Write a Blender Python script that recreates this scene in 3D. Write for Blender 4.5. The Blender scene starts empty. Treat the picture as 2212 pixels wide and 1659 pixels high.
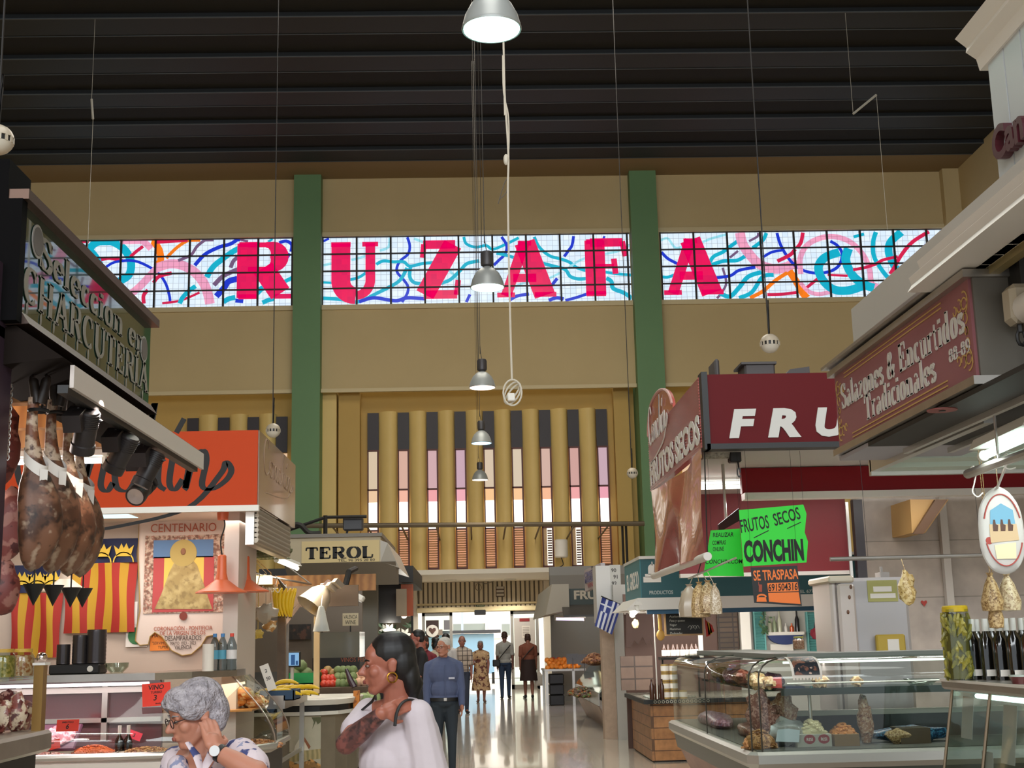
import bpy,bmesh,math,random
from mathutils import Vector,Matrix,noise
from math import pi,sin,cos,tan,sqrt,radians
SC=bpy.context.scene
COL=SC.collection
R=random.Random(7)

# ------------------------------------------------------------------ camera
F=2800.0                                   # focal length in pixels of the 2212 px frame
CAMZ=1.5
_d=Vector(((1029-1106)/F,-(1385-829.5)/F,-1.0)).normalized()     # the aisle direction seen from the camera
_u=Vector((-0.0172,1.0,0.0));_u-=_d*_u.dot(_d);_u.normalize()
_r=_d.cross(_u)
# rows: world axes (X right, Y aisle, Z up) expressed in camera axes
C2W=Matrix((_r,_d,_u))
cam_data=bpy.data.cameras.new('camera')
cam_data.sensor_width=36.0
cam_data.lens=36.0*F/2212.0
cam_data.clip_end=300
cam=bpy.data.objects.new('camera',cam_data)
COL.objects.link(cam)
cam.matrix_world=Matrix.Translation((0,0,CAMZ))@C2W.to_4x4()
SC.camera=cam

def ray(px,py):
    return C2W@Vector(((px-1106)/F,-(py-829.5)/F,-1.0))
def atY(px,py,Y):
    d=ray(px,py);t=Y/d.y
    return Vector((d.x*t,Y,CAMZ+d.z*t))
def atX(px,py,X):
    d=ray(px,py);t=X/d.x
    return Vector((X,d.y*t,CAMZ+d.z*t))
def atZ(px,py,Z):
    d=ray(px,py);t=(Z-CAMZ)/d.z
    return Vector((d.x*t,d.y*t,Z))

# ------------------------------------------------------------------ colour management, world, sun, big lights
SC.view_settings.view_transform='Standard'
SC.view_settings.look='None'
SC.view_settings.gamma=1.0
SC.view_settings.use_curve_mapping=False
SC.view_settings.exposure=0.0
W=bpy.data.worlds.new('world');SC.world=W
W.use_nodes=True
W.node_tree.nodes['Background'].inputs[0].default_value=(0.86,0.93,1.0,1)
W.node_tree.nodes['Background'].inputs[1].default_value=1.3

def light(name,kind,loc,energy,color=(1,1,1),target=None,size=1.0,size_y=None,spot=None,blend=0.5):
    l=bpy.data.lights.new(name,kind)
    l.energy=energy;l.color=color
    if kind=='AREA':
        l.size=size
        if size_y:
            l.shape='RECTANGLE';l.size_y=size_y
    elif kind=='SUN':
        l.angle=size
    else:
        l.shadow_soft_size=size
    if kind=='SPOT' and spot:
        l.spot_size=spot;l.spot_blend=blend
    o=bpy.data.objects.new(name,l);COL.objects.link(o)
    o.location=loc
    if target is not None:
        o.rotation_euler=(Vector(target)-Vector(loc)).to_track_quat('-Z','Y').to_euler()
    return o
light('sun','SUN',(60,-20,60),4.0,(1.0,0.97,0.9),(60-7.5,-20+3.5,60-7.5),0.02)
# added unseen area fills, standing in for rear windows and skylights of the hall
light('rear_fill','AREA',(0,-11,10.5),2900,(0.93,0.97,1.0),(0,30,5.0),22,5)
light('overhead_fill_front','AREA',(0,7,15.2),700,(1.0,0.97,0.92),(0,7.5,0),5,10)
light('overhead_fill_rear','AREA',(0,25,15.4),1350,(1.0,0.93,0.8),(0,25.5,0),8,10)

# ------------------------------------------------------------------ materials
def lin(c):
    if isinstance(c,str):
        c=[int(c[i:i+2],16)/255 for i in(0,2,4)]
    return tuple(x/12.92 if x<=0.04045 else((x+0.055)/1.055)**2.4 for x in c[:3])+(1.0,)
MATS={}
def mat(name,col,rough=0.5,metal=0.0,noise_=None,bump=None,emit=None,alpha=None,trans=0.0,coat=0.0,col2=None,spec=None,sheen=0.0,ior=None,sss=0.0):
    """col sRGB hex; noise_=(scale, mix amount) mixes col with col2 (or a darker col); bump=(scale, strength)."""
    if name in MATS:
        return MATS[name]
    m=bpy.data.materials.new(name);m.use_nodes=True
    nt=m.node_tree;b=nt.nodes['Principled BSDF']
    c=lin(col)
    b.inputs['Base Color'].default_value=c
    b.inputs['Roughness'].default_value=rough
    b.inputs['Metallic'].default_value=metal
    b.inputs['Transmission Weight'].default_value=trans
    b.inputs['Coat Weight'].default_value=coat
    b.inputs['Coat Roughness'].default_value=0.05
    if ior:b.inputs['IOR'].default_value=ior
    if spec is not None:b.inputs['Specular IOR Level'].default_value=spec
    if sss:
        b.inputs['Subsurface Weight'].default_value=sss
        b.inputs['Subsurface Radius'].default_value=(0.02,0.008,0.004)
    if sheen:b.inputs['Sheen Weight'].default_value=sheen
    if emit:
        b.inputs['Emission Color'].default_value=lin(emit[0])
        b.inputs['Emission Strength'].default_value=emit[1]
    if alpha is not None:
        b.inputs['Alpha'].default_value=alpha
    if noise_ or bump:
        tc=nt.nodes.new('ShaderNodeTexCoord')
    if noise_:
        n=nt.nodes.new('ShaderNodeTexNoise');n.inputs['Scale'].default_value=noise_[0]
        n.inputs['Detail'].default_value=6;n.inputs['Roughness'].default_value=0.6
        nt.links.new(tc.outputs['Object'],n.inputs['Vector'])
        mr=nt.nodes.new('ShaderNodeMapRange')
        mr.inputs['From Min'].default_value=0.35;mr.inputs['From Max'].default_value=0.65
        mr.inputs['To Max'].default_value=noise_[1]
        nt.links.new(n.outputs['Fac'],mr.inputs['Value'])
        mx=nt.nodes.new('ShaderNodeMix');mx.data_type='RGBA'
        mx.inputs['A'].default_value=c
        mx.inputs['B'].default_value=lin(col2)if col2 else tuple(x*0.45 for x in c[:3])+(1,)
        nt.links.new(mr.outputs[0],mx.inputs['Factor'])
        nt.links.new(mx.outputs['Result'],b.inputs['Base Color'])
    if bump:
        n2=nt.nodes.new('ShaderNodeTexNoise');n2.inputs['Scale'].default_value=bump[0]
        nt.links.new(tc.outputs['Object'],n2.inputs['Vector'])
        bp=nt.nodes.new('ShaderNodeBump');bp.inputs['Strength'].default_value=bump[1]
        bp.inputs['Distance'].default_value=0.02
        nt.links.new(n2.outputs['Fac'],bp.inputs['Height'])
        nt.links.new(bp.outputs['Normal'],b.inputs['Normal'])
    MATS[name]=m
    return m
def glow(name,col,strength=1.0):
    return mat(name,'050505',0.4,emit=(col,strength))
def thin_glass(name,tint='ffffff',clear=0.9,rough=0.03):
    """a pane seen through: mostly clear with a fresnel sheen"""
    if name in MATS:return MATS[name]
    m=bpy.data.materials.new(name);m.use_nodes=True
    nt=m.node_tree;nt.nodes.clear()
    out=nt.nodes.new('ShaderNodeOutputMaterial')
    tr=nt.nodes.new('ShaderNodeBsdfTransparent');tr.inputs[0].default_value=tuple(x*clear for x in lin(tint)[:3])+(1,)
    gl=nt.nodes.new('ShaderNodeBsdfGlossy');gl.inputs['Roughness'].default_value=rough
    gl.inputs[0].default_value=(0.9,0.95,0.93,1)
    lw=nt.nodes.new('ShaderNodeLayerWeight');lw.inputs[0].default_value=0.5
    pw=nt.nodes.new('ShaderNodeMath');pw.operation='POWER';pw.inputs[1].default_value=4.0
    fr=nt.nodes.new('ShaderNodeMath');fr.operation='MULTIPLY_ADD';fr.inputs[1].default_value=0.6;fr.inputs[2].default_value=0.045
    nt.links.new(lw.outputs['Facing'],pw.inputs[0]);nt.links.new(pw.outputs[0],fr.inputs[0])
    mx=nt.nodes.new('ShaderNodeMixShader')
    nt.links.new(fr.outputs[0],mx.inputs[0]);nt.links.new(tr.outputs[0],mx.inputs[1]);nt.links.new(gl.outputs[0],mx.inputs[2])
    nt.links.new(mx.outputs[0],out.inputs[0])
    MATS[name]=m
    return m
def tiles(name,col,col2,mortar,sx,sy,rough=0.2,coat=0.0,axis='XY',msize=0.01,offset=0.0,noise_amt=0.25,bumpy=0.0,nscale=6.0):
    """brick-texture material laid in metres: sx by sy tiles in the given object axes"""
    if name in MATS:return MATS[name]
    m=bpy.data.materials.new(name);m.use_nodes=True
    nt=m.node_tree;b=nt.nodes['Principled BSDF']
    b.inputs['Roughness'].default_value=rough;b.inputs['Coat Weight'].default_value=coat
    tc=nt.nodes.new('ShaderNodeTexCoord');sep=nt.nodes.new('ShaderNodeSeparateXYZ');cmb=nt.nodes.new('ShaderNodeCombineXYZ')
    nt.links.new(tc.outputs['Object'],sep.inputs[0])
    for i,a in enumerate(axis):
        nt.links.new(sep.outputs['XYZ'.index(a)],cmb.inputs[i])
    br=nt.nodes.new('ShaderNodeTexBrick');br.offset=offset
    br.inputs['Scale'].default_value=1.0
    br.inputs['Brick Width'].default_value=sx;br.inputs['Row Height'].default_value=sy
    br.inputs['Mortar Size'].default_value=msize;br.inputs['Mortar Smooth'].default_value=0.1
    br.inputs['Color1'].default_value=lin(col);br.inputs['Color2'].default_value=lin(col2);br.inputs['Mortar'].default_value=lin(mortar)
    nt.links.new(cmb.outputs[0],br.inputs['Vector'])
    n=nt.nodes.new('ShaderNodeTexNoise');n.inputs['Scale'].default_value=nscale;n.inputs['Detail'].default_value=8
    nt.links.new(tc.outputs['Object'],n.inputs['Vector'])
    mr=nt.nodes.new('ShaderNodeMapRange');mr.inputs['From Min'].default_value=0.3;mr.inputs['From Max'].default_value=0.7
    mr.inputs['To Min'].default_value=1-noise_amt;mr.inputs['To Max'].default_value=1.0
    nt.links.new(n.outputs['Fac'],mr.inputs['Value'])
    mu=nt.nodes.new('ShaderNodeVectorMath');mu.operation='SCALE'
    nt.links.new(br.outputs['Color'],mu.inputs[0]);nt.links.new(mr.outputs[0],mu.inputs['Scale'])
    nt.links.new(mu.outputs[0],b.inputs['Base Color'])
    if bumpy:
        bp=nt.nodes.new('ShaderNodeBump');bp.inputs['Strength'].default_value=bumpy;bp.inputs['Distance'].default_value=0.01
        bp.invert=True
        nt.links.new(br.outputs['Fac'],bp.inputs['Height']);nt.links.new(bp.outputs['Normal'],b.inputs['Normal'])
    MATS[name]=m
    return m
def waves(name,col,col2,scale,axis='X',rough=0.5,dist=0.0,coat=0.0,metal=0.0,bump_=0.0):
    """banded material along one object axis (wood grain, ribs)"""
    if name in MATS:return MATS[name]
    m=bpy.data.materials.new(name);m.use_nodes=True
    nt=m.node_tree;b=nt.nodes['Principled BSDF']
    b.inputs['Roughness'].default_value=rough;b.inputs['Coat Weight'].default_value=coat;b.inputs['Metallic'].default_value=metal
    tc=nt.nodes.new('ShaderNodeTexCoord')
    w=nt.nodes.new('ShaderNodeTexWave');w.wave_type='BANDS';w.bands_direction=axis
    w.inputs['Scale'].default_value=scale;w.inputs['Distortion'].default_value=dist;w.inputs['Detail'].default_value=3
    nt.links.new(tc.outputs['Object'],w.inputs['Vector'])
    mx=nt.nodes.new('ShaderNodeMix');mx.data_type='RGBA'
    mx.inputs['A'].default_value=lin(col);mx.inputs['B'].default_value=lin(col2)
    nt.links.new(w.outputs['Fac'],mx.inputs['Factor']);nt.links.new(mx.outputs['Result'],b.inputs['Base Color'])
    if bump_:
        bp=nt.nodes.new('ShaderNodeBump');bp.inputs['Strength'].default_value=bump_;bp.inputs['Distance'].default_value=0.01
        nt.links.new(w.outputs['Fac'],bp.inputs['Height']);nt.links.new(bp.outputs['Normal'],b.inputs['Normal'])
    MATS[name]=m
    return m
def blotch(name,base,spots,rough=0.7,scale=8.0,thr=0.55,seed=0.0,sheen=0.0,soft=0.03):
    """printed cloth or mottled skin: base colour with blotches of other colours; spots=[(hex, scale factor, threshold)]"""
    if name in MATS:return MATS[name]
    m=bpy.data.materials.new(name);m.use_nodes=True
    nt=m.node_tree;b=nt.nodes['Principled BSDF']
    b.inputs['Roughness'].default_value=rough
    tc=nt.nodes.new('ShaderNodeTexCoord')
    prev=None
    for i,(hx,sf,th)in enumerate(spots):
        n=nt.nodes.new('ShaderNodeTexNoise');n.noise_dimensions='4D'
        n.inputs['W'].default_value=seed+i*3.7
        n.inputs['Scale'].default_value=scale*sf;n.inputs['Detail'].default_value=3
        nt.links.new(tc.outputs['Object'],n.inputs['Vector'])
        mr=nt.nodes.new('ShaderNodeMapRange');mr.inputs['From Min'].default_value=th-soft;mr.inputs['From Max'].default_value=th+soft
        nt.links.new(n.outputs['Fac'],mr.inputs['Value'])
        mx=nt.nodes.new('ShaderNodeMix');mx.data_type='RGBA'
        if prev is None:mx.inputs['A'].default_value=lin(base)
        else:nt.links.new(prev,mx.inputs['A'])
        mx.inputs['B'].default_value=lin(hx)
        nt.links.new(mr.outputs[0],mx.inputs['Factor'])
        prev=mx.outputs['Result']
    nt.links.new(prev,b.inputs['Base Color'])
    MATS[name]=m
    return m

# ------------------------------------------------------------------ mesh building
class MB:
    def __init__(s):
        s.v=[];s.f=[];s.mi=[];s.cur=0
    def _add(s,vs,fs):
        k=len(s.v)
        s.v+=[tuple(p)for p in vs]
        s.f+=[tuple(i+k for i in f)for f in fs]
        s.mi+=[s.cur]*len(fs)
        return s
    def m(s,i):
        s.cur=i;return s
    def box(s,x0,x1,y0,y1,z0,z1):
        return s._add([(x0,y0,z0),(x1,y0,z0),(x1,y1,z0),(x0,y1,z0),(x0,y0,z1),(x1,y0,z1),(x1,y1,z1),(x0,y1,z1)],
                      [(0,3,2,1),(4,5,6,7),(0,1,5,4),(1,2,6,5),(2,3,7,6),(3,0,4,7)])
    def bbox(s,x0,x1,y0,y1,z0,z1,b=0.01):
        """box with chamfered edges"""
        b=min(b,abs(x1-x0)/2.1,abs(y1-y0)/2.1,abs(z1-z0)/2.1)
        poly=[(x0+b,y0),(x1-b,y0),(x1,y0+b),(x1,y1-b),(x1-b,y1),(x0+b,y1),(x0,y1-b),(x0,y0+b)]
        cx,cy=(x0+x1)/2,(y0+y1)/2
        def ins(p):return(min(max(p[0],x0+b),x1-b),min(max(p[1],y0+b),y1-b))
        rings=[[(*ins(p),z0)for p in poly],[(*p,z0+b)for p in poly],[(*p,z1-b)for p in poly],[(*ins(p),z1)for p in poly]]
        return s.loft(rings)
    def loft(s,rings,caps=True,closed=True):
        n=len(rings[0]);vs=[p for r in rings for p in r];fs=[]
        for i in range(len(rings)-1):
            for j in range(n if closed else n-1):
                a=i*n+j;b2=i*n+(j+1)%n
                fs.append((a,b2,b2+n,a+n))
        if caps and closed:
            fs.append(tuple(reversed(range(n))));fs.append(tuple(range((len(rings)-1)*n,len(rings)*n)))
        return s._add(vs,fs)
    def quad(s,a,b,c,d,th=0.0):
        """a flat panel through four corners, th thick (behind its normal)"""
        a,b,c,d=map(Vector,(a,b,c,d))
        if not th:return s._add([a,b,c,d],[(0,1,2,3)])
        n=(b-a).cross(d-a).normalized()*th
        return s._add([a,b,c,d,a-n,b-n,c-n,d-n],
                      [(0,1,2,3),(7,6,5,4),(0,4,5,1),(1,5,6,2),(2,6,7,3),(3,7,4,0)])
    def tube(s,pts,r,n=8,closed=False,flat=None):
        pts=[Vector(p)for p in pts];N=len(pts)
        rs=list(r)if isinstance(r,(list,tuple))else[r]*N
        rings=[];prev=None
        for i,p in enumerate(pts):
            t=(pts[(i+1)%N]-pts[i-1])if closed else(pts[min(i+1,N-1)]-pts[max(i-1,0)])
            if t.length<1e-9:t=Vector((0,0,1))
            t.normalize()
            if prev is None:
                a=Vector((0,0,1))if abs(t.z)<0.9 else Vector((1,0,0))
                x=t.cross(a).normalized()
            else:
                x=(prev-t*prev.dot(t))
                if x.length<1e-6:x=t.orthogonal()
                x.normalize()
            prev=x;y=t.cross(x)
            fy=1 if flat is None else flat
            rings.append([tuple(p+(x*cos(2*pi*k/n)+y*sin(2*pi*k/n)*fy)*rs[i])for k in range(n)])
        if closed:rings.append(rings[0])
        return s.loft(rings,caps=not closed)
    def cyl(s,p0,p1,r0,r1=None,n=16):
        return s.tube([p0,p1],[r0,r0 if r1 is None else r1],n)
    def lathe(s,prof,o=(0,0,0),n=20,M=None,sq=0.0,caps=True):
        """profile [(radius, z)] turned about z through o (or matrix M); sq squares the section"""
        o=Vector(o);rings=[]
        for r,z in prof:
            ring=[]
            for k in range(n):
                a=2*pi*k/n;c,d=cos(a),sin(a)
                if sq:
                    q=(abs(c)**sq+abs(d)**sq)**(-1.0/sq);c*=q;d*=q
                p=Vector((r*c,r*d,z))
                ring.append(tuple((M@p)if M else(o+p)))
            rings.append(ring)
        return s.loft(rings,caps=caps)
    def ell(s,c,r,n=14,m=9,M=None,bumps=0.0,seed=0):
        c=Vector(c);r=(r,r,r)if not isinstance(r,(tuple,list))else r
        vs=[];fs=[]
        for i in range(m+1):
            th=pi*i/m
            for j in range(n):
                ph=2*pi*j/n
                p=Vector((sin(th)*cos(ph)*r[0],sin(th)*sin(ph)*r[1],cos(th)*r[2]))
                if bumps and 0<i<m:
                    p*=1+bumps*noise.noise(p/max(r)*2.3+Vector((seed,seed*1.7,0)))
                if M:p=M@p
                vs.append(tuple(c+p))
        for i in range(m):
            for j in range(n):
                a=i*n+j;b=i*n+(j+1)%n
                fs.append((a,a+n,b+n,b))
        return s._add(vs,fs)
    def prism(s,poly,o,u,v,depth):
        """2D polygon in plane (o; u, v), thickened by depth along u x v"""
        o,u,v=Vector(o),Vector(u),Vector(v)
        n=u.cross(v).normalized()*depth
        P=[o+u*a+v*b for a,b in poly];k=len(P)
        vs=[tuple(p)for p in P]+[tuple(p+n)for p in P]
        fs=[tuple(reversed(range(k))),tuple(range(k,2*k))]+[(i,(i+1)%k,(i+1)%k+k,i+k)for i in range(k)]
        return s._add(vs,fs)
    def ribbon(s,pts,w,o,u,v,depth=0.002):
        """2D stroke of width w (number or list) in plane (o; u, v)"""
        P=[Vector((a,b))for a,b in pts];N=len(P)
        ws=list(w)if isinstance(w,(list,tuple))else[w]*N
        L=[];Rr=[]
        for i,p in enumerate(P):
            t=P[min(i+1,N-1)]-P[max(i-1,0)]
            if t.length<1e-9:t=Vector((1,0))
            t.normalize();q=Vector((-t.y,t.x))*ws[i]/2
            L.append(p+q);Rr.append(p-q)
        o,u,v=Vector(o),Vector(u),Vector(v);n=u.cross(v).normalized()*depth
        rings=[]
        for a,b in zip(L,Rr):
            A=o+u*a.x+v*a.y;B=o+u*b.x+v*b.y
            rings.append([tuple(A),tuple(B),tuple(B+n),tuple(A+n)])
        return s.loft(rings)
    def grid(s,fn,nu,nv,matfn=None,th=0.0):
        vs=[fn(i/nu,j/nv)for j in range(nv+1)for i in range(nu+1)]
        k=len(s.v);s.v+=[tuple(p)for p in vs]
        for j in range(nv):
            for i in range(nu):
                a=k+j*(nu+1)+i
                s.f.append((a,a+1,a+nu+2,a+nu+1));s.mi.append(matfn((i+.5)/nu,(j+.5)/nv)if matfn else s.cur)
        return s
    def add(s,other,M=None):
        k=len(s.v)
        s.v+=[tuple(M@Vector(p))if M else p for p in other.v]
        s.f+=[tuple(i+k for i in f)for f in other.f];s.mi+=other.mi
        return s
    def text(s,txt,o,u,v,size,depth=0.003,bold=0.0,shear=0.0,width=None,align='l',space=1.0):
        """built-in sans lettering in plane (o; u, v); size is the capital height; width squeezes it to fit"""
        V,Fc,w=text_geo(txt,bold,shear,space)
        sc=size/0.7;sx=(width/w)if width and w>0 else sc
        tw=w*sx;off={'l':0,'c':-tw/2,'r':-tw}[align]
        o,u,v=Vector(o),Vector(u).normalized(),Vector(v).normalized();n=u.cross(v).normalized()
        vs=[o+u*(x*sx+off)+v*(y*sc)+n*(depth if z>0 else 0)for x,y,z in V]
        return s._add(vs,Fc)
    def build(s,name,mats,parent=None,smooth=35,loc=None):
        me=bpy.data.meshes.new(name)
        if loc is None and parent is not None and parent.get('_o')is not None:loc=None
        me.from_pydata(s.v,[],s.f)
        ml=mats if isinstance(mats,(list,tuple))else[mats]
        for q in ml:me.materials.append(q)
        if len(ml)>1:me.polygons.foreach_set('material_index',s.mi)
        bm=bmesh.new();bm.from_mesh(me);bmesh.ops.recalc_face_normals(bm,faces=bm.faces);bm.to_mesh(me);bm.free()
        if smooth:
            me.shade_smooth()
            me.set_sharp_from_angle(angle=radians(smooth))
        me.update()
        return link(name,me,parent)
def link(name,me,parent=None):
    ob=bpy.data.objects.new(name,me);COL.objects.link(ob)
    if parent is not None:
        ob.parent=parent
        root=parent
        off=Vector((0,0,0))
        while root is not None:
            off+=Vector(root.location);root=root.parent
        if off.length>0 and isinstance(me,bpy.types.Mesh)and not me.get('rel'):
            me.transform(Matrix.Translation(-off));me['rel']=1
    return ob
_TC={}
def text_geo(txt,bold,shear,space=1.0):
    key=(txt,bold,shear,space)
    if key in _TC:return _TC[key]
    cu=bpy.data.curves.new('t','FONT');cu.body=txt;cu.size=1.0;cu.shear=shear;cu.offset=bold
    cu.extrude=0.01;cu.resolution_u=3;cu.space_character=space
    ob=bpy.data.objects.new('t',cu);COL.objects.link(ob)
    dg=bpy.context.evaluated_depsgraph_get();dg.update()
    me=ob.evaluated_get(dg).to_mesh()
    V=[tuple(q.co)for q in me.vertices];Fc=[tuple(p.vertices)for p in me.polygons]
    ob.evaluated_get(dg).to_mesh_clear()
    bpy.data.objects.remove(ob);bpy.data.curves.remove(cu)
    if V:
        x0=min(p[0]for p in V);w=max(p[0]for p in V)-x0
        V=[(p[0]-x0,p[1],p[2])for p in V]
    else:w=0
    _TC[key]=(V,Fc,w)
    return _TC[key]
def tag(o,label=None,cat=None,group=None,kind=None):
    if label:o['label']=label
    if cat:o['category']=cat
    if group:o['group']=group
    if kind:o['kind']=kind
    return o
def thing(name,label,cat,loc=(0,0,0),group=None):
    """an Empty at the thing's base; parts are built in world coordinates and parented"""
    o=bpy.data.objects.new(name,None);COL.objects.link(o);o.location=Vector(loc);o.empty_display_size=0.1
    return tag(o,label,cat,group)
def struct(ob):
    ob['kind']='structure';return ob
def copy_tree(o,loc=None,rotz=None,label=None,group=None,parent=None,scale=None):
    c=o.copy();COL.objects.link(c);c.parent=parent
    if loc is not None:c.location=Vector(loc)
    if rotz is not None:c.rotation_euler=(0,0,rotz)
    if scale is not None:c.scale=scale if isinstance(scale,(tuple,list))else(scale,)*3
    if label:c['label']=label
    if group:c['group']=group
    for ch in list(o.children):copy_tree(ch,parent=c)
    return c
def arc(cx,cy,r,a0,a1,n=12,ry=None):
    ry=r if ry is None else ry
    return[(cx+r*cos(radians(a0+(a1-a0)*i/n)),cy+ry*sin(radians(a0+(a1-a0)*i/n)))for i in range(n+1)]
def smooth_line(pts,sub=6):
    """Catmull-Rom through points of any dimension"""
    P=[Vector(p)for p in pts]
    if len(P)<3:return[tuple(p)for p in P]
    out=[]
    for i in range(len(P)-1):
        a,b,c,d=P[max(i-1,0)],P[i],P[i+1],P[min(i+2,len(P)-1)]
        for k in range(sub):
            t=k/sub
            out.append(tuple(0.5*((2*b)+(c-a)*t+(2*a-5*b+4*c-d)*t*t+(3*b-a-3*c+d)*t**3)))
    out.append(tuple(P[-1]))
    return out

# a thick-and-thin seriffed alphabet drawn as strokes: (points, kind) k=thick t=thin, plus serif bars; unit capital height
def _gl():
    A=lambda cx,cy,rx,ry,a0,a1:arc(cx,cy,rx,a0,a1,14,ry)
    K,T='k','t'
    g={}
    def S(x,y,w=.26):return([(x-w/2,y),(x+w/2,y)],'s')
    g['R']=(.78,[([(.17,0),(.17,1)],K),([(.17,.97),(.42,.97)]+A(.42,.745,.19,.225,90,-90)+[(.17,.52)],'c'),([(.38,.54),(.63,.07)],K),S(.17,.02),S(.17,.98),S(.68,.02)])
    g['U']=(.84,[([(.19,1),(.19,.3)]+A(.43,.3,.24,.28,180,270)[1:],K),(A(.43,.3,.24,.28,270,360)+[(.67,1)],'m'),S(.19,.98,.32),S(.67,.98)])
    g['Z']=(.72,[([(.1,.96),(.62,.96)],'m'),([(.58,.96),(.12,.04)],K),([(.1,.04),(.64,.04)],'m'),([(.11,.97),(.09,.72)],'t'),([(.63,.03),(.66,.3)],'t')])
    g['A']=(.86,[([(.13,0),(.42,1)],'m'),([(.42,1),(.7,0)],K),([(.24,.33),(.58,.33)],'m'),S(.13,.02),S(.71,.02,.32),([(.32,.98),(.52,.98)],'s')])
    g['F']=(.68,[([(.17,0),(.17,1)],K),([(.1,.96),(.6,.96)],'m'),([(.17,.52),(.46,.52)],'t'),([(.6,.98),(.64,.7)],'t'),([(.46,.66),(.48,.38)],'t'),S(.17,.02,.3),S(.17,.98)])
    g['T']=(.72,[([(.35,0),(.35,1)],K),([(.06,.95),(.64,.95)],'m'),([(.06,.97),(.04,.7)],'t'),([(.64,.97),(.66,.7)],'t'),S(.35,.02,.34)])
    g['E']=(.7,[([(.17,0),(.17,1)],K),([(.06,.96),(.58,.96)],'m'),([(.17,.52),(.44,.52)],'m'),([(.06,.04),(.6,.04)],'m'),([(.58,.97),(.6,.72)],'t'),([(.6,.03),(.63,.3)],'t'),([(.44,.66),(.44,.38)],'t')])
    g['O']=(.84,[(A(.42,.5,.3,.46,60,300),'o'),(A(.42,.5,.3,.46,300,420),'o')])
    g['L']=(.66,[([(.17,0),(.17,1)],K),([(.06,.04),(.56,.04)],'m'),([(.57,.03),(.6,.32)],'t'),S(.17,.98,.32)])
    g['C']=(.76,[(A(.42,.5,.3,.46,50,310),'o'),([(.61,.98),(.63,.68)],'t')])
    g['H']=(.86,[([(.17,0),(.17,1)],K),([(.66,0),(.66,1)],K),([(.17,.5),(.66,.5)],T),S(.17,.02),S(.17,.98),S(.66,.02),S(.66,.98)])
    g['I']=(.38,[([(.18,0),(.18,1)],K),S(.18,.02,.3),S(.18,.98,.3)])
    g['S']=(.62,[(smooth_line([(.52,.8),(.42,.95),(.28,.97),(.13,.85),(.16,.66),(.32,.53),(.48,.4),(.53,.22),(.42,.05),(.26,.03),(.1,.16)],5),'o'),([(.54,.98),(.53,.7)],'t'),([(.09,.02),(.09,.3)],'t')])
    lx=.66
    g['a']=(.54,[([(.37,.45),(.37,0)],K),(A(.25,.48,.12,.16,0,150),'t'),(A(.24,.16,.14,.16,80,290),'o'),S(.42,.02,.12)])
    g['b']=(.56,[([(.14,0),(.14,1)],K),(A(.29,.32,.16,.3,130,-130),'o'),S(.1,.98,.16)])
    g['c']=(.48,[(A(.27,.32,.18,.3,50,310),'o')])
    g['d']=(.58,[([(.4,0),(.4,1)],K),(A(.25,.32,.16,.3,50,310),'o'),S(.36,.98,.16),S(.45,.02,.14)])
    g['e']=(.5,[(A(.26,.32,.18,.3,0,310),'o'),([(.1,.34),(.43,.34)],'t')])
    g['i']=(.3,[([(.14,0),(.14,.62)],K),([(.14,.78),(.14,.92)],K),S(.14,.02,.24),S(.1,.61,.14)])
    g['l']=(.3,[([(.14,0),(.14,1)],K),S(.14,.02,.24),S(.1,.98,.14)])
    g['n']=(.62,[([(.14,0),(.14,.62)],K),(A(.3,.44,.15,.18,170,0)+[(.45,0)],'m2'),S(.14,.02,.24),S(.45,.02,.24),S(.1,.61,.14)])
    g['o']=(.54,[(A(.26,.32,.17,.3,60,300),'o'),(A(.26,.32,.17,.3,300,420),'o')])
    g['r']=(.44,[([(.14,0),(.14,.62)],K),(A(.3,.44,.14,.18,170,50),'m'),S(.14,.02,.26),S(.1,.61,.14)])
    g['s']=(.44,[(smooth_line([(.34,.5),(.26,.6),(.16,.6),(.09,.5),(.14,.39),(.27,.3),(.35,.19),(.28,.05),(.17,.03),(.07,.12)],4),'o')])
    g['t']=(.38,[([(.15,.85),(.15,.1)]+A(.24,.12,.09,.1,190,300),'m'),([(.04,.61),(.3,.61)],'t')])
    g['u']=(.62,[([(.14,.62),(.14,.2)]+A(.27,.19,.13,.17,190,290),'m'),([(.44,.62),(.44,0)],K),S(.1,.61,.14),S(.4,.61,.14),S(.49,.02,.12)])
    g['z']=(.46,[([(.06,.59),(.36,.59)],'m'),([(.35,.59),(.07,.03)],'m2'),([(.06,.03),(.37,.03)],'m')])
    g['&']=(.78,[(smooth_line([(.66,.02),(.42,.3),(.22,.68),(.27,.9),(.4,.9),(.44,.74),(.3,.56),(.12,.38),(.12,.12),(.28,.02),(.46,.08),(.6,.3),(.64,.46)],5),'o')])
    g['8']=(.56,[(A(.26,.74,.15,.22,0,360),'o'),(A(.26,.27,.19,.25,0,360),'o')])
    g['9']=(.56,[(A(.26,.66,.17,.3,0,360),'o'),(smooth_line([(.43,.66),(.42,.35),(.3,.06),(.12,.02)],4),'m')])
    g['-']=(.36,[([(.06,.36),(.28,.36)],'m')])
    g['\u00ed']=(.38,[([(.18,0),(.18,1)],K),S(.18,.02,.3),S(.18,.98,.3),([(.16,1.08),(.28,1.22)],'m')])
    return g
GL=_gl()
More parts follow.
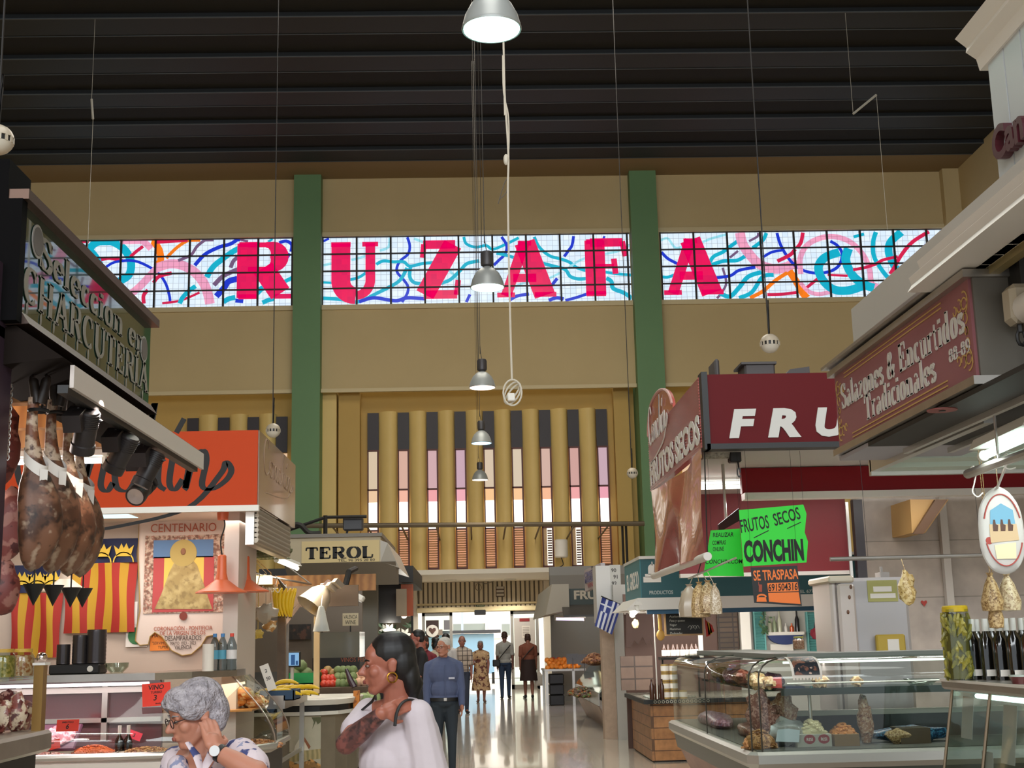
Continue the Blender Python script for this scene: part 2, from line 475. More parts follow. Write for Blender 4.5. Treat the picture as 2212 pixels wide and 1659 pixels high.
def serif(mb,txt,o,u,v,size,weight=.17,thin=.055,depth=.004,width=None,gap=.02,align='l'):
    tw=sum((GL[c][0]+gap)if c!=' ' else .34 for c in txt)
    sx=(width/tw)if width else size
    x={'l':0,'c':-tw/2,'r':-tw}[align]
    o,u,v=Vector(o),Vector(u).normalized(),Vector(v).normalized()
    for c in txt:
        if c==' ':
            x+=.34;continue
        adv,st=GL[c]
        for pts,k in st:
            P=[((x+a)*sx,b*size)for a,b in pts]
            N=len(P);ws=[]
            for i in range(N):
                t=Vector(pts[min(i+1,N-1)])-Vector(pts[max(i-1,0)])
                s_=abs(t.y)/max(t.length,1e-6)
                if k=='k':w=weight
                elif k=='t' or k=='s':w=thin
                elif k=='m':w=weight*.42+thin*.3
                elif k=='c':w=thin+(weight*.85-thin)*s_**1.5
                elif k=='m2':w=thin+(weight-thin)*max(s_,0.0)**2
                else:w=thin+(weight-thin)*s_**1.5
                ws.append(w*(size*(1-s_)+sx*s_))
            mb.ribbon(P,ws,o,u,v,depth)
        x+=adv+gap
    return mb
# ================================================================== the hall
YW=41.5                                             # face of the end wall
M_cream=mat('cream_paint','c8b284',0.75,noise_=(0.25,0.35),col2='b29c6e',bump=(3,0.06))
M_cream2=mat('cream_trim_paint','d2c096',0.6)
M_ochre=mat('ochre_paint','c2a05a',0.7,noise_=(0.5,0.3),col2='b08e48',bump=(4,0.05))
M_fin=mat('fin_paint','e2c47c',0.6,noise_=(0.6,0.3),col2='d0b06a')
M_green=mat('green_paint','648a5c',0.6,noise_=(0.4,0.3),col2='5a7a54')
M_dark=mat('dark_metal','2a2826',0.5,metal=0.3)
M_black=mat('black','141312',0.5)
M_white=mat('white_paint','e2ddd4',0.5)
M_steel=mat('brushed_steel','b4aea6',0.32,metal=0.9,noise_=(6,0.3),col2='8c867e')
M_alu=mat('aluminium','c2bfb8',0.35,metal=0.8)
M_glass=thin_glass('pane_glass','f4fbf8',0.93)
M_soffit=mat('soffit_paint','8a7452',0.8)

def sbox(name,m,*b):
    return struct(MB().box(*b).build(name,m,smooth=0))
# floor: polished terrazzo tiles
M_floor=tiles('polished_tiles','cfc4b4','c4b8a8','8c8276',0.6,0.6,0.13,coat=0.35,msize=0.004,noise_amt=0.22,nscale=9)
sbox('floor',M_floor,-18,18,-14,42.2,-0.2,0)
P=atY
Htop=P(1029,383,YW).z
Ycl=(Htop-CAMZ)/(P(1029,345,1.0).z-CAMZ)    # where the dark deck meets the plaster soffit
XR=P(2084,600,YW).x
zt,zb=P(1029,507,YW).z,P(1029,655,YW).z       # ribbon window head and sill
zu=P(1029,836,YW).z                               # foot of the upper wall
xs={k:P(k,580,YW).x for k in(634,693,1364,1426)}
XL=-18.0
xwin=[(P(95,580,YW).x-0.4,xs[634]-0.02),(xs[693]+0.02,xs[1364]-0.02),(xs[1426]+0.02,P(2062,560,YW).x)]
wb=MB()
wb.box(XL,XR,YW,YW+0.5,zt,Htop).box(XL,XR,YW,YW+0.5,zu,zb)
ed=[XL]+[q for w in xwin for q in w]+[XR]
for i in range(0,len(ed),2):wb.box(ed[i],ed[i+1],YW,YW+0.5,zb,zt)
struct(wb.build('wall_back',M_cream,smooth=0))
# lower end wall, set back behind the fins
YF=YW+0.55
sbox('wall_back_lower',M_ochre,XL,XR,YF+0.35,YF+0.7,3.2,zu+0.3)
sbox('wall_right',M_cream,XR,XR+0.3,-14,YW+1.2,0,Htop+3)
sbox('wall_left',M_cream,XL-0.3,XL,-14,YW+1.2,0,Htop+3)
sbox('trim_1',M_cream2,XL,XR,YW-0.14,YW,zu-0.12,zu)               # ledge under the upper wall
for i,(a,b)in enumerate(xwin):
    sbox('trim_%d'%(i+2),M_cream2,a-0.06,b+0.06,YW-0.06,YW,zt,zt+0.14)
    sbox('trim_%d'%(i+5),M_cream2,a-0.06,b+0.06,YW-0.08,YW,zb-0.16,zb)
sbox('trim_8',M_cream,XR-0.55,XR,YW-0.3,YW,zu,Htop)               # pilaster in the corner
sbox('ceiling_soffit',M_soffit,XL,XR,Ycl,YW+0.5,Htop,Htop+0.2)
# dark ribbed deck: wide slats below, deep slots between
M_slat=mat('slat_paint','11171c',0.6,noise_=(0.6,0.4),col2='0f1214')
M_slot=mat('slot_paint','0b0a09',0.8)
M_lip=mat('slat_edge','4a4e50',0.5)
cb=MB();y=Ycl;per=2.0*(Htop/16.3)
lipb=MB()
while y>-14:
    cb.box(XL,XR+0.2,y-0.93,y,Htop,Htop+0.05)
    cb.box(XL,XR+0.2,y-0.96,y-0.9,Htop,Htop+0.12).box(XL,XR+0.2,y-0.03,y,Htop,Htop+0.12)
    lipb.box(XL,XR,y-0.97,y-0.93,Htop-0.015,Htop+0.01).box(XL,XR,y-0.01,y+0.015,Htop-0.015,Htop+0.01)
    y-=2.24
ce=struct(cb.build('ceiling',M_slat,smooth=0))
struct(lipb.build('trim_9',M_lip,smooth=0))
sbox('ceiling_deck',M_slot,XL,XR+0.2,-14,Ycl+0.2,Htop+0.12,Htop+0.4)
# green columns
for i,(a,b)in enumerate(((634,693),(1364,1422))):
    xa,xb=P(a,500,YW-0.45).x,P(b,500,YW-0.45).x
    sbox('pillar_%d'%(i+1),M_green,xa,xb,YW-0.45,YW+0.9,0,Htop)

# ------------------------------------------------------------------ stained glass ribbon windows
def stained(name,col,strength=1.0,grid=True):
    m=bpy.data.materials.new(name);m.use_nodes=True
    nt=m.node_tree;b=nt.nodes['Principled BSDF']
    b.inputs['Base Color'].default_value=(0.02,0.02,0.02,1);b.inputs['Roughness'].default_value=0.3
    b.inputs['Emission Strength'].default_value=strength
    tc=nt.nodes.new('ShaderNodeTexCoord');sep=nt.nodes.new('ShaderNodeSeparateXYZ');cmb=nt.nodes.new('ShaderNodeCombineXYZ')
    nt.links.new(tc.outputs['Object'],sep.inputs[0]);nt.links.new(sep.outputs['X'],cmb.inputs[0]);nt.links.new(sep.outputs['Z'],cmb.inputs[1])
    br=nt.nodes.new('ShaderNodeTexBrick');br.offset=0.0;br.squash=1.0
    br.inputs['Scale'].default_value=1.0;br.inputs['Brick Width'].default_value=0.185;br.inputs['Row Height'].default_value=0.185
    br.inputs['Mortar Size'].default_value=0.007 if grid else 0.0
    c=lin(col)
    br.inputs['Color1'].default_value=c;br.inputs['Color2'].default_value=tuple(x*f for x,f in zip(c[:3],(0.84,0.9,0.97)))+(1,)
    br.inputs['Mortar'].default_value=tuple(x*0.5 for x in c[:3])+(1,)
    nt.links.new(cmb.outputs[0],br.inputs['Vector']);nt.links.new(br.outputs['Color'],b.inputs['Emission Color'])
    return m
GLS={'w':stained('white_stained_glass','e4f1fd',1.08),'c':stained('turquoise_glass','00b2cc',1.0,False),'b':stained('blue_glass','1234cc',1.0,False),
       'r':stained('crimson_glass','d8184c',1.0,False),'p':stained('pink_glass','f8a4c4',1.0),'o':stained('orange_glass','ff7d10',1.0,False),
       'm':stained('mauve_glass','7c5c80',0.9,False),'l':stained('pale_blue_glass','a0e6f2',1.0),'L':stained('letter_glass','ee0058',1.0,False)}
STRIPS={
 1:((0,460,.34358),[('c',55,[(400,190),(470,205),(560,240),(610,300),(640,370),(655,400)]),('c',52,[(560,230),(600,190),(680,175),(760,210),(810,270),(825,330),(810,390),(760,425),(700,445)]),
  ('r',18,[(425,165),(560,160)]),('r',22,[(635,295),(690,285),(770,300)]),('r',22,[(820,275),(860,240),(900,210)]),('p',42,[(755,180),(830,168),(900,180),(950,225)]),
  ('b',18,[(655,350),(720,310),(830,300),(910,325),(990,375),(1040,440),(1065,520),(1070,570)]),('o',45,[(955,165),(1000,230),(1010,300),(985,325)]),('o',22,[(1045,285),(1110,220),(1180,175),(1260,158)]),
  ('r',22,[(975,185),(1060,180),(1180,172)]),('p',62,[(975,350),(1060,322),(1140,328),(1220,370),(1280,440),(1310,520),(1320,572)]),('p',50,[(790,530),(860,480),(930,410),(985,350)]),
  ('r',25,[(965,440),(1000,400),(1080,378)]),('r',25,[(905,570),(903,520),(930,485)]),('r',16,[(1020,568),(1120,555),(1190,530),(1255,500)]),('c',30,[(1130,570),(1150,530),(1190,490),(1230,460)]),
  ('m',20,[(1120,300),(1200,265),(1240,210),(1300,165),(1345,155)]),('b',25,[(1225,330),(1290,260),(1380,215),(1450,195),(1510,155)]),('c',38,[(1300,405),(1340,340),(1400,290),(1470,240),(1510,222)]),
  ('m',30,[(1345,455),(1400,400),(1460,370),(1520,345)]),('m',26,[(1450,345),(1470,300),(1510,270)]),('m',16,[(1510,155),(1560,180)]),('b',40,[(1360,525),(1410,470),(1440,430),(1510,412)]),('c',34,[(1405,560),(1440,540),(1480,532)]),('b',26,[(1480,552),(1530,556)]),
  ('c',38,[(1610,512),(1640,480),(1670,468)]),('c',30,[(1650,565),(1690,548),(1725,540)]),('c',26,[(1775,440),(1838,408)]),('b',22,[(1730,340),(1790,300),(1822,255)]),('b',22,[(1755,188),(1800,178),(1834,200),(1830,245)]),('c',16,[(1685,182),(1715,150)])],
  [('R',1480,1822,188,535)]),
 2:((620,460,.37071),[('b',16,[(210,165),(245,140)]),('b',17,[(700,140),(715,190),(705,240),(655,285),(640,340),(680,390),(705,430),(700,470),(670,520)]),('c',20,[(520,300),(560,280),(620,285),(680,285),(715,310),(790,295),(850,290)]),
  ('c',22,[(720,310),(715,370),(740,405),(800,415)]),('c',22,[(700,320),(660,390),(600,430),(520,470),(440,510),(380,520),(320,505),(210,497)]),('c',18,[(365,390),(420,375),(465,345)]),('c',15,[(212,405),(262,408)]),
  ('b',22,[(420,518),(500,495),(580,505),(640,512),(700,495),(800,500)]),('l',16,[(375,275),(430,260),(475,245)]),('l',16,[(540,220),(590,200),(600,145)]),('l',16,[(740,150),(800,172)]),('l',16,[(212,305),(260,295)]),('l',16,[(940,330),(1000,390)]),
  ('c',22,[(890,412),(950,390),(1010,335),(1050,295),(1120,280)]),('c',18,[(1030,140),(1045,180),(1100,200),(1160,190),(1200,212),(1280,180),(1350,145)]),('b',18,[(1250,140),(1280,190),(1270,240),(1230,280),(1205,305)]),('c',20,[(1220,235),(1290,250),(1370,278)]),
  ('c',20,[(1440,140),(1470,200),(1530,250),(1600,270),(1650,290),(1690,320),(1765,342)]),('c',22,[(1475,290),(1550,310),(1620,330),(1650,370),(1700,385),(1765,380)]),('b',18,[(1670,135),(1660,190),(1640,220),(1615,255)]),('l',14,[(1640,320),(1700,280),(1755,258)]),
  ('l',14,[(1330,430),(1390,405),(1470,400),(1530,380),(1600,345)]),('l',14,[(1850,240),(1940,220),(2000,185)]),('b',14,[(1850,135),(1840,160)]),('c',18,[(1855,345),(1920,355),(2005,362)]),('c',26,[(1860,380),(1890,400),(1900,440),(1960,465),(2012,498)]),
  ('b',20,[(1525,445),(1560,400),(1575,382)]),('b',20,[(1295,510),(1340,485),(1410,473)]),('b',22,[(1525,510),(1570,495),(1612,502)]),('b',18,[(1622,510),(1680,495),(1750,472)]),('b',18,[(1045,520),(1066,475)])],
  [('U',245,535,175,490),('Z',760,1008,170,490),('A',1225,1545,168,485),('F',1738,1975,158,478)]),
 3:((1340,460,.39421),[('l',14,[(222,150),(260,140),(300,190),(340,185)]),('l',14,[(440,165),(500,140),(580,118)]),('b',18,[(225,215),(260,250),(312,278)]),('c',18,[(225,350),(260,352),(300,338)]),
  ('c',22,[(482,285),(510,240),(560,215),(600,185),(650,150)]),('c',22,[(480,292),(560,265),(640,260),(690,232)]),('m',14,[(600,245),(645,208)]),('m',14,[(705,155),(750,130),(755,110)]),('m',14,[(560,300),(580,380),(560,430),(530,468)]),
  ('p',58,[(655,108),(670,170),(710,230),(760,280),(830,305),(900,300),(970,268)]),('c',22,[(725,192),(780,150),(800,110)]),('b',18,[(505,357),(600,345),(650,315),(740,298)]),('b',16,[(782,242),(830,215),(885,205)]),
  ('b',18,[(858,110),(880,180),(930,260),(990,310),(1070,330),(1150,320),(1200,285),(1215,225),(1190,180),(1150,155)]),('r',22,[(1000,108),(990,160),(968,192)]),('r',22,[(860,265),(930,230),(958,198)]),('o',22,[(710,466),(780,430),(850,370),(915,328)]),('o',42,[(925,318),(960,370),(1000,440),(1025,468)]),
  ('c',24,[(650,466),(720,435),(780,350),(840,340)]),('c',26,[(545,440),(600,458),(650,410),(700,350),(772,325)]),('r',18,[(805,448),(880,446),(968,436)]),('r',18,[(1018,412),(1085,358)]),
  ('p',32,[(988,335),(985,250),(1020,180),(1090,140),(1170,130),(1260,160),(1330,230),(1365,310),(1375,380),(1410,405)]),('p',24,[(985,380),(1030,430),(1090,445),(1160,430)]),('c',50,[(1200,215),(1120,245),(1085,300),(1110,370),(1170,420),(1250,425),(1330,400)]),('c',52,[(1250,195),(1235,260),(1270,340),(1330,390),(1390,412)]),
  ('c',18,[(1278,132),(1335,116)]),('c',26,[(1400,105),(1385,160),(1390,240),(1430,310),(1470,360)]),('c',45,[(1540,105),(1480,160),(1470,220),(1500,290),(1525,320)]),('r',22,[(1690,103),(1600,160),(1540,230),(1500,300),(1478,335)]),('r',18,[(1275,312),(1340,300),(1400,280),(1440,258),(1520,240)]),('r',14,[(1135,340),(1245,345)]),('b',20,[(1665,185),(1745,122)])],
  [('A',240,535,145,443)])}
GLYPH_Z={'R':.78,'U':.84,'Z':.72,'A':.86,'F':.68}
NP={1:8,2:9,3:9}
for k,(xa,xb)in enumerate(xwin,1):
    (ox,oy,sc),rib,let=STRIPS[k]
    pan=MB().box(xa,xb,YW+0.12,YW+0.15,zb,zt)
    w=struct(pan.build('window_%d'%k,GLS['w'],smooth=0))
    fr=MB()
    pitch=(P(1360,580,YW).x-P(699,580,YW).x)/9
    if k==1:xm=[xb-0.03-pitch*i for i in range(9)]
    elif k==2:xm=[xa+0.03+pitch*i for i in range(10)]
    else:xm=[xa+0.03+pitch*i for i in range(10)]
    for q in xm:
        if xa-.05<q<xb+.05:fr.box(q-0.03,q+0.03,YW+0.02,YW+0.1,zb,zt)
    for i in range(5):
        z=zb+(zt-zb)*i/4
        fr.box(xa,xb,YW+0.03,YW+0.1,z-0.022,z+0.022)
    fr.build('window_frame',mat('lead_frame','2c2622',0.5),w,smooth=0)
    def wp(a,b,dy):return atY(ox+a*sc,oy+b*sc,YW+dy)
    for j,(c,wd,pts)in enumerate(rib):
        pts=smooth_line(pts,5)if len(pts)>2 else pts
        ww=wd*sc*YW/F
        P2=[]
        for a,b in pts:
            q=wp(a,b,0.12);P2.append((q.x,min(max(q.z,zb+.02),zt-.02)))
        mbk=MB().ribbon(P2,ww,(0,YW+0.117-0.0004*j,0),(1,0,0),(0,0,1),-0.002)
        mbk.v=[(min(max(p[0],xa),xb),p[1],min(max(p[2],zb),zt))for p in mbk.v]
        mbk.build('glass_ribbon',GLS[c],w,smooth=0)
    for c,x0,x1,y0,y1 in let:
        a=wp(x0,y1,0.1);b=wp(x1,y0,0.1)
        lm=MB();adv=GLYPH_Z[c]
        serif(lm,c,(a.x+(b.x-a.x)*.0,YW+0.1,a.z),(1,0,0),(0,0,1),b.z-a.z,weight=.31,thin=.09,depth=.003,width=(b.x-a.x)*1.06)
        lm.build('glass_letter',GLS['L'],w,smooth=0)

# ------------------------------------------------------------------ fins and tall slot windows
zf0,zf1=3.45,P(1029,884,YF).z
cx=[P(q,1000,YF).x for q in(805,871,934,995,1057,1118,1180,1242,1304)]
hw=0.185
leftx=[P(q,900,YF).x for q in(414,481,545,607)]
rightx=[cx[-1]+0.93*i for i in range(2,12)]
allx=leftx+cx+rightx
fins=MB()
pts=sorted(allx);gaps=[(pts[0]-2.2,pts[0])]+[(a,b)for a,b in zip(pts,pts[1:])]
for a,b in gaps:
    if b-a>1.4:continue
    x0,x1=a+hw,b-hw
    n=8;prof=[]
    for i in range(n+1):
        t=i/n
        prof.append((x0+(x1-x0)*t,YF+0.3-0.3*sin(pi*t)**0.6*(0.5+0.5*t)))
    rings=[[(x,y,zf0)for x,y in prof]+[(x1,YF+0.36,zf0),(x0,YF+0.36,zf0)],[(x,y,zf1)for x,y in prof]+[(x1,YF+0.36,zf1),(x0,YF+0.36,zf1)]]
    fins.loft(rings)
struct(fins.build('wall_back_fins',M_fin,smooth=30))
# flat piers beside the columns
for i,(q0,q1)in enumerate(((694,728),(732,778),(1330,1362))):
    xa,xb=P(q0,1000,YF).x,P(q1,1000,YF).x
    sbox('trim_%d'%(20+i),M_ochre if i else M_fin,xa,xb,YF-0.25+0.1*i,YF+0.36,3.4,zu)
z=lambda yy:P(1029,yy,YF).z
M_shut=waves('louvre_wood','7a4a2c','d8b890',3.9,'Z',0.6)
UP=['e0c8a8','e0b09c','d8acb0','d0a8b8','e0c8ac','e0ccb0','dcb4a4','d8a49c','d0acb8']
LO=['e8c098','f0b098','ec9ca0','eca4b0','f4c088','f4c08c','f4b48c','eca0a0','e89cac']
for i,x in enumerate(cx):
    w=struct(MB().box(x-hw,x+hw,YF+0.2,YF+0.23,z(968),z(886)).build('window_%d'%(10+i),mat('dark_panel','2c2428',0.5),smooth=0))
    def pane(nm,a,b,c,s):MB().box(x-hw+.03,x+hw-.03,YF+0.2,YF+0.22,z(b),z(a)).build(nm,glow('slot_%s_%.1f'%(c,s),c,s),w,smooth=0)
    pane('pane',970,1051,UP[i],0.85);pane('pane',1055,1080,LO[i],1.0);pane('pane',1080,1141,'fff4e4',2.4)  # lower pane split: the brighter sky outside is put into its bottom strip
    f=MB()
    f.box(x-hw,x-hw+.04,YF+0.15,YF+0.24,z(1226),z(968)).box(x+hw-.05,x+hw,YF+0.12,YF+0.24,z(1226),z(968))
    for yy in(968,1053,1141,1226):f.box(x-hw,x+hw,YF+0.15,YF+0.24,z(yy)-.025,z(yy)+.025)
    f.build('window_frame',mat('red_brown_frame','5a2418',0.5),w,smooth=0)
    if i<6 or i==8:
        lv=MB()
        for j in range(16):
            zz=z(1224)+(z(1143)-z(1224))*j/16
            lv.quad((x-hw+.04,YF+.17,zz),(x+hw-.05,YF+.17,zz),(x+hw-.05,YF+.21,zz+.05),(x-hw+.04,YF+.21,zz+.05),0.012)
        lv.build('louvre',mat('louvre_slats','c89a70',0.5),w,smooth=0)
        MB().box(x-hw+.03,x+hw-.03,YF+0.23,YF+0.25,z(1226),z(1141)).build('pane',glow('slot_low','ffb890',0.9),w,smooth=0)
    else:
        lv=MB()
        for j in range(14):
            zz=z(1220)+(z(1145)-z(1220))*j/14
            lv.box(x-hw+.17,x+hw-.06,YF+.17,YF+.2,zz,zz+.045)
        lv.build('louvre',mat('louvre_dark','54301e',0.5),w,smooth=0)
        MB().box(x-hw+.03,x-hw+.15,YF+0.2,YF+0.24,z(1226),z(1141)).build('shutter',mat('shutter_cream','d8b488',0.6),w,smooth=0)
        MB().box(x-hw+.15,x+hw-.03,YF+0.23,YF+0.25,z(1226),z(1141)).build('pane',glow('slot_low2','fff0dc',1.4),w,smooth=0)
for i,x in enumerate(leftx+rightx):
    struct(MB().box(x-hw,x+hw,YF+0.2,YF+0.23,z(968),z(890)).build('window_%d'%(20+i),mat('dark_panel','2c2428',0.5),smooth=0))
    struct(MB().box(x-hw,x+hw,YF+0.2,YF+0.22,z(1141),z(970)).build('window_%d'%(40+i),glow('slot_side','f0c8a0',0.9),smooth=0))

# ------------------------------------------------------------------ entrance porch: canopy, shutter box, glass doors
zc=P(1029,1240,36.6).z
xc0,xc1=P(880,1245,37).x-3.0,P(1185,1245,37).x+3.5
M_porch=mat('porch_paint','e0d6c4',0.6)
sbox('ceiling_porch',M_porch,xc0,xc1,36.4,YW+1.0,zc,zc+0.13)
YD=YW-0.1
zs1,zs0=zc,P(1029,1318,YD).z
M_ribs=waves('ribbed_shutter','b8a88c','d6c8ae',1.45,'X',0.5,bump_=0.6)
xd0,xd1=P(903,1300,YD).x,P(1173,1300,YD).x
sh=thing('roller_shutter','ribbed cream roller shutter housing above the glass entrance doors','roller shutter',((xd0+xd1)/2,YD,zs0))
sb=MB();n=27
for i in range(n):
    a=xd0+(xd1-xd0)*i/n;b=xd0+(xd1-xd0)*(i+1)/n
    sb.box(a+0.05,b,YD-0.06,YD+.05,zs0+.1,zs1)
sb.build('ribbed_panel',mat('shutter_paint','cfc1a6',0.55),sh,smooth=0)
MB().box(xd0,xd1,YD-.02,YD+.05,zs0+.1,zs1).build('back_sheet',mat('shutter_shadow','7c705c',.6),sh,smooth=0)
MB().bbox(xd0-.05,xd1+.05,YD-.22,YD+.05,zs0-.05,zs0+.1,.02).build('guide_rail',M_cream2,sh)
MB().bbox(xd0-.05,xd1+.05,YD-.12,YD+.05,zs0+.16,zs0+.23,.02).build('guide_rail',M_cream2,sh)
# wall either side of the door and above
sbox('wall_back_left_of_door',M_porch,XL,xd0-.02,YD-.05,YD+.5,0,zc)
sbox('wall_back_right_of_door',M_porch,xd1+.02,XR,YD-.05,YD+.5,0,zc)
sbox('wall_back_over_door',M_porch,xd0-.02,xd1+.02,YD+.06,YD+.5,zs0-.05,zc)
xq=[P(q,1400,YD).x for q in(912,978,1100,1104,1165)]
M_frame=mat('door_frame_grey','9a948a',0.4,metal=0.5)
def door(n,x0,x1,cross):
    g=struct(MB().box(x0+.05,x1-.05,YD+.05,YD+.06,0.1,zs0-.1).build('door_%d'%n,M_glass,smooth=0))
    f=MB()
    for q in(x0,x1-.09):f.box(q,q+.09,YD,YD+.1,0,zs0-.05)
    f.box(x0,x1,YD,YD+.1,0,.14).box(x0,x1,YD,YD+.1,zs0-.15,zs0-.05)
    if cross:f.box(x0,x1,YD,YD+.1,1.02,1.1)
    f.build('door_frame',M_frame,g,smooth=0)
    return g
d1=door(1,xq[0],xq[1],True);d2=door(2,xq[3],xq[4],True)
p0=P(1110,1335,YD-.02);p1=P(1158,1440,YD-.02)
pn=MB().box(p0.x,p1.x,YD-.01,YD+.05,p1.z,p0.z).build('notice_panel',mat('grey_panel','b0a8a0',0.5),d2,smooth=0)
a=P(1122,1336,YD-.03);b=P(1144,1342,YD-.03)
rb=MB().box(a.x,b.x,YD-.02,YD-.011,b.z,a.z).build('red_plate',mat('red_plate','7a1410',0.5),d2,smooth=0)
MB().box(P(1127,1352,YD).x,P(1145,1352,YD).x,YD-.02,YD-.011,P(1127,1378,YD).z,P(1127,1352,YD).z).build('paper',mat('old_paper','c8c0b4',.8),d2,smooth=0)
t=MB()
for i in range(6):t.box(P(1129,1352,YD).x,P(1143,1352,YD).x,YD-.025,YD-.021,P(1129,1356+i*3.4,YD).z-.008,P(1129,1356+i*3.4,YD).z+.008)
t.build('printed_lines',mat('ink_grey','807870',.8),d2,smooth=0)
# round heart sticker and small papers on the left leaf
hc=P(934,1363,YD-.02)
MB().lathe([(0,0),(.19,0),(.19,.012),(0,.012)],M=Matrix.Translation(hc)@Matrix.Rotation(pi/2,4,'X'),n=24).build('round_sticker',M_white,d1)
hp=[(0,-.1),(.11,.02),(.1,.08),(.05,.1),(0,.06),(-.05,.1),(-.1,.08),(-.11,.02)]
MB().prism(hp,hc+Vector((0,-.02,0)),(1,0,0),(0,0,1),.004).build('heart',mat('heart_brown','5a3c34',.6),d1)
MB().box(hc.x-.2,hc.x+.2,YD+.02,YD+.03,hc.z-.2,hc.z+.33).build('dark_poster',mat('poster_brown','3a2620',.6),d1,smooth=0)
q=P(965,1350,YD);MB().box(q.x-.09,q.x+.09,YD-.02,YD+.02,q.z-.15,q.z+.15).build('grey_card',mat('card_grey','6c6a6e',.6),d1,smooth=0)
q=P(949,1366,YD);MB().box(q.x-.1,q.x+.1,YD-.02,YD+.02,q.z-.09,q.z+.09).build('brown_card',mat('card_brown','8a7c70',.6),d1,smooth=0)
# exit sign and notice on the shutter
a=P(1028,1301,YD-.1);b=P(1047,1313,YD-.1)
ex=thing('exit_sign','small dark green emergency exit plate on the shutter housing','sign',(a.x,YD-.07,b.z))
MB().box(a.x,b.x,YD-.08,YD-.061,b.z,a.z).build('plate',mat('exit_green','2c4a2c',.5),ex,smooth=0)
MB().text('SALIDA',(a.x+.03,YD-.081,b.z+.06),(1,0,0),(0,0,1),.07,-.004,width=b.x-a.x-.06).build('lettering',mat('exit_white','d8d4b0',.5),ex,smooth=0)
a=P(1071,1267,YD-.1);b=P(1090,1289,YD-.1)
nt_=thing('notice_plate','small framed white notice high on the ribbed shutter housing','notice',(a.x,YD-.07,b.z))
MB().box(a.x,b.x,YD-.08,YD-.061,b.z,a.z).build('plate',mat('notice_brown','6a5a4a',.6),nt_,smooth=0)
nb=MB()
for i in range(3):nb.box(a.x+.02,b.x-.02,YD-.085,YD-.08,b.z+.03+i*.11,b.z+.1+i*.11)
nb.build('paper',mat('old_paper','c8c0b4',.8),nt_,smooth=0)
q=P(1037,1322,YD)
MB().bbox(q.x-.18,q.x+.18,YD-.34,YD-.225,q.z-.1,q.z+.06,.02).build('door_sensor',M_black)
tag(bpy.data.objects['door_sensor'],'black motion sensor box above the middle of the entrance doors','sensor')
# cables in a loop under the canopy
cb_=MB().tube(smooth_line([P(q0,q1,YD-.12)for q0,q1 in((1020,1256),(1034,1260),(1040,1270),(1034,1276),(1027,1270),(1034,1258),(1050,1261),(1062,1257),(1075,1253),(1092,1254))],5),.012,6)
tag(cb_.build('cable_loop',mat('cable_grey','8a7e6c',.6)),'grey cable looped over the shutter housing under the canopy','cable')
for i,(qx,qy)in enumerate(((973,1253),(1102,1251))):
    yy=(zc-CAMZ)/(P(qx,qy,1.0).z-CAMZ);c=P(qx,qy,yy)
    dl=thing('ceiling_downlight',['round lit downlight in the porch canopy, the one to the left','round lit downlight in the porch canopy, above the notice plate'][i],'downlight',(c.x,c.y,zc))
    MB().lathe([(.14,-.02),(.19,-.02),(.19,.0),(.14,.0)],c,20).build('ring',M_white,dl)
    MB().lathe([(0,-.012),(.14,-.012),(.14,-.004),(0,-.004)],c,20).build('lens',glow('downlight_glow','fff6e4',6),dl)
    light('downlight_lamp','SPOT',(c.x,c.y,zc-.05),260,(1,.95,.85),(c.x,c.y,0),.1,spot=2.4)
tag(bpy.data.objects['ceiling_downlight'],'round lit downlight in the porch canopy, the one to the left')

# ------------------------------------------------------------------ the street outside
sbox('pavement',mat('pavement','c8c4bc',.8,noise_=(2,.3)),-30,40,42.2,62,-0.25,-0.02)
M_fac=mat('facade_white','efeae2',.7)
YS=54.0
fa=struct(MB().box(-25,25,YS,YS+2,0,12).build('exterior_building',M_fac,smooth=0))
for a,b,y0,y1 in((979,1048,1348,1366),(1083,1102,1348,1372)):
    p,q2=P(a,y0,YS),P(b,y1,YS)
    MB().box(p.x,q2.x,YS-.03,YS,q2.z,p.z).build('shop_window',mat('shop_glass','8c9490',.3),fa,smooth=0)
MB().box(P(1048,1330,YS).x,P(1083,1330,YS).x,YS-.06,YS,1.6,4.2).build('sign_panel',mat('bright_sign','f6f2ee',.5),fa,smooth=0)
ac=P(1066,1352,YS-.1)
tp=smooth_line([(-.02,.13),(-.14,.2),(-.26,.1),(-.22,-.1),(-.1,-.26),(-.03,-.18),(.03,-.18),(.1,-.26),(.22,-.1),(.26,.1),(.14,.2),(.02,.13)],3)
MB().prism(tp,ac,(1,0,0),(0,0,1),.03).build('emblem',mat('emblem_lilac','d4c4cc',.5),fa)
MB().box(P(996,1350,YS-1).x,P(1001,1350,YS-1).x,YS-1,YS-.9,0,6).build('drain_pipe',mat('pipe_blue','a8b4c8',.5),fa,smooth=0)
a,b=P(905,1372,47.5),P(1069,1480,47.5)
hd=thing('street_hoarding','pale blue glowing hoarding with dark top rail beyond the open doors','hoarding',((a.x+b.x)/2,47.5,0))
MB().bbox(a.x,b.x,47.5,47.7,.35,a.z,.02).build('panel',mat('pale_blue_panel','9cc8ec',.5),hd)
MB().box(a.x-.1,b.x+.25,47.4,47.75,a.z+.02,a.z+.13).build('top_rail',mat('rail_grey','4c5058',.5),hd,smooth=0)
MB().box(a.x,a.x+.1,47.5,47.6,0,.4).build('foot',M_dark,hd,smooth=0);MB().box(b.x-.1,b.x,47.5,47.6,0,.4).build('foot',M_dark,hd,smooth=0)
light('street_fill','AREA',(1,46,9),1500,(1,.98,.95),(1,52,1),8)
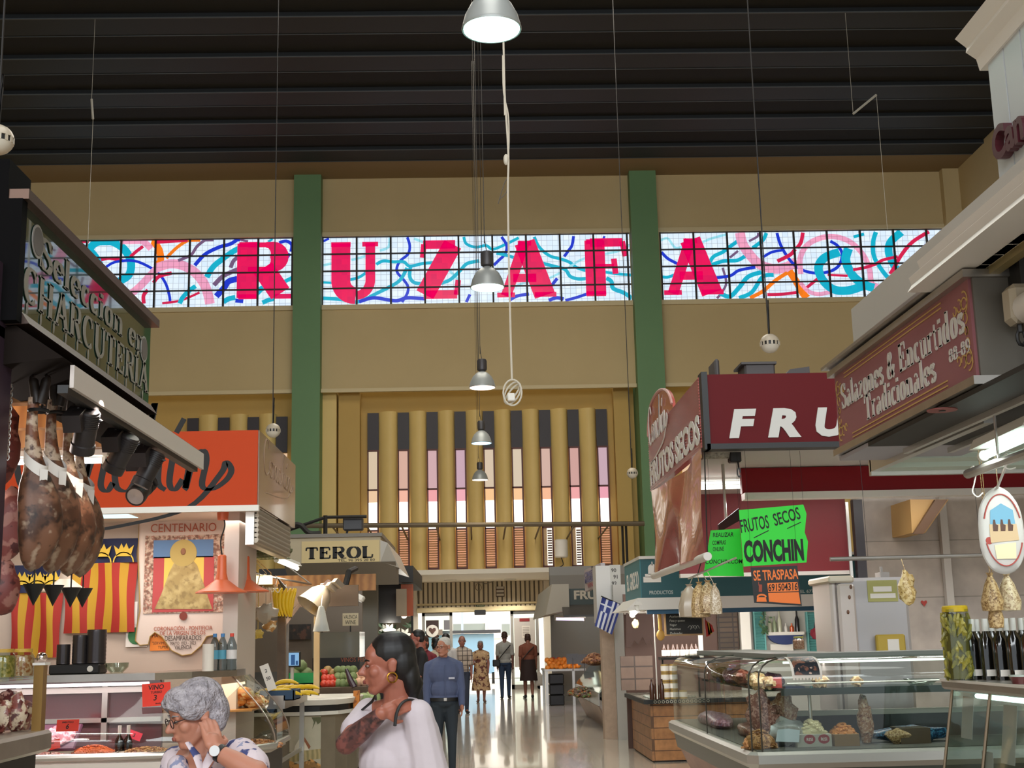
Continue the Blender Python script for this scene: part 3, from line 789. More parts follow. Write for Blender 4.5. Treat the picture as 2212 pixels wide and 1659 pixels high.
# ================================================================== left side of the aisle
X3,Y3,Z3=(1,0,0),(0,1,0),(0,0,1)
M_green_glass=mat('dark_green_glass','0e3320',0.02,coat=0.5,spec=0.7)
M_bronze=mat('bronze_metal','5a4438',0.4,metal=0.6)
M_brown=mat('brown_metal','46352c',0.5,metal=0.3)
M_lettergrey=mat('frosted_letter','8f8a80',0.45)
M_tube=glow('fluorescent','fdfff4',5)
M_tube_c=glow('cool_fluorescent','dcfff4',4)
M_wood=waves('warm_wood','a8743c','8a5a2c',3.0,'X',0.5,dist=6)
M_cork=mat('cork_ceiling','b89c78',0.8,noise_=(9,0.6),col2='8c7050')
M_ham=blotch('cured_ham','4a2c1c',[('77503a',1.0,.5),('2c1a12',2.2,.58),('b09880',1.6,.62)],.5,9,soft=.06)
M_hamleg=blotch('ham_shank','7a4a30',[('c0a890',1.2,.52),('4a2a1c',2.5,.6)],.5,12,soft=.05)
M_hoof=mat('hoof','241a14',.5)
M_paper=mat('paper','e6dfd6',.8)
M_ink=mat('ink','1c1a1a',.7)
M_redcard=mat('red_card','ee4030',.7)
M_pinkcard=mat('pink_card','f2485c',.7)
M_orangecard=mat('orange_card','f08a38',.7)
M_clear=thin_glass('clear_plastic','f4f6f4',.9,.08)
M_jarglass=thin_glass('jar_glass','eef4ee',.88)

def tube_light(name,label,p0,p1,r=.016,fixture=True,m=None,group=None,watts=0,col=(1,1,.95)):
    p0,p1=Vector(p0),Vector(p1)
    t=thing(name,label,'light fitting',(p0+p1)/2,group)
    MB().tube([p0,p1],r,10).build('tube',m or M_tube,t)
    if fixture:
        a=(p1-p0).normalized();s=a.cross(Vector(Z3)).normalized()*.05
        MB().loft([[tuple(q+s+Vector((0,0,.03))),tuple(q-s+Vector((0,0,.03))),tuple(q-s*.5+Vector((0,0,.075))),tuple(q+s*.5+Vector((0,0,.075)))]for q in(p0-a*.03,p1+a*.03)]).build('housing',M_white,t,smooth=0)
        for q in(p0,p1):MB().cyl(q-a*.012,q+a*.012,r*1.3).build('end_cap',M_white,t)
    if watts:
        l=light('tube_lamp','AREA',(p0+p1)/2-Vector((0,0,.04)),watts,col,(p0+p1)/2-Vector((0,0,1)),(p1-p0).length,.05)
    return t

# ---- deli stall sign along the aisle
XS=-2.15
c_={k:atX(*v,XS)for k,v in dict(a=(47,430),b=(325,710),c=(321,875),d=(38,676)).items()}
ya,yb=(c_['a'].y+c_['d'].y)/2,(c_['b'].y+c_['c'].y)/2
zt_,zb_=(c_['a'].z+c_['b'].z)/2,(c_['c'].z+c_['d'].z)/2
sg=thing('deli_sign','dark green glossy glass sign reading Seleccion en Charcuteria over the ham stall','sign',(XS,ya,zb_))
MB().box(XS-.14,XS-.02,ya-.02,yb,zb_,zt_).build('sign_box',mat('matt_black','0c0b0c',.9,spec=.1),sg,smooth=0)
MB().box(XS-.02,XS,ya,yb,zb_,zt_).build('glass_panel',M_green_glass,sg,smooth=0)
MB().box(XS-.05,XS+.05,ya-.06,yb+.03,zt_,zt_+.05).build('top_rail',M_bronze,sg,smooth=0)
MB().box(XS-.14,XS+.025,ya-.07,ya,zb_-.06,zt_).build('edge_post',mat('matt_black','0c0b0c',.9,spec=.1),sg,smooth=0)
MB().loft([[(XS+.02,y,zb_),(XS-.3,y,zb_),(XS-.3,y,zb_-.08),(XS+.06,y,zb_-.06)]for y in(ya,yb)]).build('bottom_rail',M_brown,sg,smooth=0)
t=MB()
L_=yb-ya;H_=zt_-zb_
serif(t,'Seleccion en',(XS+.004,ya+.1*L_,zb_+H_*.56),Y3,Z3,H_*.3,weight=.15,width=L_*.84,depth=.003)
serif(t,'CHARCUTER\u00edA',(XS+.004,ya+.02*L_,zb_+H_*.14),Y3,Z3,H_*.34,weight=.17,width=L_*.97,depth=.003)
for i in range(12):                                    # the hanging drops under the letters
    y=ya+L_*(.05+.08*i);zz=zb_+H_*(.08 if i%2 else .1)
    t.prism([(y+a*.6,zz+b*.6)for a,b in smooth_line([(0,.045),(-.014,.0),(0,-.06),(.014,0),(0,.045)],3)[:-1]],(XS+.004,0,0),Y3,Z3,.003)
t.build('lettering',M_lettergrey,sg,smooth=0)
for yy,zz,rr in((ya+.09*L_,zb_+H_*.77,.085),(yb-.07*L_,zb_+H_*.64,.085)):
    m_=Matrix.Translation((XS+.003,yy,zz))@Matrix.Rotation(pi/2,4,'Y')
    e=MB();e.lathe([(0,0),(rr,0),(rr,.004),(0,.004)],M=m_,n=28).build('emblem_disc',mat('emblem_grey','a8a4a0',.5),sg)
    e=MB();e.lathe([(rr*.74,.004),(rr*.84,.004),(rr*.84,.007),(rr*.74,.007)],M=m_,n=28)
    e.box(XS+.006,XS+.009,yy-rr*.85,yy+rr*.85,zz-rr*.3,zz-rr*.02)
    for q in(-.4,0,.4):e.box(XS+.006,XS+.009,yy+rr*q-.008,yy+rr*q+.008,zz+.0,zz+rr*.45)
    e.build('emblem_ring',mat('emblem_dark','66605e',.5),sg)
# canopy edge: dark slope and pale light board under the sign
XB=-1.9
b0,b1=atX(160,812,XB),atX(440,998,XB)
zb1=(b0.z+b1.z)/2
MB_=MB().loft([[(XS,y,zb_-.07),(XS-.25,y,zb_-.1),(XS-.25,y,zb1+.02),(XB-.02,y,zb1+.07)]for y in(ya,b1.y)])
tag(MB_.build('canopy_edge',mat('matt_brown','1e1815',.9,spec=.1),smooth=0),'dark sloping metal canopy edge beneath the dark green deli sign','canopy')
bd=MB().box(XB-.02,XB,b0.y,b1.y,zb1-.055,zb1+.055).build('light_board',mat('pale_board','cfc4bc',.6),smooth=0)
tag(bd,'long pale board carrying black track spotlights at the ham stall','board')
MB().box(XB-.07,XB-.02,b0.y-.02,b1.y-.1,zb1-.085,zb1-.045).build('track_rail',M_black,bd,smooth=0)
tag(MB().box(-2.7,-2.195,5.95,6.25,zb_-.05,3.82).build('stall_cornice',mat('matt_black','0c0b0c',.9,spec=.1),smooth=0),'black cornice box above the metal post at the left frame edge','cornice')
# spotlights on the track
M_spot=mat('spot_black','2a2424',.45)
def spot(px,py,X,direction,label,s=1.0,lit=True,n=None):
    c=atX(px,py,X);d=Vector(direction).normalized()
    t=thing('track_spotlight',label,'spotlight',c)
    M=Matrix.Translation(c)@d.to_track_quat('Z','Y').to_matrix().to_4x4()
    b=MB().lathe([(0,-.11),(.05,-.11),(.056,-.1),(.056,.07),(.062,.075),(.062,.12),(.054,.12),(.05,.1),(0,.1)],M=M,n=22)
    for k in range(7):b.lathe([(.05,-.1+k*.012),(.059,-.1+k*.012),(.059,-.094+k*.012),(.05,-.094+k*.012)],M=M,n=22)
    b.build('lamp_body',M_spot,t)
    MB().lathe([(0,.085),(.05,.112),(.052,.118),(0,.112)],M=M,n=22).build('reflector',glow('spot_lens','fff4e0',3.0)if lit else mat('spot_reflector','d8d0cc',.25,metal=.7),t)
    top=Vector((X-.03,c.y-.05,zb1-.08))
    MB().tube([c-d*.02,c-d*.05+Vector((.07,0,0)),top],.012,8).build('arm',M_spot,t)
    Mb=Matrix.Translation(top+Vector((0,-.02,-.06)))@Matrix.Rotation(.5,4,'X')
    g=MB().box(-.045,.045,-.08,.08,-.045,.045);q=MB().add(g,Mb);q.build('gear_box',M_spot,t,smooth=0)
    return t
spot(185,930,-1.97,(-.25,.45,-.8),'black track spotlight nearest the hams, first on the board',lit=False)
spot(263,978,-1.97,(-.5,.3,-.8),'black track spotlight second on the pale board, half hidden by the next',lit=False)
spot(322,1012,-1.97,(-.4,-.1,-.9),'black finned track spotlight third on the pale board',lit=False)
spot(308,1056,-2.05,(-.15,-.85,-.5),'black track spotlight turned to show its silver reflector bowl',lit=False)
light('deli_fill','POINT',(-3.2,7.4,2.55),45,(1,.85,.78),size=.15)  # unseen point light added to brighten the cork ceiling behind the hooves
light('ham_spot','SPOT',(-1.9,6.6,2.75),60,(1,.85,.75),(-2.6,6.5,1.2),.04,spot=1.6)

# dark post and stall carcass
q0,q1=atX(2,800,-2.2),atX(25,800,-2.2)
po=MB().box(-2.3,-2.2,q0.y-.12,q1.y,0,3.3).build('stall_post',mat('plum_post','4c3c4a',.35,metal=.4),smooth=0)
tag(po,'tall dark metal post at the near corner of the ham stall','post')
sbox('ceiling_deli',M_cork,-6,-2.2,5.9,9.0,2.95,3.0)
sbox('wall_deli_back',mat('deli_wall','8c6a58',.7),-6.1,-6,5.9,9.0,0,3.0)
for i,y in enumerate((6.9,7.7,8.5)):
    tag(MB().box(-5.9,-2.3,y-.05,y+.05,2.8,2.95).build('wood_beam',M_wood,smooth=0),'brown wooden beam under the cork ceiling of the ham stall','beam','ceiling beams of the ham stall')
q=atY(20,965,8.9)
for i,(yy,z_)in enumerate(((8.75,968),(8.9,938),(8.6,1000))):
    a,b=atY(-80,z_,yy),atY(225,z_+2,yy)
    tube_light('strip_light',['lit white fluorescent tube behind the hams, the middle of three','lit white fluorescent tube behind the hams, the topmost of three','lit white fluorescent tube behind the hams, the lowest of three'][i],(a.x,yy,a.z),(b.x,yy,a.z),.02,watts=25 if i==0 else 0)
# bacon slabs and cured meat hanging deeper in the stall, far left
for i,(px,py,h)in enumerate(((8,960,.5),(20,1130,.42),(6,1270,.3))):
    c=atY(px,py,7.3)
    s=MB().ell(c,(.09,.06,h/2),14,10,bumps=.3,seed=i)
    tag(s.build('cured_meat',blotch('cured_meat','7c3c36',[('a06c60',1.4,.54),('4c1e1c',2,.58)],.5,9)),['reddish cured meat slab hanging high at the far left edge','reddish cured meat slab hanging beside the hams at hip height','small reddish cured meat piece hanging lowest at the left edge'][i],'cured meat')

# ---- hams
def ham(i,px,py_top,py_bot,X,label,hoofv):
    a=atX(px,py_bot,X);y=a.y
    zt2=atX(px,py_top,X).z;zb2=a.z;H=zt2-zb2;x=X
    t=thing('cured_ham',label,'ham',(x,y,zb2),'hams hanging from the deli canopy')
    prof=[(0,.0),(.045,.02),(.085,.06),(.115,.12),(.135,.2),(.138,.28),(.128,.36),(.105,.44),(.078,.51),(.056,.58),(.044,.66),(.036,.74),(.033,.82),(.036,.9),(.0,.91)]
    rings=[];n=22;ang=.5+.3*i
    for k,(r,z)in enumerate(prof):
        ring=[]
        for j in range(n):
            f=2*pi*j/n
            w=1+.09*noise.noise(Vector((cos(f)*1.5,sin(f)*1.5+i*3,z*6)))+(.13*cos(3*f+z*5)if z<.45 else .06*cos(2*f))
            ex=r*cos(f)*.74*w;ey=r*sin(f)*.6*w
            ring.append((x+ex*cos(ang)-ey*sin(ang)+.03*sin(z*6),y+ex*sin(ang)+ey*cos(ang),zb2+z*H))
        rings.append(ring)
    k0=9
    MB().loft(rings[:k0+1]).build('ham_body',M_ham,t,smooth=60)
    MB().loft(rings[k0:]).build('shank',M_hamleg,t,smooth=60)
    hf=MB()
    for s in(-1,1):
        hf.tube(smooth_line([(x+s*.006,y,zb2+H*.87),(x+s*.022,y,zb2+H*.94),(x+s*.026*hoofv,y,zb2+H),(x+s*.022*hoofv,y,zb2+H*1.005)],4),[.026]*4+[.024]*4+[.02]*3+[.016,.008],10)
    hf.build('hoof',M_hoof,t,smooth=60)
    rb=[]
    for k in range(25):
        f=2*pi*k/24
        rb.append((f,))
    band=MB();zz=zb2+H*.56
    inner=[(x+.058*cos(2*pi*k/24),y+.054*sin(2*pi*k/24),zz-.05*cos(2*pi*k/24+.4))for k in range(24)]
    band.loft([[(p[0],p[1],p[2]-.03)for p in inner],[(p[0]*1,p[1],p[2]+.03)for p in inner]],caps=False)
    band.prism([(-.02,0),(.02,0),(.024,-.1),(.008,-.15),(-.01,-.12)],(x+.055,y-.045,zz-.04),(.8,.5,-.1),(.1,-.1,1),.002)
    band.build('paper_band',M_paper,t,smooth=40)
    ch=MB()
    zc_=zb2+H*.83
    ch.tube([(x+.045*cos(f/12*2*pi),y+.045*sin(f/12*2*pi),zc_)for f in range(12)],.009,6,closed=True)
    ch.tube([(x,y+.05,zc_),(x,y+.07,zc_+.15),(x,y+.06,2.95)],.006,6)
    ch.build('hanging_rope',M_black,t)
    cp=MB().lathe([(.0,-.1),(.05,0),(.052,.004),(.0,.0)],(x+.02,y,zb2-.06),16)
    cp.tube([(x+.02,y,zb2-.06),(x+.02,y,zb2+.02)],.004,6)
    dc=cp.build('drip_cup',M_black);
    tag(dc,'black drip cone pinned under a hanging ham','drip cup','drip cones under the hams')
hb=[(66,806,1236,'brown cured ham hanging nearest the metal post',1.25),(108,812,1240,'brown cured ham hanging second from the metal post',.8),(146,852,1246,'brown cured ham hanging third, shank behind the first spotlight',.5),(172,880,1248,'brown cured ham hanging deepest of the four, nearest the orange stall',.6)]
for i,(px,a,b,lb,hv)in enumerate(hb):ham(i,px,a,b,-2.12,lb,hv)
# chain at the post side
ch=MB();p0,p1=atX(27,800,-2.3),atX(27,1000,-2.3)
for k in range(26):
    z_=p0.z+(p1.z-p0.z)*k/26
    ch.tube([(-2.3+(.007*cos(f)if k%2 else 0),p0.y+(0 if k%2 else .007*cos(f)),z_+.014*sin(f))for f in[2*pi*j/8 for j in range(8)]],.003,5,closed=True)
tag(ch.build('chain',M_steel),'thin steel chain hanging between the post and the first ham','chain')

# ---- deli counter in the near corner
cx1=-2.05;cy1=atX(115,1560,cx1).y
ct=thing('deli_counter','steel deli counter with slanted glass front in the near left corner','counter',(cx1,cy1,0))
MB().bbox(-4.5,cx1,4.0,cy1,1.03,1.13,.015).build('worktop',M_steel,ct)
MB().box(-4.5,cx1-.06,4.0,cy1-.05,.92,1.03).build('under_rail',M_dark,ct,smooth=0)
g=MB().quad((cx1-.04,4,.95),(cx1-.04,cy1-.03,.95),(cx1+.16,cy1+.02,.62),(cx1+.16,4,.62),.006)
g.build('glass_front',M_glass,ct,smooth=0)
MB().tube([(cx1-.04,cy1-.03,.95),(cx1+.16,cy1+.02,.62)],.008,6).build('corner_strip',M_bronze,ct)
MB().box(-4.5,cx1+.18,4.0,cy1+.03,.1,.62).build('base',M_dark,ct,smooth=0)
MB().box(-4.5,cx1-.4,4.0,cy1-.1,.62,.66).build('deck',M_steel,ct,smooth=0)
MB().bbox(-3.2,cx1+.1,5.0,cy1-.1,.62,.72,.02).build('meat_tray',blotch('meat_mix','a86050',[('d8b0a0',1.4,.5),('702820',2,.58)],.5,18),ct)
# gilt post with a chrome ball, and the bags and jars on the worktop
a,b=atX(84,1556,-2.1),atX(84,1437,-2.1)
gp=thing('gilt_post','brass post topped with a chrome ball on the deli counter','post',(a.x,a.y,1.13))
MB().box(-2.125,-2.08,a.y-.03,a.y+.03,1.13,b.z).build('post',mat('brass','b08a50',.3,metal=.8),gp,smooth=0)
MB().box(-2.13,-2.07,a.y-.04,a.y+.04,b.z,b.z+.012).build('cap',M_white,gp,smooth=0)
MB().ell((-2.1,a.y,b.z+.036),.026,18,12).build('ball',mat('chrome','e0d0c8',.08,metal=1),gp)
M_food=blotch('dried_meats','8a4a40',[('d8c4a8',1.5,.5),('5a2420',2.2,.57),('e8dcd0',3,.64)],.4,14)
bags=[(38,1535,.05,.09),(62,1545,.05,.07),(15,1545,.06,.08),(45,1495,.06,.05),(15,1500,.06,.06)]
bl=['clear bag of cured meat bites in the second row by the brass post','clear bag of cured meat bites right beside the brass post','clear bag of cured meat bites at the left frame edge, lower','dark red cured sausage bag lying on top of the others','clear bag of pale bites at the left frame edge, upper']
for i,(px,py,r,h)in enumerate(bags):
    c=atX(px,py,-2.2)
    zz=1.13+h if i<3 else 1.13+.09+h
    s=MB().ell((c.x-.02*i,c.y-.02,zz-.002),(r,r*.9,h),14,9,bumps=.45,seed=i+2)
    tag(s.build('meat_bag',M_food if i!=3 else blotch('sausage','5c2028',[('c89890',2,.56)],.3,20)),bl[i],'bag')
def jar(px,py,X,r,h,label,fill,lid='c8a040',name='preserve_jar',group=None,zbase=None):
    c=atX(px,py,X);z0=c.z if zbase is None else zbase
    t=thing(name,label,'jar',(c.x,c.y,z0),group)
    MB().lathe([(0,0),(r*.92,0),(r,.01),(r,h*.72),(r*.8,h*.84),(r*.72,h*.88),(r*.72,h*.9)],(c.x,c.y,z0),22).build('glass',M_jarglass,t)
    MB().lathe([(0,.004),(r*.9,.006),(r*.93,h*.68),(r*.74,h*.78),(0,h*.78)],(c.x,c.y,z0),20).build('contents',fill,t)
    MB().lathe([(0,h),(r*.74,h),(r*.8,h*.985),(r*.8,h*.88),(r*.7,h*.88)],(c.x,c.y,z0),22).build('lid',mat('lid_'+lid,lid,.4),t)
    return t
rk=thing('display_shelf','glass shelf carrying preserve jars above the deli counter','shelf',(-2.3,5.9,1.13))
MB().box(-2.6,-2.2,5.5,6.75,1.365,1.375).build('glass_plate',M_glass,rk,smooth=0)
for yy in(5.52,6.13):MB().box(-2.4,-2.38,yy-.01,yy+.01,1.13,1.366).build('bracket',M_steel,rk,smooth=0)
jar(49,1450,-2.3,.055,.14,'preserve jar with orange pickles nearer the brass post',blotch('orange_pickle','b06a38',[('d8b088',2,.5)],.4,30),zbase=1.375)
jar(8,1450,-2.3,.055,.14,'preserve jar with green pickles at the left frame edge',blotch('green_pickle','8a8030',[('c0a858',2,.5)],.4,30),zbase=1.375)

# ------------------------------------------------------------------ the orange stall
Y2=12.0
a,b=atY(150,930,Y2),atY(555,1091,Y2)
ox1=b.x;oz0,oz1=b.z,atY(555,929,Y2).z
YO2=atX(636,1060,ox1).y
og=thing('orange_sign','orange stall sign with black script lettering above the wine and sausage counter','sign',(ox1,Y2,oz0))
MB().box(-5.5,ox1-.01,Y2+.02,YO2,oz0,oz1).build('sign_box',M_brown,og,smooth=0)
MB().box(-5.5,ox1,Y2,Y2+.02,oz0,oz1).build('front_panel',mat('orange_panel','b83c0a',.55,spec=.2),og,smooth=0)
MB().box(ox1-.01,ox1+.01,Y2+.02,YO2,oz0,oz1).build('side_panel',mat('brown_side_panel','8a6c58',.25,coat=.4),og,smooth=0)
SCRIPT=[[(.42,.78),(.34,.95),(.18,.92),(.07,.6),(.1,.25),(.24,.1),(.42,.2),(.52,.36)],
          [(.62,.5),(.5,.48),(.46,.28),(.56,.12),(.68,.2),(.7,.4),(.62,.5),(.74,.42)],
          [(.78,.5),(.82,.4),(.78,.12),(.86,.4),(.96,.5),(1.0,.4),(.97,.18),(1.04,.12),(1.1,.2)],
          [(1.28,.44),(1.2,.5),(1.12,.36),(1.14,.16),(1.26,.12),(1.34,.22)],
          [(1.44,.5),(1.52,.98),(1.44,.6),(1.38,.12),(1.48,.42),(1.58,.48),(1.58,.2),(1.66,.12)],
          [(1.74,.5),(1.7,.2),(1.76,.12),(1.84,.22)],
          [(1.88,.5),(1.91,.38),(1.87,.12),(1.95,.4),(2.05,.5),(2.09,.4),(2.05,.16),(2.16,.12),(2.3,.2),(2.36,.3),(2.3,.38),(2.24,.26),(1.9,-.06),(1.2,-.22),(.5,-.3),(.2,-.34)]]
def script(mb,o,u,v,sx,sy,w,depth=.004):
    for st in SCRIPT:
        P2=smooth_line([(a*sx,b*sy)for a,b in st],6)
        N=len(P2);ws=[]
        for i in range(N):
            d=Vector(P2[min(i+1,N-1)])-Vector(P2[max(i-1,0)])
            ws.append(w*(.45+.75*abs(d.y)/max(d.length,1e-6)))
        mb.ribbon(P2,ws,o,u,v,depth)
    mb.ribbon([(1.76*sx,.68*sy),(1.84*sx,.82*sy)],w,o,u,v,depth)
    return mb
e=atY(500,1010,Y2)
script(MB(),(e.x-2.36*.86,Y2-.001,e.z-.31),X3,Z3,.86,.95,.05,-.004).build('script_lettering',M_ink,og,smooth=0)
script(MB(),(ox1+.011,Y2+.25,oz0+.3),Y3,Z3,(YO2-Y2-.4)/2.4,.4,.02,.003).build('side_lettering',mat('pale_script','b89880',.4),og,smooth=0)
# ceiling, walls of the orange stall
YB2=13.3
sbox('ceiling_orange_stall',mat('white_ceiling','d8cec2',.7),-5.5,ox1,Y2+.02,YB2,oz0-.012,oz0-.004)
sbox('trim_30',M_white,-5.5,ox1+.02,Y2-.03,Y2+.03,oz0-.055,oz0)
sbox('wall_orange_back',mat('blush_wall','c8b4a4',.7),-5.5,-2.45,YB2,YB2+.1,0,oz0)
a,b=atY(519,1300,13.3),atY(549,1300,13.3)
sbox('wall_orange_end',mat('white_end_wall','d6c6ba',.6),a.x,b.x,12.4,13.4,0,oz0-.012)
a=atZ(205,1108,oz0-.015);b=atZ(290,1114,oz0-.015)
pl=thing('ceiling_panel_light','square lit panel light in the orange stall ceiling','light fitting',(a.x,12.6,oz0-.06))
MB().box(a.x-.5,b.x,12.2,12.75,oz0-.022,oz0-.014).build('diffuser',glow('panel_glow','c4f4fa',1.6),pl,smooth=0)
MB().box(a.x-.53,b.x+.03,12.17,12.78,oz0-.019,oz0-.012).build('frame',M_white,pl,smooth=0)
light('orange_stall_lamp','AREA',(-3.3,12.6,oz0-.1),24,(1,.86,.76),(-3.3,12.6,0),2.2,.6)

# corrugated shutter under the brown side
sh2=thing('rolled_shutter','rolled up corrugated grey shutter under the brown sign side','roller shutter',(ox1,12.4,2.4))
m_=MB();zz0,zz1=atX(590,1186,ox1).z,oz0-.02
for k in range(7):
    z_=zz0+(zz1-zz0)*k/7
    m_.tube([(ox1-.03,Y2+.12,z_+.025),(ox1-.03,YO2-.25,z_+.025)],.03,8)
m_.build('slats',mat('shutter_grey','a89c8c',.45,metal=.4),sh2)
MB().box(ox1-.12,ox1-.04,Y2+.1,YO2-.25,zz0-.02,zz1).build('back_plate',M_alu,sh2,smooth=0)

# ---- wall hangings on the back wall
YH=YB2-.02
def hp(px,py,dy=0):return atY(px,py,YH-dy)
def flag(x0,x1,y0,y1,label,stripes,top=.26):
    p,q=hp(x0,y0),hp(x1,y1);W_,H2=q.x-p.x,p.z-q.z
    t=thing('valencian_flag',label,'flag',(p.x,YH-.03,q.z))
    def cloth(u0,u1,v0,v1,mats,fn,nm,nu=30,nv=14):
        g=MB().grid(lambda u,v:(p.x+(u0+(u1-u0)*u)*W_+.01*sin(v*5+u*9),YH-.035-.014*sin(9*(u0+(u1-u0)*u)+2*v),q.z+(v0+(v1-v0)*v)*H2),nu,nv,fn)
        return g.build(nm,mats,t)
    cloth(0,1,0,1-top,[mat('flag_red','a02418',.7),mat('flag_yellow','b88c1c',.7)],lambda u,v:int(u*stripes)%2,'striped_cloth',stripes*4)
    cloth(0,1,1-top,1,mat('flag_blue','0e1840',.7),None,'blue_cloth',24,6)
    cr=MB()
    for k in range(3):
        x=p.x+W_*(.18+.32*k);z_=p.z-H2*top*.5
        cr.prism([(-.07,-.06),(.07,-.06),(.1,.05),(.05,.01),(.025,.07),(0,.02),(-.025,.07),(-.05,.01),(-.1,.05)],(x,YH-.06,z_),X3,Z3,-.003)
        cr.ribbon(arc(0,-.1,.1,0,180,8),.012,(x,YH-.06,z_-.02),X3,Z3,-.003)
    cr.build('crown',mat('flag_gold','d8b438',.6),t)
flag(148,292,1166,1365,'yellow and red striped flag with blue crown band, the larger, beside the banner',9)
flag(34,130,1222,1420,'yellow and red striped flag with blue band, the lower one behind the hams',7,.3)
# devotional banner with scalloped foot
bn=thing('wall_banner','white scalloped banner headed CENTENARIO with a robed figure picture','banner',hp(400,1415))
prf=[(302,1122),(505,1122),(505,1150),(497,1330),(499,1388),(478,1390),(462,1372),(448,1375),(436,1395),(415,1413),(395,1416),(372,1405),(352,1376),(336,1366),(326,1375),(322,1392),(304,1394),(294,1384),(298,1350),(304,1320),(300,1200)]
bp_=[(hp(x,y).x,hp(x,y).z)for x,y in prf]
MB().prism(bp_,(0,YH-.02,0),X3,Z3,-.006).build('cloth',mat('banner_cloth','dccabe',.8),bn,smooth=0)
MB().tube([(x,YH-.03,z_)for x,z_ in bp_],.006,5,closed=True).build('gold_cord',mat('gold_cord','a88a50',.6),bn)
def rect(mb,x0,y0,x1,y1,dy,dep=.003):
    p,q=hp(x0,y0),hp(x1,y1);return mb.box(p.x,q.x,YH-dy-dep,YH-dy,q.z,p.z)
rect(MB(),316,1158,490,1322,.03).build('picture_border',blotch('flower_border','7a5a4c',[('c8b09c',1.2,.5),('a86c5c',2.4,.58)],.8,22,soft=.07),bn,smooth=0)
rect(MB(),334,1168,462,1204,.035).build('sky_field',mat('pic_blue','5c7ca4',.8),bn,smooth=0)
rect(MB(),334,1204,462,1320,.035).build('red_field',mat('pic_red','b04848',.8),bn,smooth=0)
rect(MB(),357,1206,440,1310,.036).build('yellow_field',mat('pic_yellow','d8b858',.8),bn,smooth=0)
c=hp(398,1195)
MB().lathe([(0,0),(.135,0),(.135,.003),(0,.003)],M=Matrix.Translation((c.x,YH-.04,c.z))@Matrix.Rotation(pi/2,4,'X'),n=26).build('halo',mat('halo_gold','b09a58',.7),bn)
rp=[(398,1180),(408,1186),(410,1200),(428,1222),(448,1280),(460,1316),(336,1316),(352,1280),(368,1236),(384,1204),(388,1188)]
MB().prism([(hp(x,y).x,hp(x,y).z)for x,y in rp],(0,YH-.042,0),X3,Z3,-.004).build('robe',blotch('robe_gold','a08a58',[('b8a470',1.0,.5),('88744a',2.2,.58)],.8,9,soft=.08),bn,smooth=0)
c=hp(398,1192)
MB().ell((c.x,YH-.046,c.z),(.026,.008,.035),12,8).build('face',mat('pic_face','8c6248',.8),bn)
c=hp(398,1331)
MB().lathe([(0,0),(.04,0),(.04,.004),(0,.004)],M=Matrix.Translation((c.x,YH-.04,c.z))@Matrix.Rotation(pi/2,4,'X'),n=16).build('rosette',mat('rosette','7c3428',.7),bn)
t=MB()
def tx(s,cx_,cy_,w,h):
    p=hp(cx_,cy_);t.text(s,(p.x,YH-.031,p.z-h/2),X3,Z3,h,-.003,width=w,align='c')
tx('CENTENARIO',398,1140,.66,.085);tx('CORONACI\u00d3N - PONTIFICIA',397,1357,.58,.04);tx('DE LA VIRGEN DE LOS',396,1367,.45,.04)
t.build('lettering',mat('rust_ink','b06048',.8),bn,smooth=0)
t=MB();tx('DESAMPARADOS',397,1378,.36,.05);tx('MAYO 1923 - 2023',397,1389,.25,.03);tx('VALENCIA',397,1398,.17,.04)
t.build('lettering',mat('brown_ink','5c4c44',.8),bn,smooth=0)
def poster(name,label,cat,x0,y0,x1,y1,m,dy=.0,Y=None):
    Yw=(YH if Y is None else Y)-dy
    p,q=atY(x0,y0,Yw),atY(x1,y1,Yw)
    t=thing(name,label,cat,((p.x+q.x)/2,Yw,q.z))
    MB().box(p.x,q.x,Yw-.006,Yw,q.z,p.z).build('sheet',m,t,smooth=0)
    return t,p,q,Yw
t_,p,q,yy=poster('wall_poster','white poster with a green ring beside the banner foot','poster',273,1350,318,1397,M_paper)
c=((p.x+q.x)/2,yy-.008,(p.z+q.z)/2)
MB().lathe([(.065,0),(.085,0),(.085,.002),(.065,.002)],M=Matrix.Translation(c)@Matrix.Rotation(pi/2,4,'X'),n=28).build('ring',mat('ring_green','3c7848',.7),t_)
MB().text('K',(c[0],c[1],c[2]-.02),X3,Z3,.045,-.002,align='c').build('lettering',M_ink,t_,smooth=0)
t_,p,q,yy=poster('orange_notice','orange paper notice half covered by the banner foot','notice',325,1366,366,1405,M_orangecard,-.012)
t=MB().text('"SERVIMOS',(p.x+.02,yy-.007,q.z+.06),X3,Z3,.028,-.002,width=.16).text('TUPER',(p.x+.08,yy-.007,q.z+.02),X3,Z3,.028,-.002,width=.1).text('MA',(p.x+.02,yy-.007,q.z+.13),X3,Z3,.03,-.002)
t.build('lettering',M_ink,t_,smooth=0)
poster('wall_picture','small blue seaside picture between the pendant cords','picture',503,1176,531,1264,blotch('blue_picture','2c4c88',[('b8c8e0',2,.58)],.6,10),.0)
poster('wall_poster','narrow white notice strip between the flag and the banner','poster',283,1300,296,1350,M_paper)

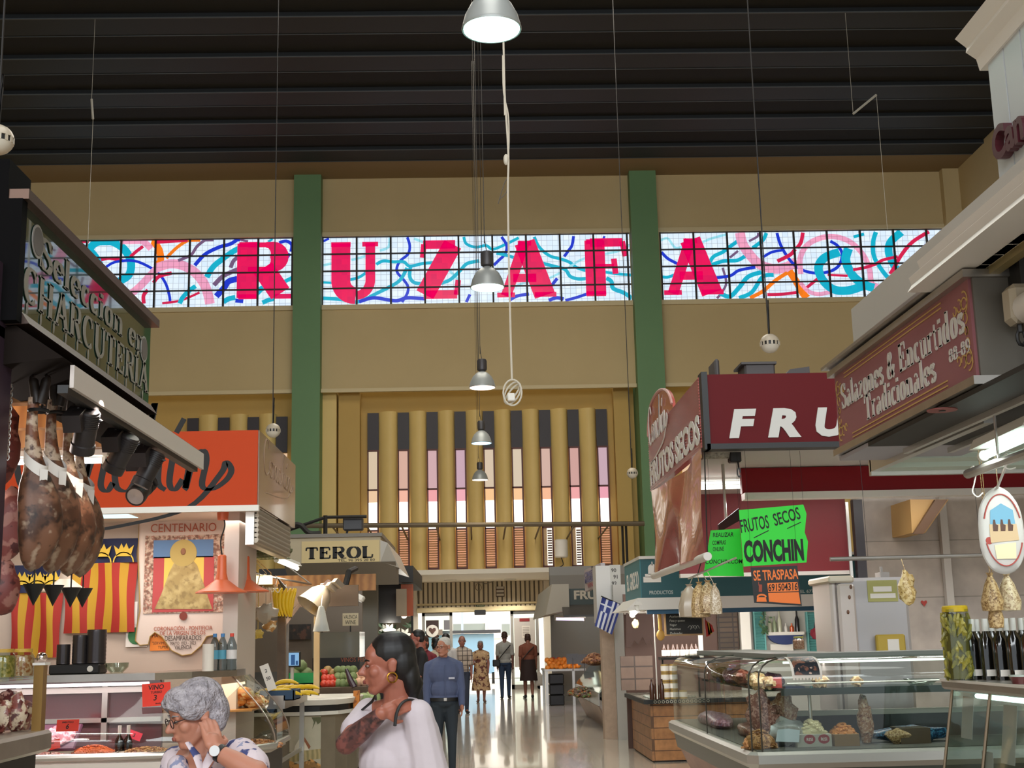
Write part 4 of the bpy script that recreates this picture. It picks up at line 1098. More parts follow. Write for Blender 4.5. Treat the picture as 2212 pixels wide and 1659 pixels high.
# ---- orange pendant lamps
M_lamp_o=mat('orange_enamel','d8663c',.4)
def pendant(px,py0,py1,pys,label,Y,m=M_lamp_o,k=1.0):
    c=atY(px,pys,Y);top=oz0-.012
    t=thing('pendant_lamp',label,'lamp',(c.x,Y,c.z))
    MB().lathe([(.235*k,0),(.23*k,.012),(.15*k,.05),(.06*k,.12),(.045*k,.18),(.04*k,.34),(.03*k,.35),(.0,.35)],(c.x,Y,c.z),30).build('shade',m,t)
    MB().tube(smooth_line([(c.x,Y,c.z+.35),(c.x-.015,Y,c.z+.48),(c.x+.02,Y,top-.16),(c.x+.01,Y,top-.08)],5),.007,6).build('cord',M_black,t)
    MB().lathe([(0,-.1),(.05,-.1),(.058,0),(0,0)],(c.x,Y,top),16).build('ceiling_cup',m,t)
    MB().ell((c.x,Y,c.z+.04),.04,12,8).build('bulb',glow('warm_bulb','ffd8a8',3),t)
pendant(478,1115,1180,1281,'orange pendant lamp hanging left of its twin before the banner',12.2)
pendant(529,1135,1190,1279,'orange pendant lamp hanging nearer the white end wall',12.9)
pendant(140,1115,1180,1279,'pale pendant lamp half hidden behind the drip cones',12.35,mat('pale_enamel','d8c0ac',.4))

# ---- refrigerated wine and sausage case
CY,CX=11.35,-1.85
cs=thing('chilled_display_case','curved glass display case of wine and sausages under the orange sign','display case',(-3.2,CY,0))
bot=[(-5.2,CY,.62),(-2.45,CY,.62),(-2.2,CY+.1,.62),(CX+.02,CY+.75,.62),(CX,CY+1.0,.62),(CX,13.1,.62)]
topl=[(-5.2,CY+.28,1.24),(-2.75,CY+.28,1.24),(-2.55,CY+.4,1.24),(-2.26,CY+.95,1.24),(-2.24,CY+1.1,1.24),(-2.24,13.1,1.24)]
gl=MB();rings=[]
for k in range(9):
    f=k/8;bul=sin(f*pi)*.1
    rings.append([tuple(Vector(b).lerp(Vector(t),f**1.3)+Vector((bul*(.2 if i<1 else .25+.75*min(1,max(0,(b[0]+2.5)/.5))),-bul*(1 if i<2 else .5 if i<4 else 0),0)))for i,(b,t)in enumerate(zip(bot,topl))])
gl.loft(rings,caps=False,closed=False)
gl.build('curved_glass',M_glass,cs,smooth=60)
for i in(1,3,5):MB().tube([r[i]for r in rings],.007,6).build('glass_joint',mat('joint_grey','9c8c80',.3,metal=.5),cs)
MB().tube(bot,.03,8).build('bumper_rail',M_alu,cs)
pb=[(-5.2,CY+.05),(-2.42,CY+.05),(CX-.02,CY+.8),(CX-.02,13.1),(-5.2,13.1)]
MB().prism(pb,(0,0,.56),X3,Y3,.04).build('deck',mat('case_deck','c8bcae',.5),cs,smooth=0)
MB().prism([(x*.99-.05 if i in(1,2,3)else x,y+.12 if i<2 else y)for i,(x,y)in enumerate(pb)],(0,0,.0),X3,Y3,.56).build('base',mat('case_base','3a342e',.5),cs,smooth=0)
MB().box(-5.2,-2.3,CY-.02,CY+.1,.5,.57).build('front_panel',mat('case_white','d0c6bc',.5),cs,smooth=0)
tp_=[(-5.2,CY+.2),(-2.78,CY+.2),(-2.5,CY+.38),(-2.2,CY+.9),(-2.2,12.7),(-2.9,12.7),(-2.9,12.1),(-5.2,12.1)]
MB().prism(tp_,(0,0,1.235),X3,Y3,.06).build('top_shelf',M_steel,cs,smooth=0)
MB().box(-5.2,-2.85,12.15,12.2,.62,1.22).build('rear_glass',mat('rear_mirror','64484a',.15,coat=.5),cs,smooth=0)  # pinkish reflection in the mirror is put into its colour
MB().box(-5.2,-2.85,12.1,12.15,.86,.9).build('rear_rail',M_alu,cs,smooth=0)
MB().box(-5.2,-2.85,12.08,12.15,1.12,1.17).build('rear_rail',M_alu,cs,smooth=0)
for q in(-4.15,-3.38):MB().box(q,q+.05,12.1,12.15,.7,1.2).build('rear_post',M_alu,cs,smooth=0)
a,b=atY(190,1487,CY+.5),atY(300,1487,CY+.5)
MB().tube([(-4.6,CY+.5,1.2),(-2.9,CY+.5,1.2)],.014,8).build('light_tube',glow('case_tube','ffe8ec',3),cs)
light('case_lamp','AREA',(-3.7,CY+.45,1.16),9,(1,.72,.76),(-3.7,CY+.55,0),1.6,.08)
light('case_lamp','AREA',(-2.4,12.3,1.16),3,(1,.78,.55),(-2.3,12.3,0),.5,.5)
# warm inner shelf at the rounded end
MB().box(-2.75,-2.05,12.2,13.2,.92,.935).build('inner_shelf',mat('amber_shelf','c88848',.3),cs,smooth=0)
ZD=.6
def dp(px,py,Y):return atY(px,py,Y)
def heap(name,label,cat,px,Y,z,rx,ry,h,m,n,piece,group=None,seed=1):
    """a shallow pile of pieces on a dish: one uncountable mass"""
    c=atY(px,1600,Y);rr=random.Random(seed)
    b=MB().ell((c.x,Y,z+h*.25),(rx*.92,ry*.92,h*.55),16,8)
    for k in range(n):
        f=rr.random()*2*pi;q=sqrt(rr.random());x=c.x+rx*q*cos(f);y=Y+ry*q*sin(f)
        zz=z+h*(1-q*q)*.9+piece*.3
        M=Matrix.Translation((x,y,zz))@Matrix.Rotation(rr.random()*6,4,'Z')@Matrix.Rotation(rr.random()*1.2,4,'X')
        b.add(MB().ell((0,0,0),(piece,piece*.55,piece*.5),7,5),M)
    o=b.build(name,m);return tag(o,label,cat,group,'stuff')
def dish(px,Y,z,rx,ry,label,col='d8ccc0',name='serving_dish'):
    c=atY(px,1600,Y)
    m=MB().lathe([(0,0),(.7,0),(1,.9),(1,1),(.7,.18),(0,.18)],n=28,M=Matrix.Translation((c.x,Y,z))@Matrix.Diagonal((rx,ry,.03,1)))
    return tag(m.build(name,mat('dish_'+col,col,.4)),label,'dish')
dish(203,CY+.4,ZD,.21,.17,'shallow dish under the heap of orange snacks')
heap('orange_snacks','heaped orange snacks on a dish in the lower left case','snacks',203,CY+.4,ZD+.02,.18,.14,.07,mat('orange_snack','d86a28',.5,noise_=(30,.5),col2='a8481c'),150,.018)
dish(318,CY+.4,ZD,.24,.17,'wide tray of brown sausage slices in front of the wine bottles','c8b8a0')
heap('sausage_slices','brown sausage slices spread on the wide tray','sausages',318,CY+.4,ZD+.02,.2,.14,.04,blotch('sausage_mix','9c6434',[('d8a868',2,.52),('6c3418',2,.6)],.5,20),110,.02,seed=3)
tr=thing('meat_tray','violet plastic tray of wrapped pale meat standing against the case front left','tray',dp(125,1610,CY+.35))
c=dp(128,1585,CY+.45)
Mt=Matrix.Translation((c.x,CY+.45,ZD+.16))@Matrix.Rotation(.7,4,'X')
MB().add(MB().bbox(-.17,.17,-.16,.16,-.02,.012,.012),Mt).build('tray',mat('violet_tray','5a3048',.4),tr)
MB().add(MB().ell((0,0,.02),(.14,.13,.03),16,8,bumps=.5),Mt).build('wrapped_meat',blotch('pale_meat','d0909c',[('f0d4dc',1.4,.5),('a04858',2,.6)],.3,16),tr)
heap('minced_meat','reddish sliced meat spread along the front of the lower left case','meat',95,CY+.3,ZD,.22,.14,.04,blotch('meat_mix','a86050',[('d8b0a0',1.4,.5),('702820',2,.58)],.5,18),80,.025,seed=5)
def card(label,px,py,Y,w,h,m,lines,rot=0,tilt=-.25,name='price_card'):
    c=atY(px,py,Y)
    t=thing(name,label,'price card',(c.x,Y,c.z-h/2))
    M=Matrix.Translation(c)@Matrix.Rotation(rot,4,'Y')@Matrix.Rotation(tilt,4,'X')
    MB().add(MB().box(-w/2,w/2,0,.004,-h/2,h/2),M).build('card',m,t,smooth=0)
    tm=MB()
    for s,lx_,lz,sz in lines:tm.text(s,(lx_*w,-.001,lz*h),X3,Z3,sz*h,-.002,align='c',shear=.15,bold=.02)
    MB().add(tm,M).build('handwriting',M_ink,t,smooth=0)
    return t
card('red card reading VINO 3 hung on the case top shelf',338,1500,CY+.04,.24,.19,M_redcard,[('VINO',0,.22,.2),('TURBIO',0,.05,.1),('3',-.05,-.25,.24),('Botella',.05,-.42,.06)],-.06,0)
card('red price card 6 over the violet meat tray',146,1567,CY+.3,.19,.1,M_redcard,[('EMBUTIDO',0,.2,.14),('6',0,-.28,.4)],0,-.2)
card('red price card leaning low beside the violet tray',108,1610,CY+.2,.17,.08,M_redcard,[('Chorizo',0,.1,.2),('9',0,-.3,.3)],-.2,-.3)
card('pink price card behind the small wine bottles',290,1588,CY+.55,.13,.07,M_pinkcard,[('5',0,-.2,.4)],.35,-.2)
for i,px in enumerate((258,277)):
    c=atY(px,1600,CY+.5)
    bt=thing('wine_bottle',['small dark wine bottle with white cap beside the orange snacks','small dark wine bottle with white cap beside the pink card'][i],'bottle',(c.x,CY+.5,ZD))
    MB().lathe([(0,0),(.036,0),(.038,.01),(.038,.12),(.014,.165),(.013,.2),(0,.2)],(c.x,CY+.5,ZD),18).build('glass',mat('dark_bottle','241612',.1,coat=.5),bt)
    MB().lathe([(0,.245),(.016,.245),(.016,.18),(.0,.18)],(c.x,CY+.5,ZD),14).build('cap',M_white,bt)
heap('nut_mix','brown nut and jerky mix under the rounded glass corner','snacks',545,12.3,ZD,.3,.3,.06,blotch('nut_mix','8a5030',[('c88c58',1.8,.52),('4c2818',2,.6)],.5,16),140,.025,seed=9)
for i,(px,pz)in enumerate(((500,.94),(545,.94),(520,1.02))):
    c=atY(px,1540,12.55)
    tag(MB().ell((c.x,12.55+.1*(i%2),pz+.05),(.13,.09,.06),16,9,bumps=.3,seed=i).build('cheese_pack',blotch('golden_pack','d88840',[('f8d8a0',1.2,.54),('a84818',2,.6)],.25,12)),['amber wrapped cheese pack on the inner shelf, left','amber wrapped cheese pack on the inner shelf, right','amber wrapped cheese pack stacked on the other two'][i],'cheese')
# things standing on the case top
ZT=1.295
mc=thing('black_appliance','low black appliance box under the dark cup stacks','appliance',(-4.1,11.8,ZT))
a,b=atY(113,1440,11.8),atY(222,1440,11.8)
MB().bbox(a.x,b.x,11.7,11.95,ZT,ZT+.085,.012).build('housing',M_black,mc);
MB().lathe([(.02,0),(.026,0),(.026,.006),(.02,.006)],M=Matrix.Translation((b.x-.08,11.697,ZT+.045))@Matrix.Rotation(pi/2,4,'X'),n=16).build('dial',M_white,mc)
for i,(px,top,r)in enumerate(((138,1392,.06),(175,1372,.07),(210,1360,.085))):
    c=atY(px,top,11.83)
    s=MB()
    prof=[(0,0),(r*.9,0)]
    n=9;H=c.z-(ZT+.085)
    for k in range(n):prof+=[(r,H*(k+.3)/n),(r*.97,H*(k+.9)/n)]
    prof+=[(r,H),(0,H)]
    s.lathe(prof,(c.x,11.83,ZT+.085),22)
    tag(s.build('cup_stack',mat('gunmetal','4c484a',.3,metal=.7)),['shortest stack of dark metallic cups on the black appliance','middle stack of dark metallic cups on the black appliance','tallest stack of dark metallic cups on the black appliance'][i],'cups')
c=atY(252,1450,11.85)
tag(MB().lathe([(0,0),(.05,0),(.1,.05),(.105,.09),(.1,.09),(.095,.055),(.045,.01),(0,.01)],(c.x,11.85,ZT),22).build('glass_bowl',M_jarglass),'clear glass bowl beside the black appliance','bowl')
c=atY(449,1448,11.75)
tag(MB().lathe([(0,0),(.05,0),(.05,.235),(.018,.235),(.018,.22),(0,.22)],(c.x,11.75,ZT),20).build('paper_roll',mat('tissue','e4dcd2',.9)),'white paper roll standing beside the water bottles','paper roll')
for i,px in enumerate((463,480,500)):
    y=11.98-.06*(i==2);c=atY(px,1440,y)
    wb_=thing('water_bottle',['clear water bottle with blue cap next to the paper roll','clear water bottle with blue cap, the middle one','clear water bottle with red cap, nearest the white end wall'][i],'bottle',(c.x,y,ZT))
    MB().lathe([(0,0),(.043,0),(.046,.02),(.042,.08),(.046,.1),(.042,.14),(.046,.18),(.046,.22),(.018,.29),(.016,.3),(0,.3)],(c.x,y,ZT),18).build('bottle',thin_glass('pet','d8e4ea',.72,.1),wb_)
    MB().lathe([(.0465,.1),(.0475,.1),(.0475,.18),(.0465,.18)],(c.x,y,ZT),18,caps=False).build('label',mat('label_blue' if i<2 else 'label_white','5aa0b8' if i<2 else 'd8d4d4',.6),wb_)
    MB().lathe([(0,.325),(.018,.325),(.018,.295),(0,.295)],(c.x,y,ZT),14).build('cap',mat('cap%d'%(i==2),'d84838' if i==2 else '4880b8',.5),wb_)
# ================================================================== fruit stall and the stalls beyond on the left
M_pole=mat('worn_pole','6a5848',.5,metal=.3,noise_=(8,.5))
M_beige=mat('beige_post','c0a478',.5)
M_brass=mat('brass','b08a50',.3,metal=.8)
YFb=20.4
sbox('wall_fruit_back',mat('dim_wall','7a6c5e',.6,noise_=(1.5,.4),col2='685a50'),-5.5,P(782,1300,YFb).x,YFb,YFb+.1,0,2.55)
zfc=atY(700,1262,17.5).z
sbox('ceiling_fruit_stall',mat('fruit_ceiling','b0a898',.6),-5.5,-2.78,14.5,19.4,2.78,2.84)
a,b=atY(560,1268,16.3),atY(800,1308,16.3)
tag(MB().box(a.x-.3,b.x-.15,16.3,16.36,b.z,a.z).build('fascia_board',mat('dark_board','5c4630',.6),smooth=0),'dark brown fascia board across the fruit stall behind the banana bunch','board')
a,b=atY(640,1243,17.6),atY(812,1275,17.6)
tag(MB().box(a.x-.6,b.x,17.6,17.66,b.z,a.z).build('fascia_board',M_wood,smooth=0),'warm wooden fascia board beneath the cream sign with black letters','board')
# posts
def post(px,y0,y1,Y,w,m,label):
    a,b=atY(px,y0,Y),atY(px,y1,Y)
    return tag(MB().box(a.x-w/2,a.x+w/2,Y-w/2,Y+w/2,b.z if y1<1650 else 0,a.z).build('stall_post',m,smooth=0),label,'post')
post(610,1262,1660,15.6,.09,M_pole,'dark worn post behind the blue banana crate')
post(621,1290,1660,15.9,.04,M_steel,'thin steel post beside the dark worn post')
post(685,1308,1497,16.5,.07,M_beige,'beige post in the middle of the vegetable display')
br=MB().tube([atY(612,1352,15.6),atY(645,1308,16.2)],.03,4)
tag(br.build('brace',mat('brown_brace','4c3828',.6),smooth=0),'slanting brown brace behind the hanging bananas','brace')
# hook rail and lights at the near end
hr=thing('hook_rail','steel rail with white hooks running back over the fruit counter','rail',atY(600,1230,14.6))
p0,p1=atY(548,1240,14.2),atY(672,1262,17.4)
MB().tube([p0,p1],.012,8).build('rail',M_steel,hr)
MB().tube([(-2.82,p0.y+.35,2.79),p0+Vector((0,.35,0))],.01,6).build('hanger',M_steel,hr);MB().tube([(-2.82,p1.y,2.79),p1],.01,6).build('hanger',M_steel,hr)
for k in range(4):
    q=p0.lerp(p1,.06+.09*k)
    MB().tube(smooth_line([q+Vector((0,0,.02)),q+Vector((.02,0,0)),q+Vector((0,0,-.12)),q+Vector((.035,0,-.17)),q+Vector((.06,0,-.12))],4),.006,6).build('hook',M_white,hr)
bk=thing('wire_basket','greenish wire basket of oddments hanging under the rolled shutter','basket',atY(595,1200,14.3))
a,b=atY(556,1182,14.3),atY(622,1204,14.3)
w_=MB()
for z_ in(a.z,(a.z+b.z)/2,b.z):w_.tube([(a.x,14.2,z_),(b.x,14.2,z_),(b.x,14.5,z_),(a.x,14.5,z_)],.006,5,closed=True)
for k in range(9):
    x=a.x+(b.x-a.x)*k/8;w_.tube([(x,14.2,a.z),(x,14.2,b.z),(x,14.5,b.z)],.004,5)
w_.build('wire',mat('green_wire','8a9468',.5),bk)
MB().ell(((a.x+b.x)/2,14.35,b.z+.07),(.2,.1,.06),14,8,bumps=.5).build('oddments',mat('oddments','5c5c3c',.7),bk)
MB().tube([(a.x+.05,14.35,a.z),(a.x+.05,14.35,2.78)],.005,5).build('hanger',M_steel,bk)
tube_light('strip_light','lit strip light slanting over the fruit counter near the cream sign with black letters',atY(597,1210,15.2),atY(642,1228,16.2),.022,watts=26,col=(1,.93,.8))
wl=thing('heat_lamp','glowing warm lamp at the near end of the fruit stall','lamp',atY(565,1252,14.6))
MB().box(atY(548,1262,14.6).x,atY(584,1262,14.6).x,14.6,14.75,atY(565,1262,14.6).z,atY(565,1243,14.6).z).build('diffuser',glow('amber_glow','ffdca0',3),wl,smooth=0)
MB().box(atY(546,1262,14.6).x,atY(592,1262,14.6).x,14.58,14.8,atY(565,1268,14.6).z,atY(565,1263,14.6).z).build('shelf',M_brass,wl,smooth=0)
light('fruit_lamp','AREA',(-3.0,16.5,2.72),30,(1,.9,.75),(-3,16.4,0),1.2,2)

# ---- bananas
M_ban=mat('banana_skin','e6bc1e',.45,noise_=(6,.35),col2='d0a018')
M_bant=mat('banana_tip','3c3018',.6)
def banana_mesh(L=.19,r=.018,curve=.9):
    m=MB();P_=[]
    for k in range(9):
        f=(k/8-.5)*curve;P_.append((sin(f)*L/curve,0,(1-cos(f))*L/curve))
    m.m(0).tube(P_,[r*.45,r*.8,r,r*1.04,r*1.04,r,r*.9,r*.6,r*.35],7)
    e=Vector(P_[-1]);d=(e-Vector(P_[-2])).normalized()
    m.m(1).tube([e,e+d*.012],[r*.35,r*.3],6)
    return m
hb_c=atY(614,1270,15.4)
hbn=thing('banana_bunch','bunch of ripe bananas hanging from the hook rail','bananas',hb_c)
MB().tube([p0.lerp(p1,.375),hb_c,hb_c+Vector((0,0,-.03))],[.006,.03,.035],8).build('stalk',M_bant,hbn)
for k in range(7):
    f=-1.3+k*.42
    b0_=banana_mesh(.34,.026,1.0)
    M=Matrix.Translation(hb_c+Vector((.1*sin(f),-.045*cos(f),-.17)))@Matrix.Rotation(f*.13,4,'Y')@Matrix.Rotation(f,4,'Z')@Matrix.Rotation(pi/2,4,'Y')
    MB().add(b0_,M).build('banana',[M_ban,M_bant],hbn,smooth=60)
# steel tray table with banana crates
tt=thing('tray_table','steel tray table holding banana crates beside the curved counter','table',(-2.3,13.7,0))
ya_,yb_=13.35,15.1
xr_=-1.93
ztt=atY(590,1514,ya_).z
MB().box(-2.9,xr_,ya_,yb_,ztt-.02,ztt).build('tray_floor',M_steel,tt,smooth=0)
MB().box(-2.9,xr_,ya_-.012,ya_,ztt-.08,ztt+.05).build('tray_lip',M_steel,tt,smooth=0)
MB().box(xr_,xr_+.012,ya_,yb_,ztt-.08,ztt+.05).build('tray_lip',M_steel,tt,smooth=0)
for x,y in((xr_-.04,ya_+.03),(xr_-.04,yb_-.05),(-2.8,ya_+.03),(-2.8,yb_-.05)):
    MB().box(x-.025,x+.025,y-.025,y+.025,0,ztt-.02).build('leg',M_alu,tt,smooth=0)
MB().box(xr_-.05,xr_-.03,ya_,yb_,.35,.39).build('stretcher',M_alu,tt,smooth=0)
def crate(px,py,Y,w,d,h,z,label,m,group=None):
    c=atY(px,py,Y)
    t=thing('fruit_crate',label,'crate',(c.x,Y,z),group)
    b=MB()
    b.box(c.x-w/2,c.x+w/2,Y,Y+.012,z,z+h).box(c.x-w/2,c.x+w/2,Y+d-.012,Y+d,z,z+h)
    b.box(c.x-w/2,c.x-w/2+.012,Y,Y+d,z,z+h).box(c.x+w/2-.012,c.x+w/2,Y,Y+d,z,z+h)
    b.box(c.x-w/2,c.x+w/2,Y,Y+d,z,z+.01)
    b.build('crate_body',m,t,smooth=0)
    return t
cr1=crate(598,1500,13.35,.34,.5,.1,ztt,'dark blue card crate of bananas on the steel tray table',mat('blue_card','24405c',.6))
c0=atY(598,1500,13.4)
proto=None
rb=random.Random(5)
spots_b=[(c0.x-.12+.06*(k%5),13.45+.1*(k//5),ztt+.075+.02*(k%2),rb.uniform(-.5,.5))for k in range(9)]+[(atY(632,1480,14.3).x+.085*(k%4)-.08,14.1+.16*(k//4),ztt+.05+.055*(k//4),rb.uniform(-.4,.8))for k in range(9)]
for k,(x,y,z_,r_)in enumerate(spots_b):
    if proto is None:
        proto=banana_mesh(.26,.023,.9).build('banana',[M_ban,M_bant],smooth=60);o=proto
    else:
        o=proto.copy();COL.objects.link(o)
    o.location=(x,y,z_);o.rotation_euler=(pi*.93+r_*.3,0,r_+.2)
    tag(o,'ripe yellow banana lying on the steel tray table','banana','bananas on the tray table')
card('white slanted price sign among the table bananas',579,1463,13.3,.09,.26,M_paper,[('2',0,.2,.12),('50',0,-.1,.12)],-.35,0,'price_sign')
# curved counter with printed front
kc=thing('curved_counter','white rimmed curved fruit counter with a printed farm scene front','counter',(-1.9,15.3,0))
yk=15.4
pl_=[(-2.6,yk),(-1.8,yk-.01),(-1.62,yk+.13),(-1.5,yk+.4),(-1.43,yk+.9),(-1.43,yk+1.4),(-2.6,yk+1.4)]
ztop=atY(690,1512,yk).z
def scaled(k):return[(-2.3+(x+2.3)*k,yk+1+(y-yk-1)*k)for x,y in pl_]
MB().loft([[(x,y,ztop-.06)for x,y in scaled(1.0)],[(x,y,ztop)for x,y in scaled(1.03)],[(x,y,ztop+.015)for x,y in scaled(1.0)],[(x,y,ztop-.03)for x,y in scaled(.9)]]).build('white_rim',mat('rim_white','d8d2c6',.4),kc)
MB().prism(scaled(.97),(0,0,ztop-.13),X3,Y3,.07).build('dark_band',M_black,kc,smooth=0)
MB().prism(scaled(1.01),(0,0,ztop-.17),X3,Y3,.04).build('white_rim',mat('rim_white','d8d2c6',.4),kc,smooth=0)
MB().prism(scaled(.95),(0,0,0.02),X3,Y3,ztop-.19).build('counter_body',mat('panel_sand','807460',.4,noise_=(2,.4)),kc,smooth=0)
ps=scaled(.955);fx0,fx1,fy=-2.16,ps[1][0]+.02,ps[0][1]-.004
def fp(u,v):return(fx0+(fx1-fx0)*u,v*(ztop-.2)+.02)
def decal(nm,m,pts,d):MB().prism([fp(*q)for q in pts],(0,fy-d,0),X3,Z3,-.002).build(nm,m,kc,smooth=0)
decal('print_sky',mat('print_sky','bcb49c',.5,noise_=(2,.4)),[(0,0),(1,0),(1,1),(0,1)],.008)
decal('print_field',waves('print_field','8c8054','b4a070',6,'X',.5,dist=4),[(0,.25),(1,.3),(1,.46),(0,.42)],.011)
decal('print_hut',mat('print_wall','dcd2bc',.6),[(.15,.44),(.62,.44),(.6,.52),(.4,.7),(.18,.52)],.014)
decal('print_roof',mat('print_roof','8c5434',.6),[(.4,.72),(.68,.5),(.62,.46),(.38,.68)],.017)
decal('print_fruit',blotch('print_fruit','8c6430',[('c8904c',1.2,.52),('4c4020',2,.6)],.5,9),[(0,0),(1,0),(1,.2),(.7,.3),(.3,.22),(0,.28)],.014)
decal('print_palm',mat('print_leaf','5c5c3c',.6),[(.7,.98),(1,.98),(1,.9),(.9,.86),(.84,.92),(.72,.78),(.78,.9)],.014)
# ---- vegetable display behind the counter
vd=thing('vegetable_display','sloping dark display stand of vegetables behind the curved counter','display stand',(-2.2,17.5,0))
zv=atY(700,1478,17.0).z
Ms=Matrix.Translation((-2.55,17.6,zv))@Matrix.Rotation(.18,4,'X')
MB().add(MB().box(-1.2,1.15,-.5,.8,-.06,0),Ms).build('shelf_board',M_dark,vd,smooth=0)
MB().add(MB().box(-1.2,1.15,-.53,-.5,-.06,.05),Ms).build('front_lip',M_pole,vd,smooth=0)
MB().box(-3.7,-1.45,17.3,18.2,0,zv-.2).build('base',M_dark,vd,smooth=0)
cg=crate(657,1468,17.35,.42,.3,.14,zv+.0,'bright green plastic crate of melons beside the pay screen',mat('crate_green','1c8a48',.4))
def fruit(name,label,cat,group,pts,rad,m,sq=1.0,stem=None):
    pr=None
    for k,(x,y,z_)in enumerate(pts):
        if pr is None:
            pr=MB().ell((0,0,0),(rad,rad,rad*sq),12,8,bumps=.12,seed=k).build(name,m);o=pr
        else:
            o=pr.copy();COL.objects.link(o)
        o.location=(x,y,z_);o.rotation_euler=(0,0,k*1.3)
        tag(o,label,cat,group)
def onshelf(px,Y,lift=0.0):
    c=atY(px,1470,Y);q=Ms@Vector((0,0,0));return(c.x,Y,zv+(Y-17.6)*tan(.18)+lift)
fruit('melon','grey green melon in the green crate','melon','melons in the green crate',[onshelf(640,17.5,.13),onshelf(662,17.5,.14),onshelf(650,17.5,.24)],.085,mat('melon_skin','7c8a5c',.6,noise_=(14,.5),col2='5c6c44'))
fruit('tomato','red tomato piled left of the beige post','tomato','tomatoes beside the beige post',[onshelf(700+9*(k%4),17.3+.12*(k//4),.05+.045*(k//4))for k in range(9)],.052,mat('tomato_skin','c8402c',.3))
fruit('onion','pale brown onion piled above the tomatoes','onion','onions above the tomatoes',[onshelf(698+10*k,17.7,.1+.04*(k%2))for k in range(3)],.06,mat('onion_skin','b08c54',.4))
fruit('artichoke','dark green artichoke piled right of the beige post','artichoke','artichokes beside the beige post',[onshelf(730+11*(k%4),17.3+.12*(k//4),.05+.06*(k//4))for k in range(12)],.058,mat('artichoke_leaf','6c7c48',.6,noise_=(20,.6),col2='8c9868'))
fruit('white_onion','pale onion in the pile next to the artichokes','onion','pale onions near the artichokes',[onshelf(775+11*(k%2),17.35+.12*(k//2),.05+.05*(k//2))for k in range(4)],.058,mat('pale_onion','d8a888',.4))
fruit('leafy_cabbage','pale green cabbage head near the woman in white','cabbage','cabbages near the woman in white',[onshelf(786,16.6,-.02),onshelf(805,16.65,.0)],.1,mat('cabbage','a8b478',.6,noise_=(9,.6),col2='3c5a2c'))
e_=MB().tube([Vector(onshelf(748,17.2,.25)),Vector(onshelf(757,17.15,.12)),Vector(onshelf(766,17.1,.03))],[.02,.04,.045],10)
tag(e_.build('aubergine',mat('aubergine','3c2c34',.25)),'dark aubergine leaning across the artichokes','aubergine')
oc=MB().box(atY(764,1490,16.0).x,atY(777,1490,16.0).x,15.95,16.05,atY(770,1546,16).z,atY(770,1492,16).z)
tag(oc.build('carrot_stack',blotch('carrots','c47424',[('8c4c14',2,.55)],.6,14),smooth=0),'upright orange stack of bundled carrots behind the woman','carrots')
# pay screen
ps_=thing('pay_screen','small lit screen on a pole stand at the fruit stall','screen',atY(632,1442,16.9))
a,b=atY(617,1408,16.9),atY(649,1441,16.9)
MB().bbox(a.x,b.x,16.9,16.94,b.z,a.z,.008).build('casing',M_black,ps_)
MB().box(a.x+.015,b.x-.02,16.894,16.9,b.z+.02,a.z-.015).build('display',glow('screen_blue','88b8e0',.9),ps_,smooth=0)
MB().box(a.x+.07,a.x+.12,16.891,16.894,b.z+.03,a.z-.04).box(a.x+.13,b.x-.03,16.891,16.894,b.z+.03,b.z+.08).build('display_blocks',glow('screen_dark','2c64a0',.6),ps_,smooth=0)
MB().box(a.x+.06,a.x+.1,16.93,16.96,0,b.z).build('pole',M_alu,ps_,smooth=0)
# wine board, picture, back labels
t_,p,q,yy=poster('wall_picture','dark reddish landscape picture on the fruit stall wall','picture',624,1349,672,1381,blotch('landscape_print','2c2018',[('5c3828',1.2,.55),('14100c',2,.55)],.4,6),0,20.3)
wbd=thing('wine_sign','small cream sign reading VALENCIA WINE standing on a counter','sign',atY(757,1352,19.5))
a,b=atY(740,1325,19.5),atY(774,1351,19.5)
MB().box(a.x,b.x,19.5,19.52,b.z,a.z).build('board',mat('cream_board','d0c0a0',.7),wbd,smooth=0)
MB().text('VALENCIA',((a.x+b.x)/2,19.499,b.z+.1),X3,Z3,.055,-.003,width=.2,align='c').text('WINE',((a.x+b.x)/2,19.499,b.z+.02),X3,Z3,.06,-.003,width=.16,align='c').build('lettering',M_ink,wbd,smooth=0)
MB().box((a.x+b.x)/2-.01,(a.x+b.x)/2+.01,19.5,19.52,b.z-.1,b.z).build('stem',M_dark,wbd,smooth=0)
vc=thing('vinos_counter','dark glass counter lettered VINOS beneath the wine sign','counter',(-2.2,19.4,0))
a=atY(675,1420,19.3);zz_=atY(757,1365,19.3).z
MB().box(a.x,-1.7,19.3,20.2,0,atY(757,1420,19.3).z).build('base',M_dark,vc,smooth=0)
MB().box(a.x,-1.7,19.3,20.2,atY(757,1420,19.3).z,zz_).build('glass_case',mat('smoky_glass','6c6a60',.1,coat=.5),vc,smooth=0)
p=atY(736,1430,19.29);MB().text('VINOS PEDRO',(p.x,19.299,p.z),X3,Z3,.06,-.003,width=.48).build('lettering',mat('rust_letter','9c5438',.6),vc,smooth=0)
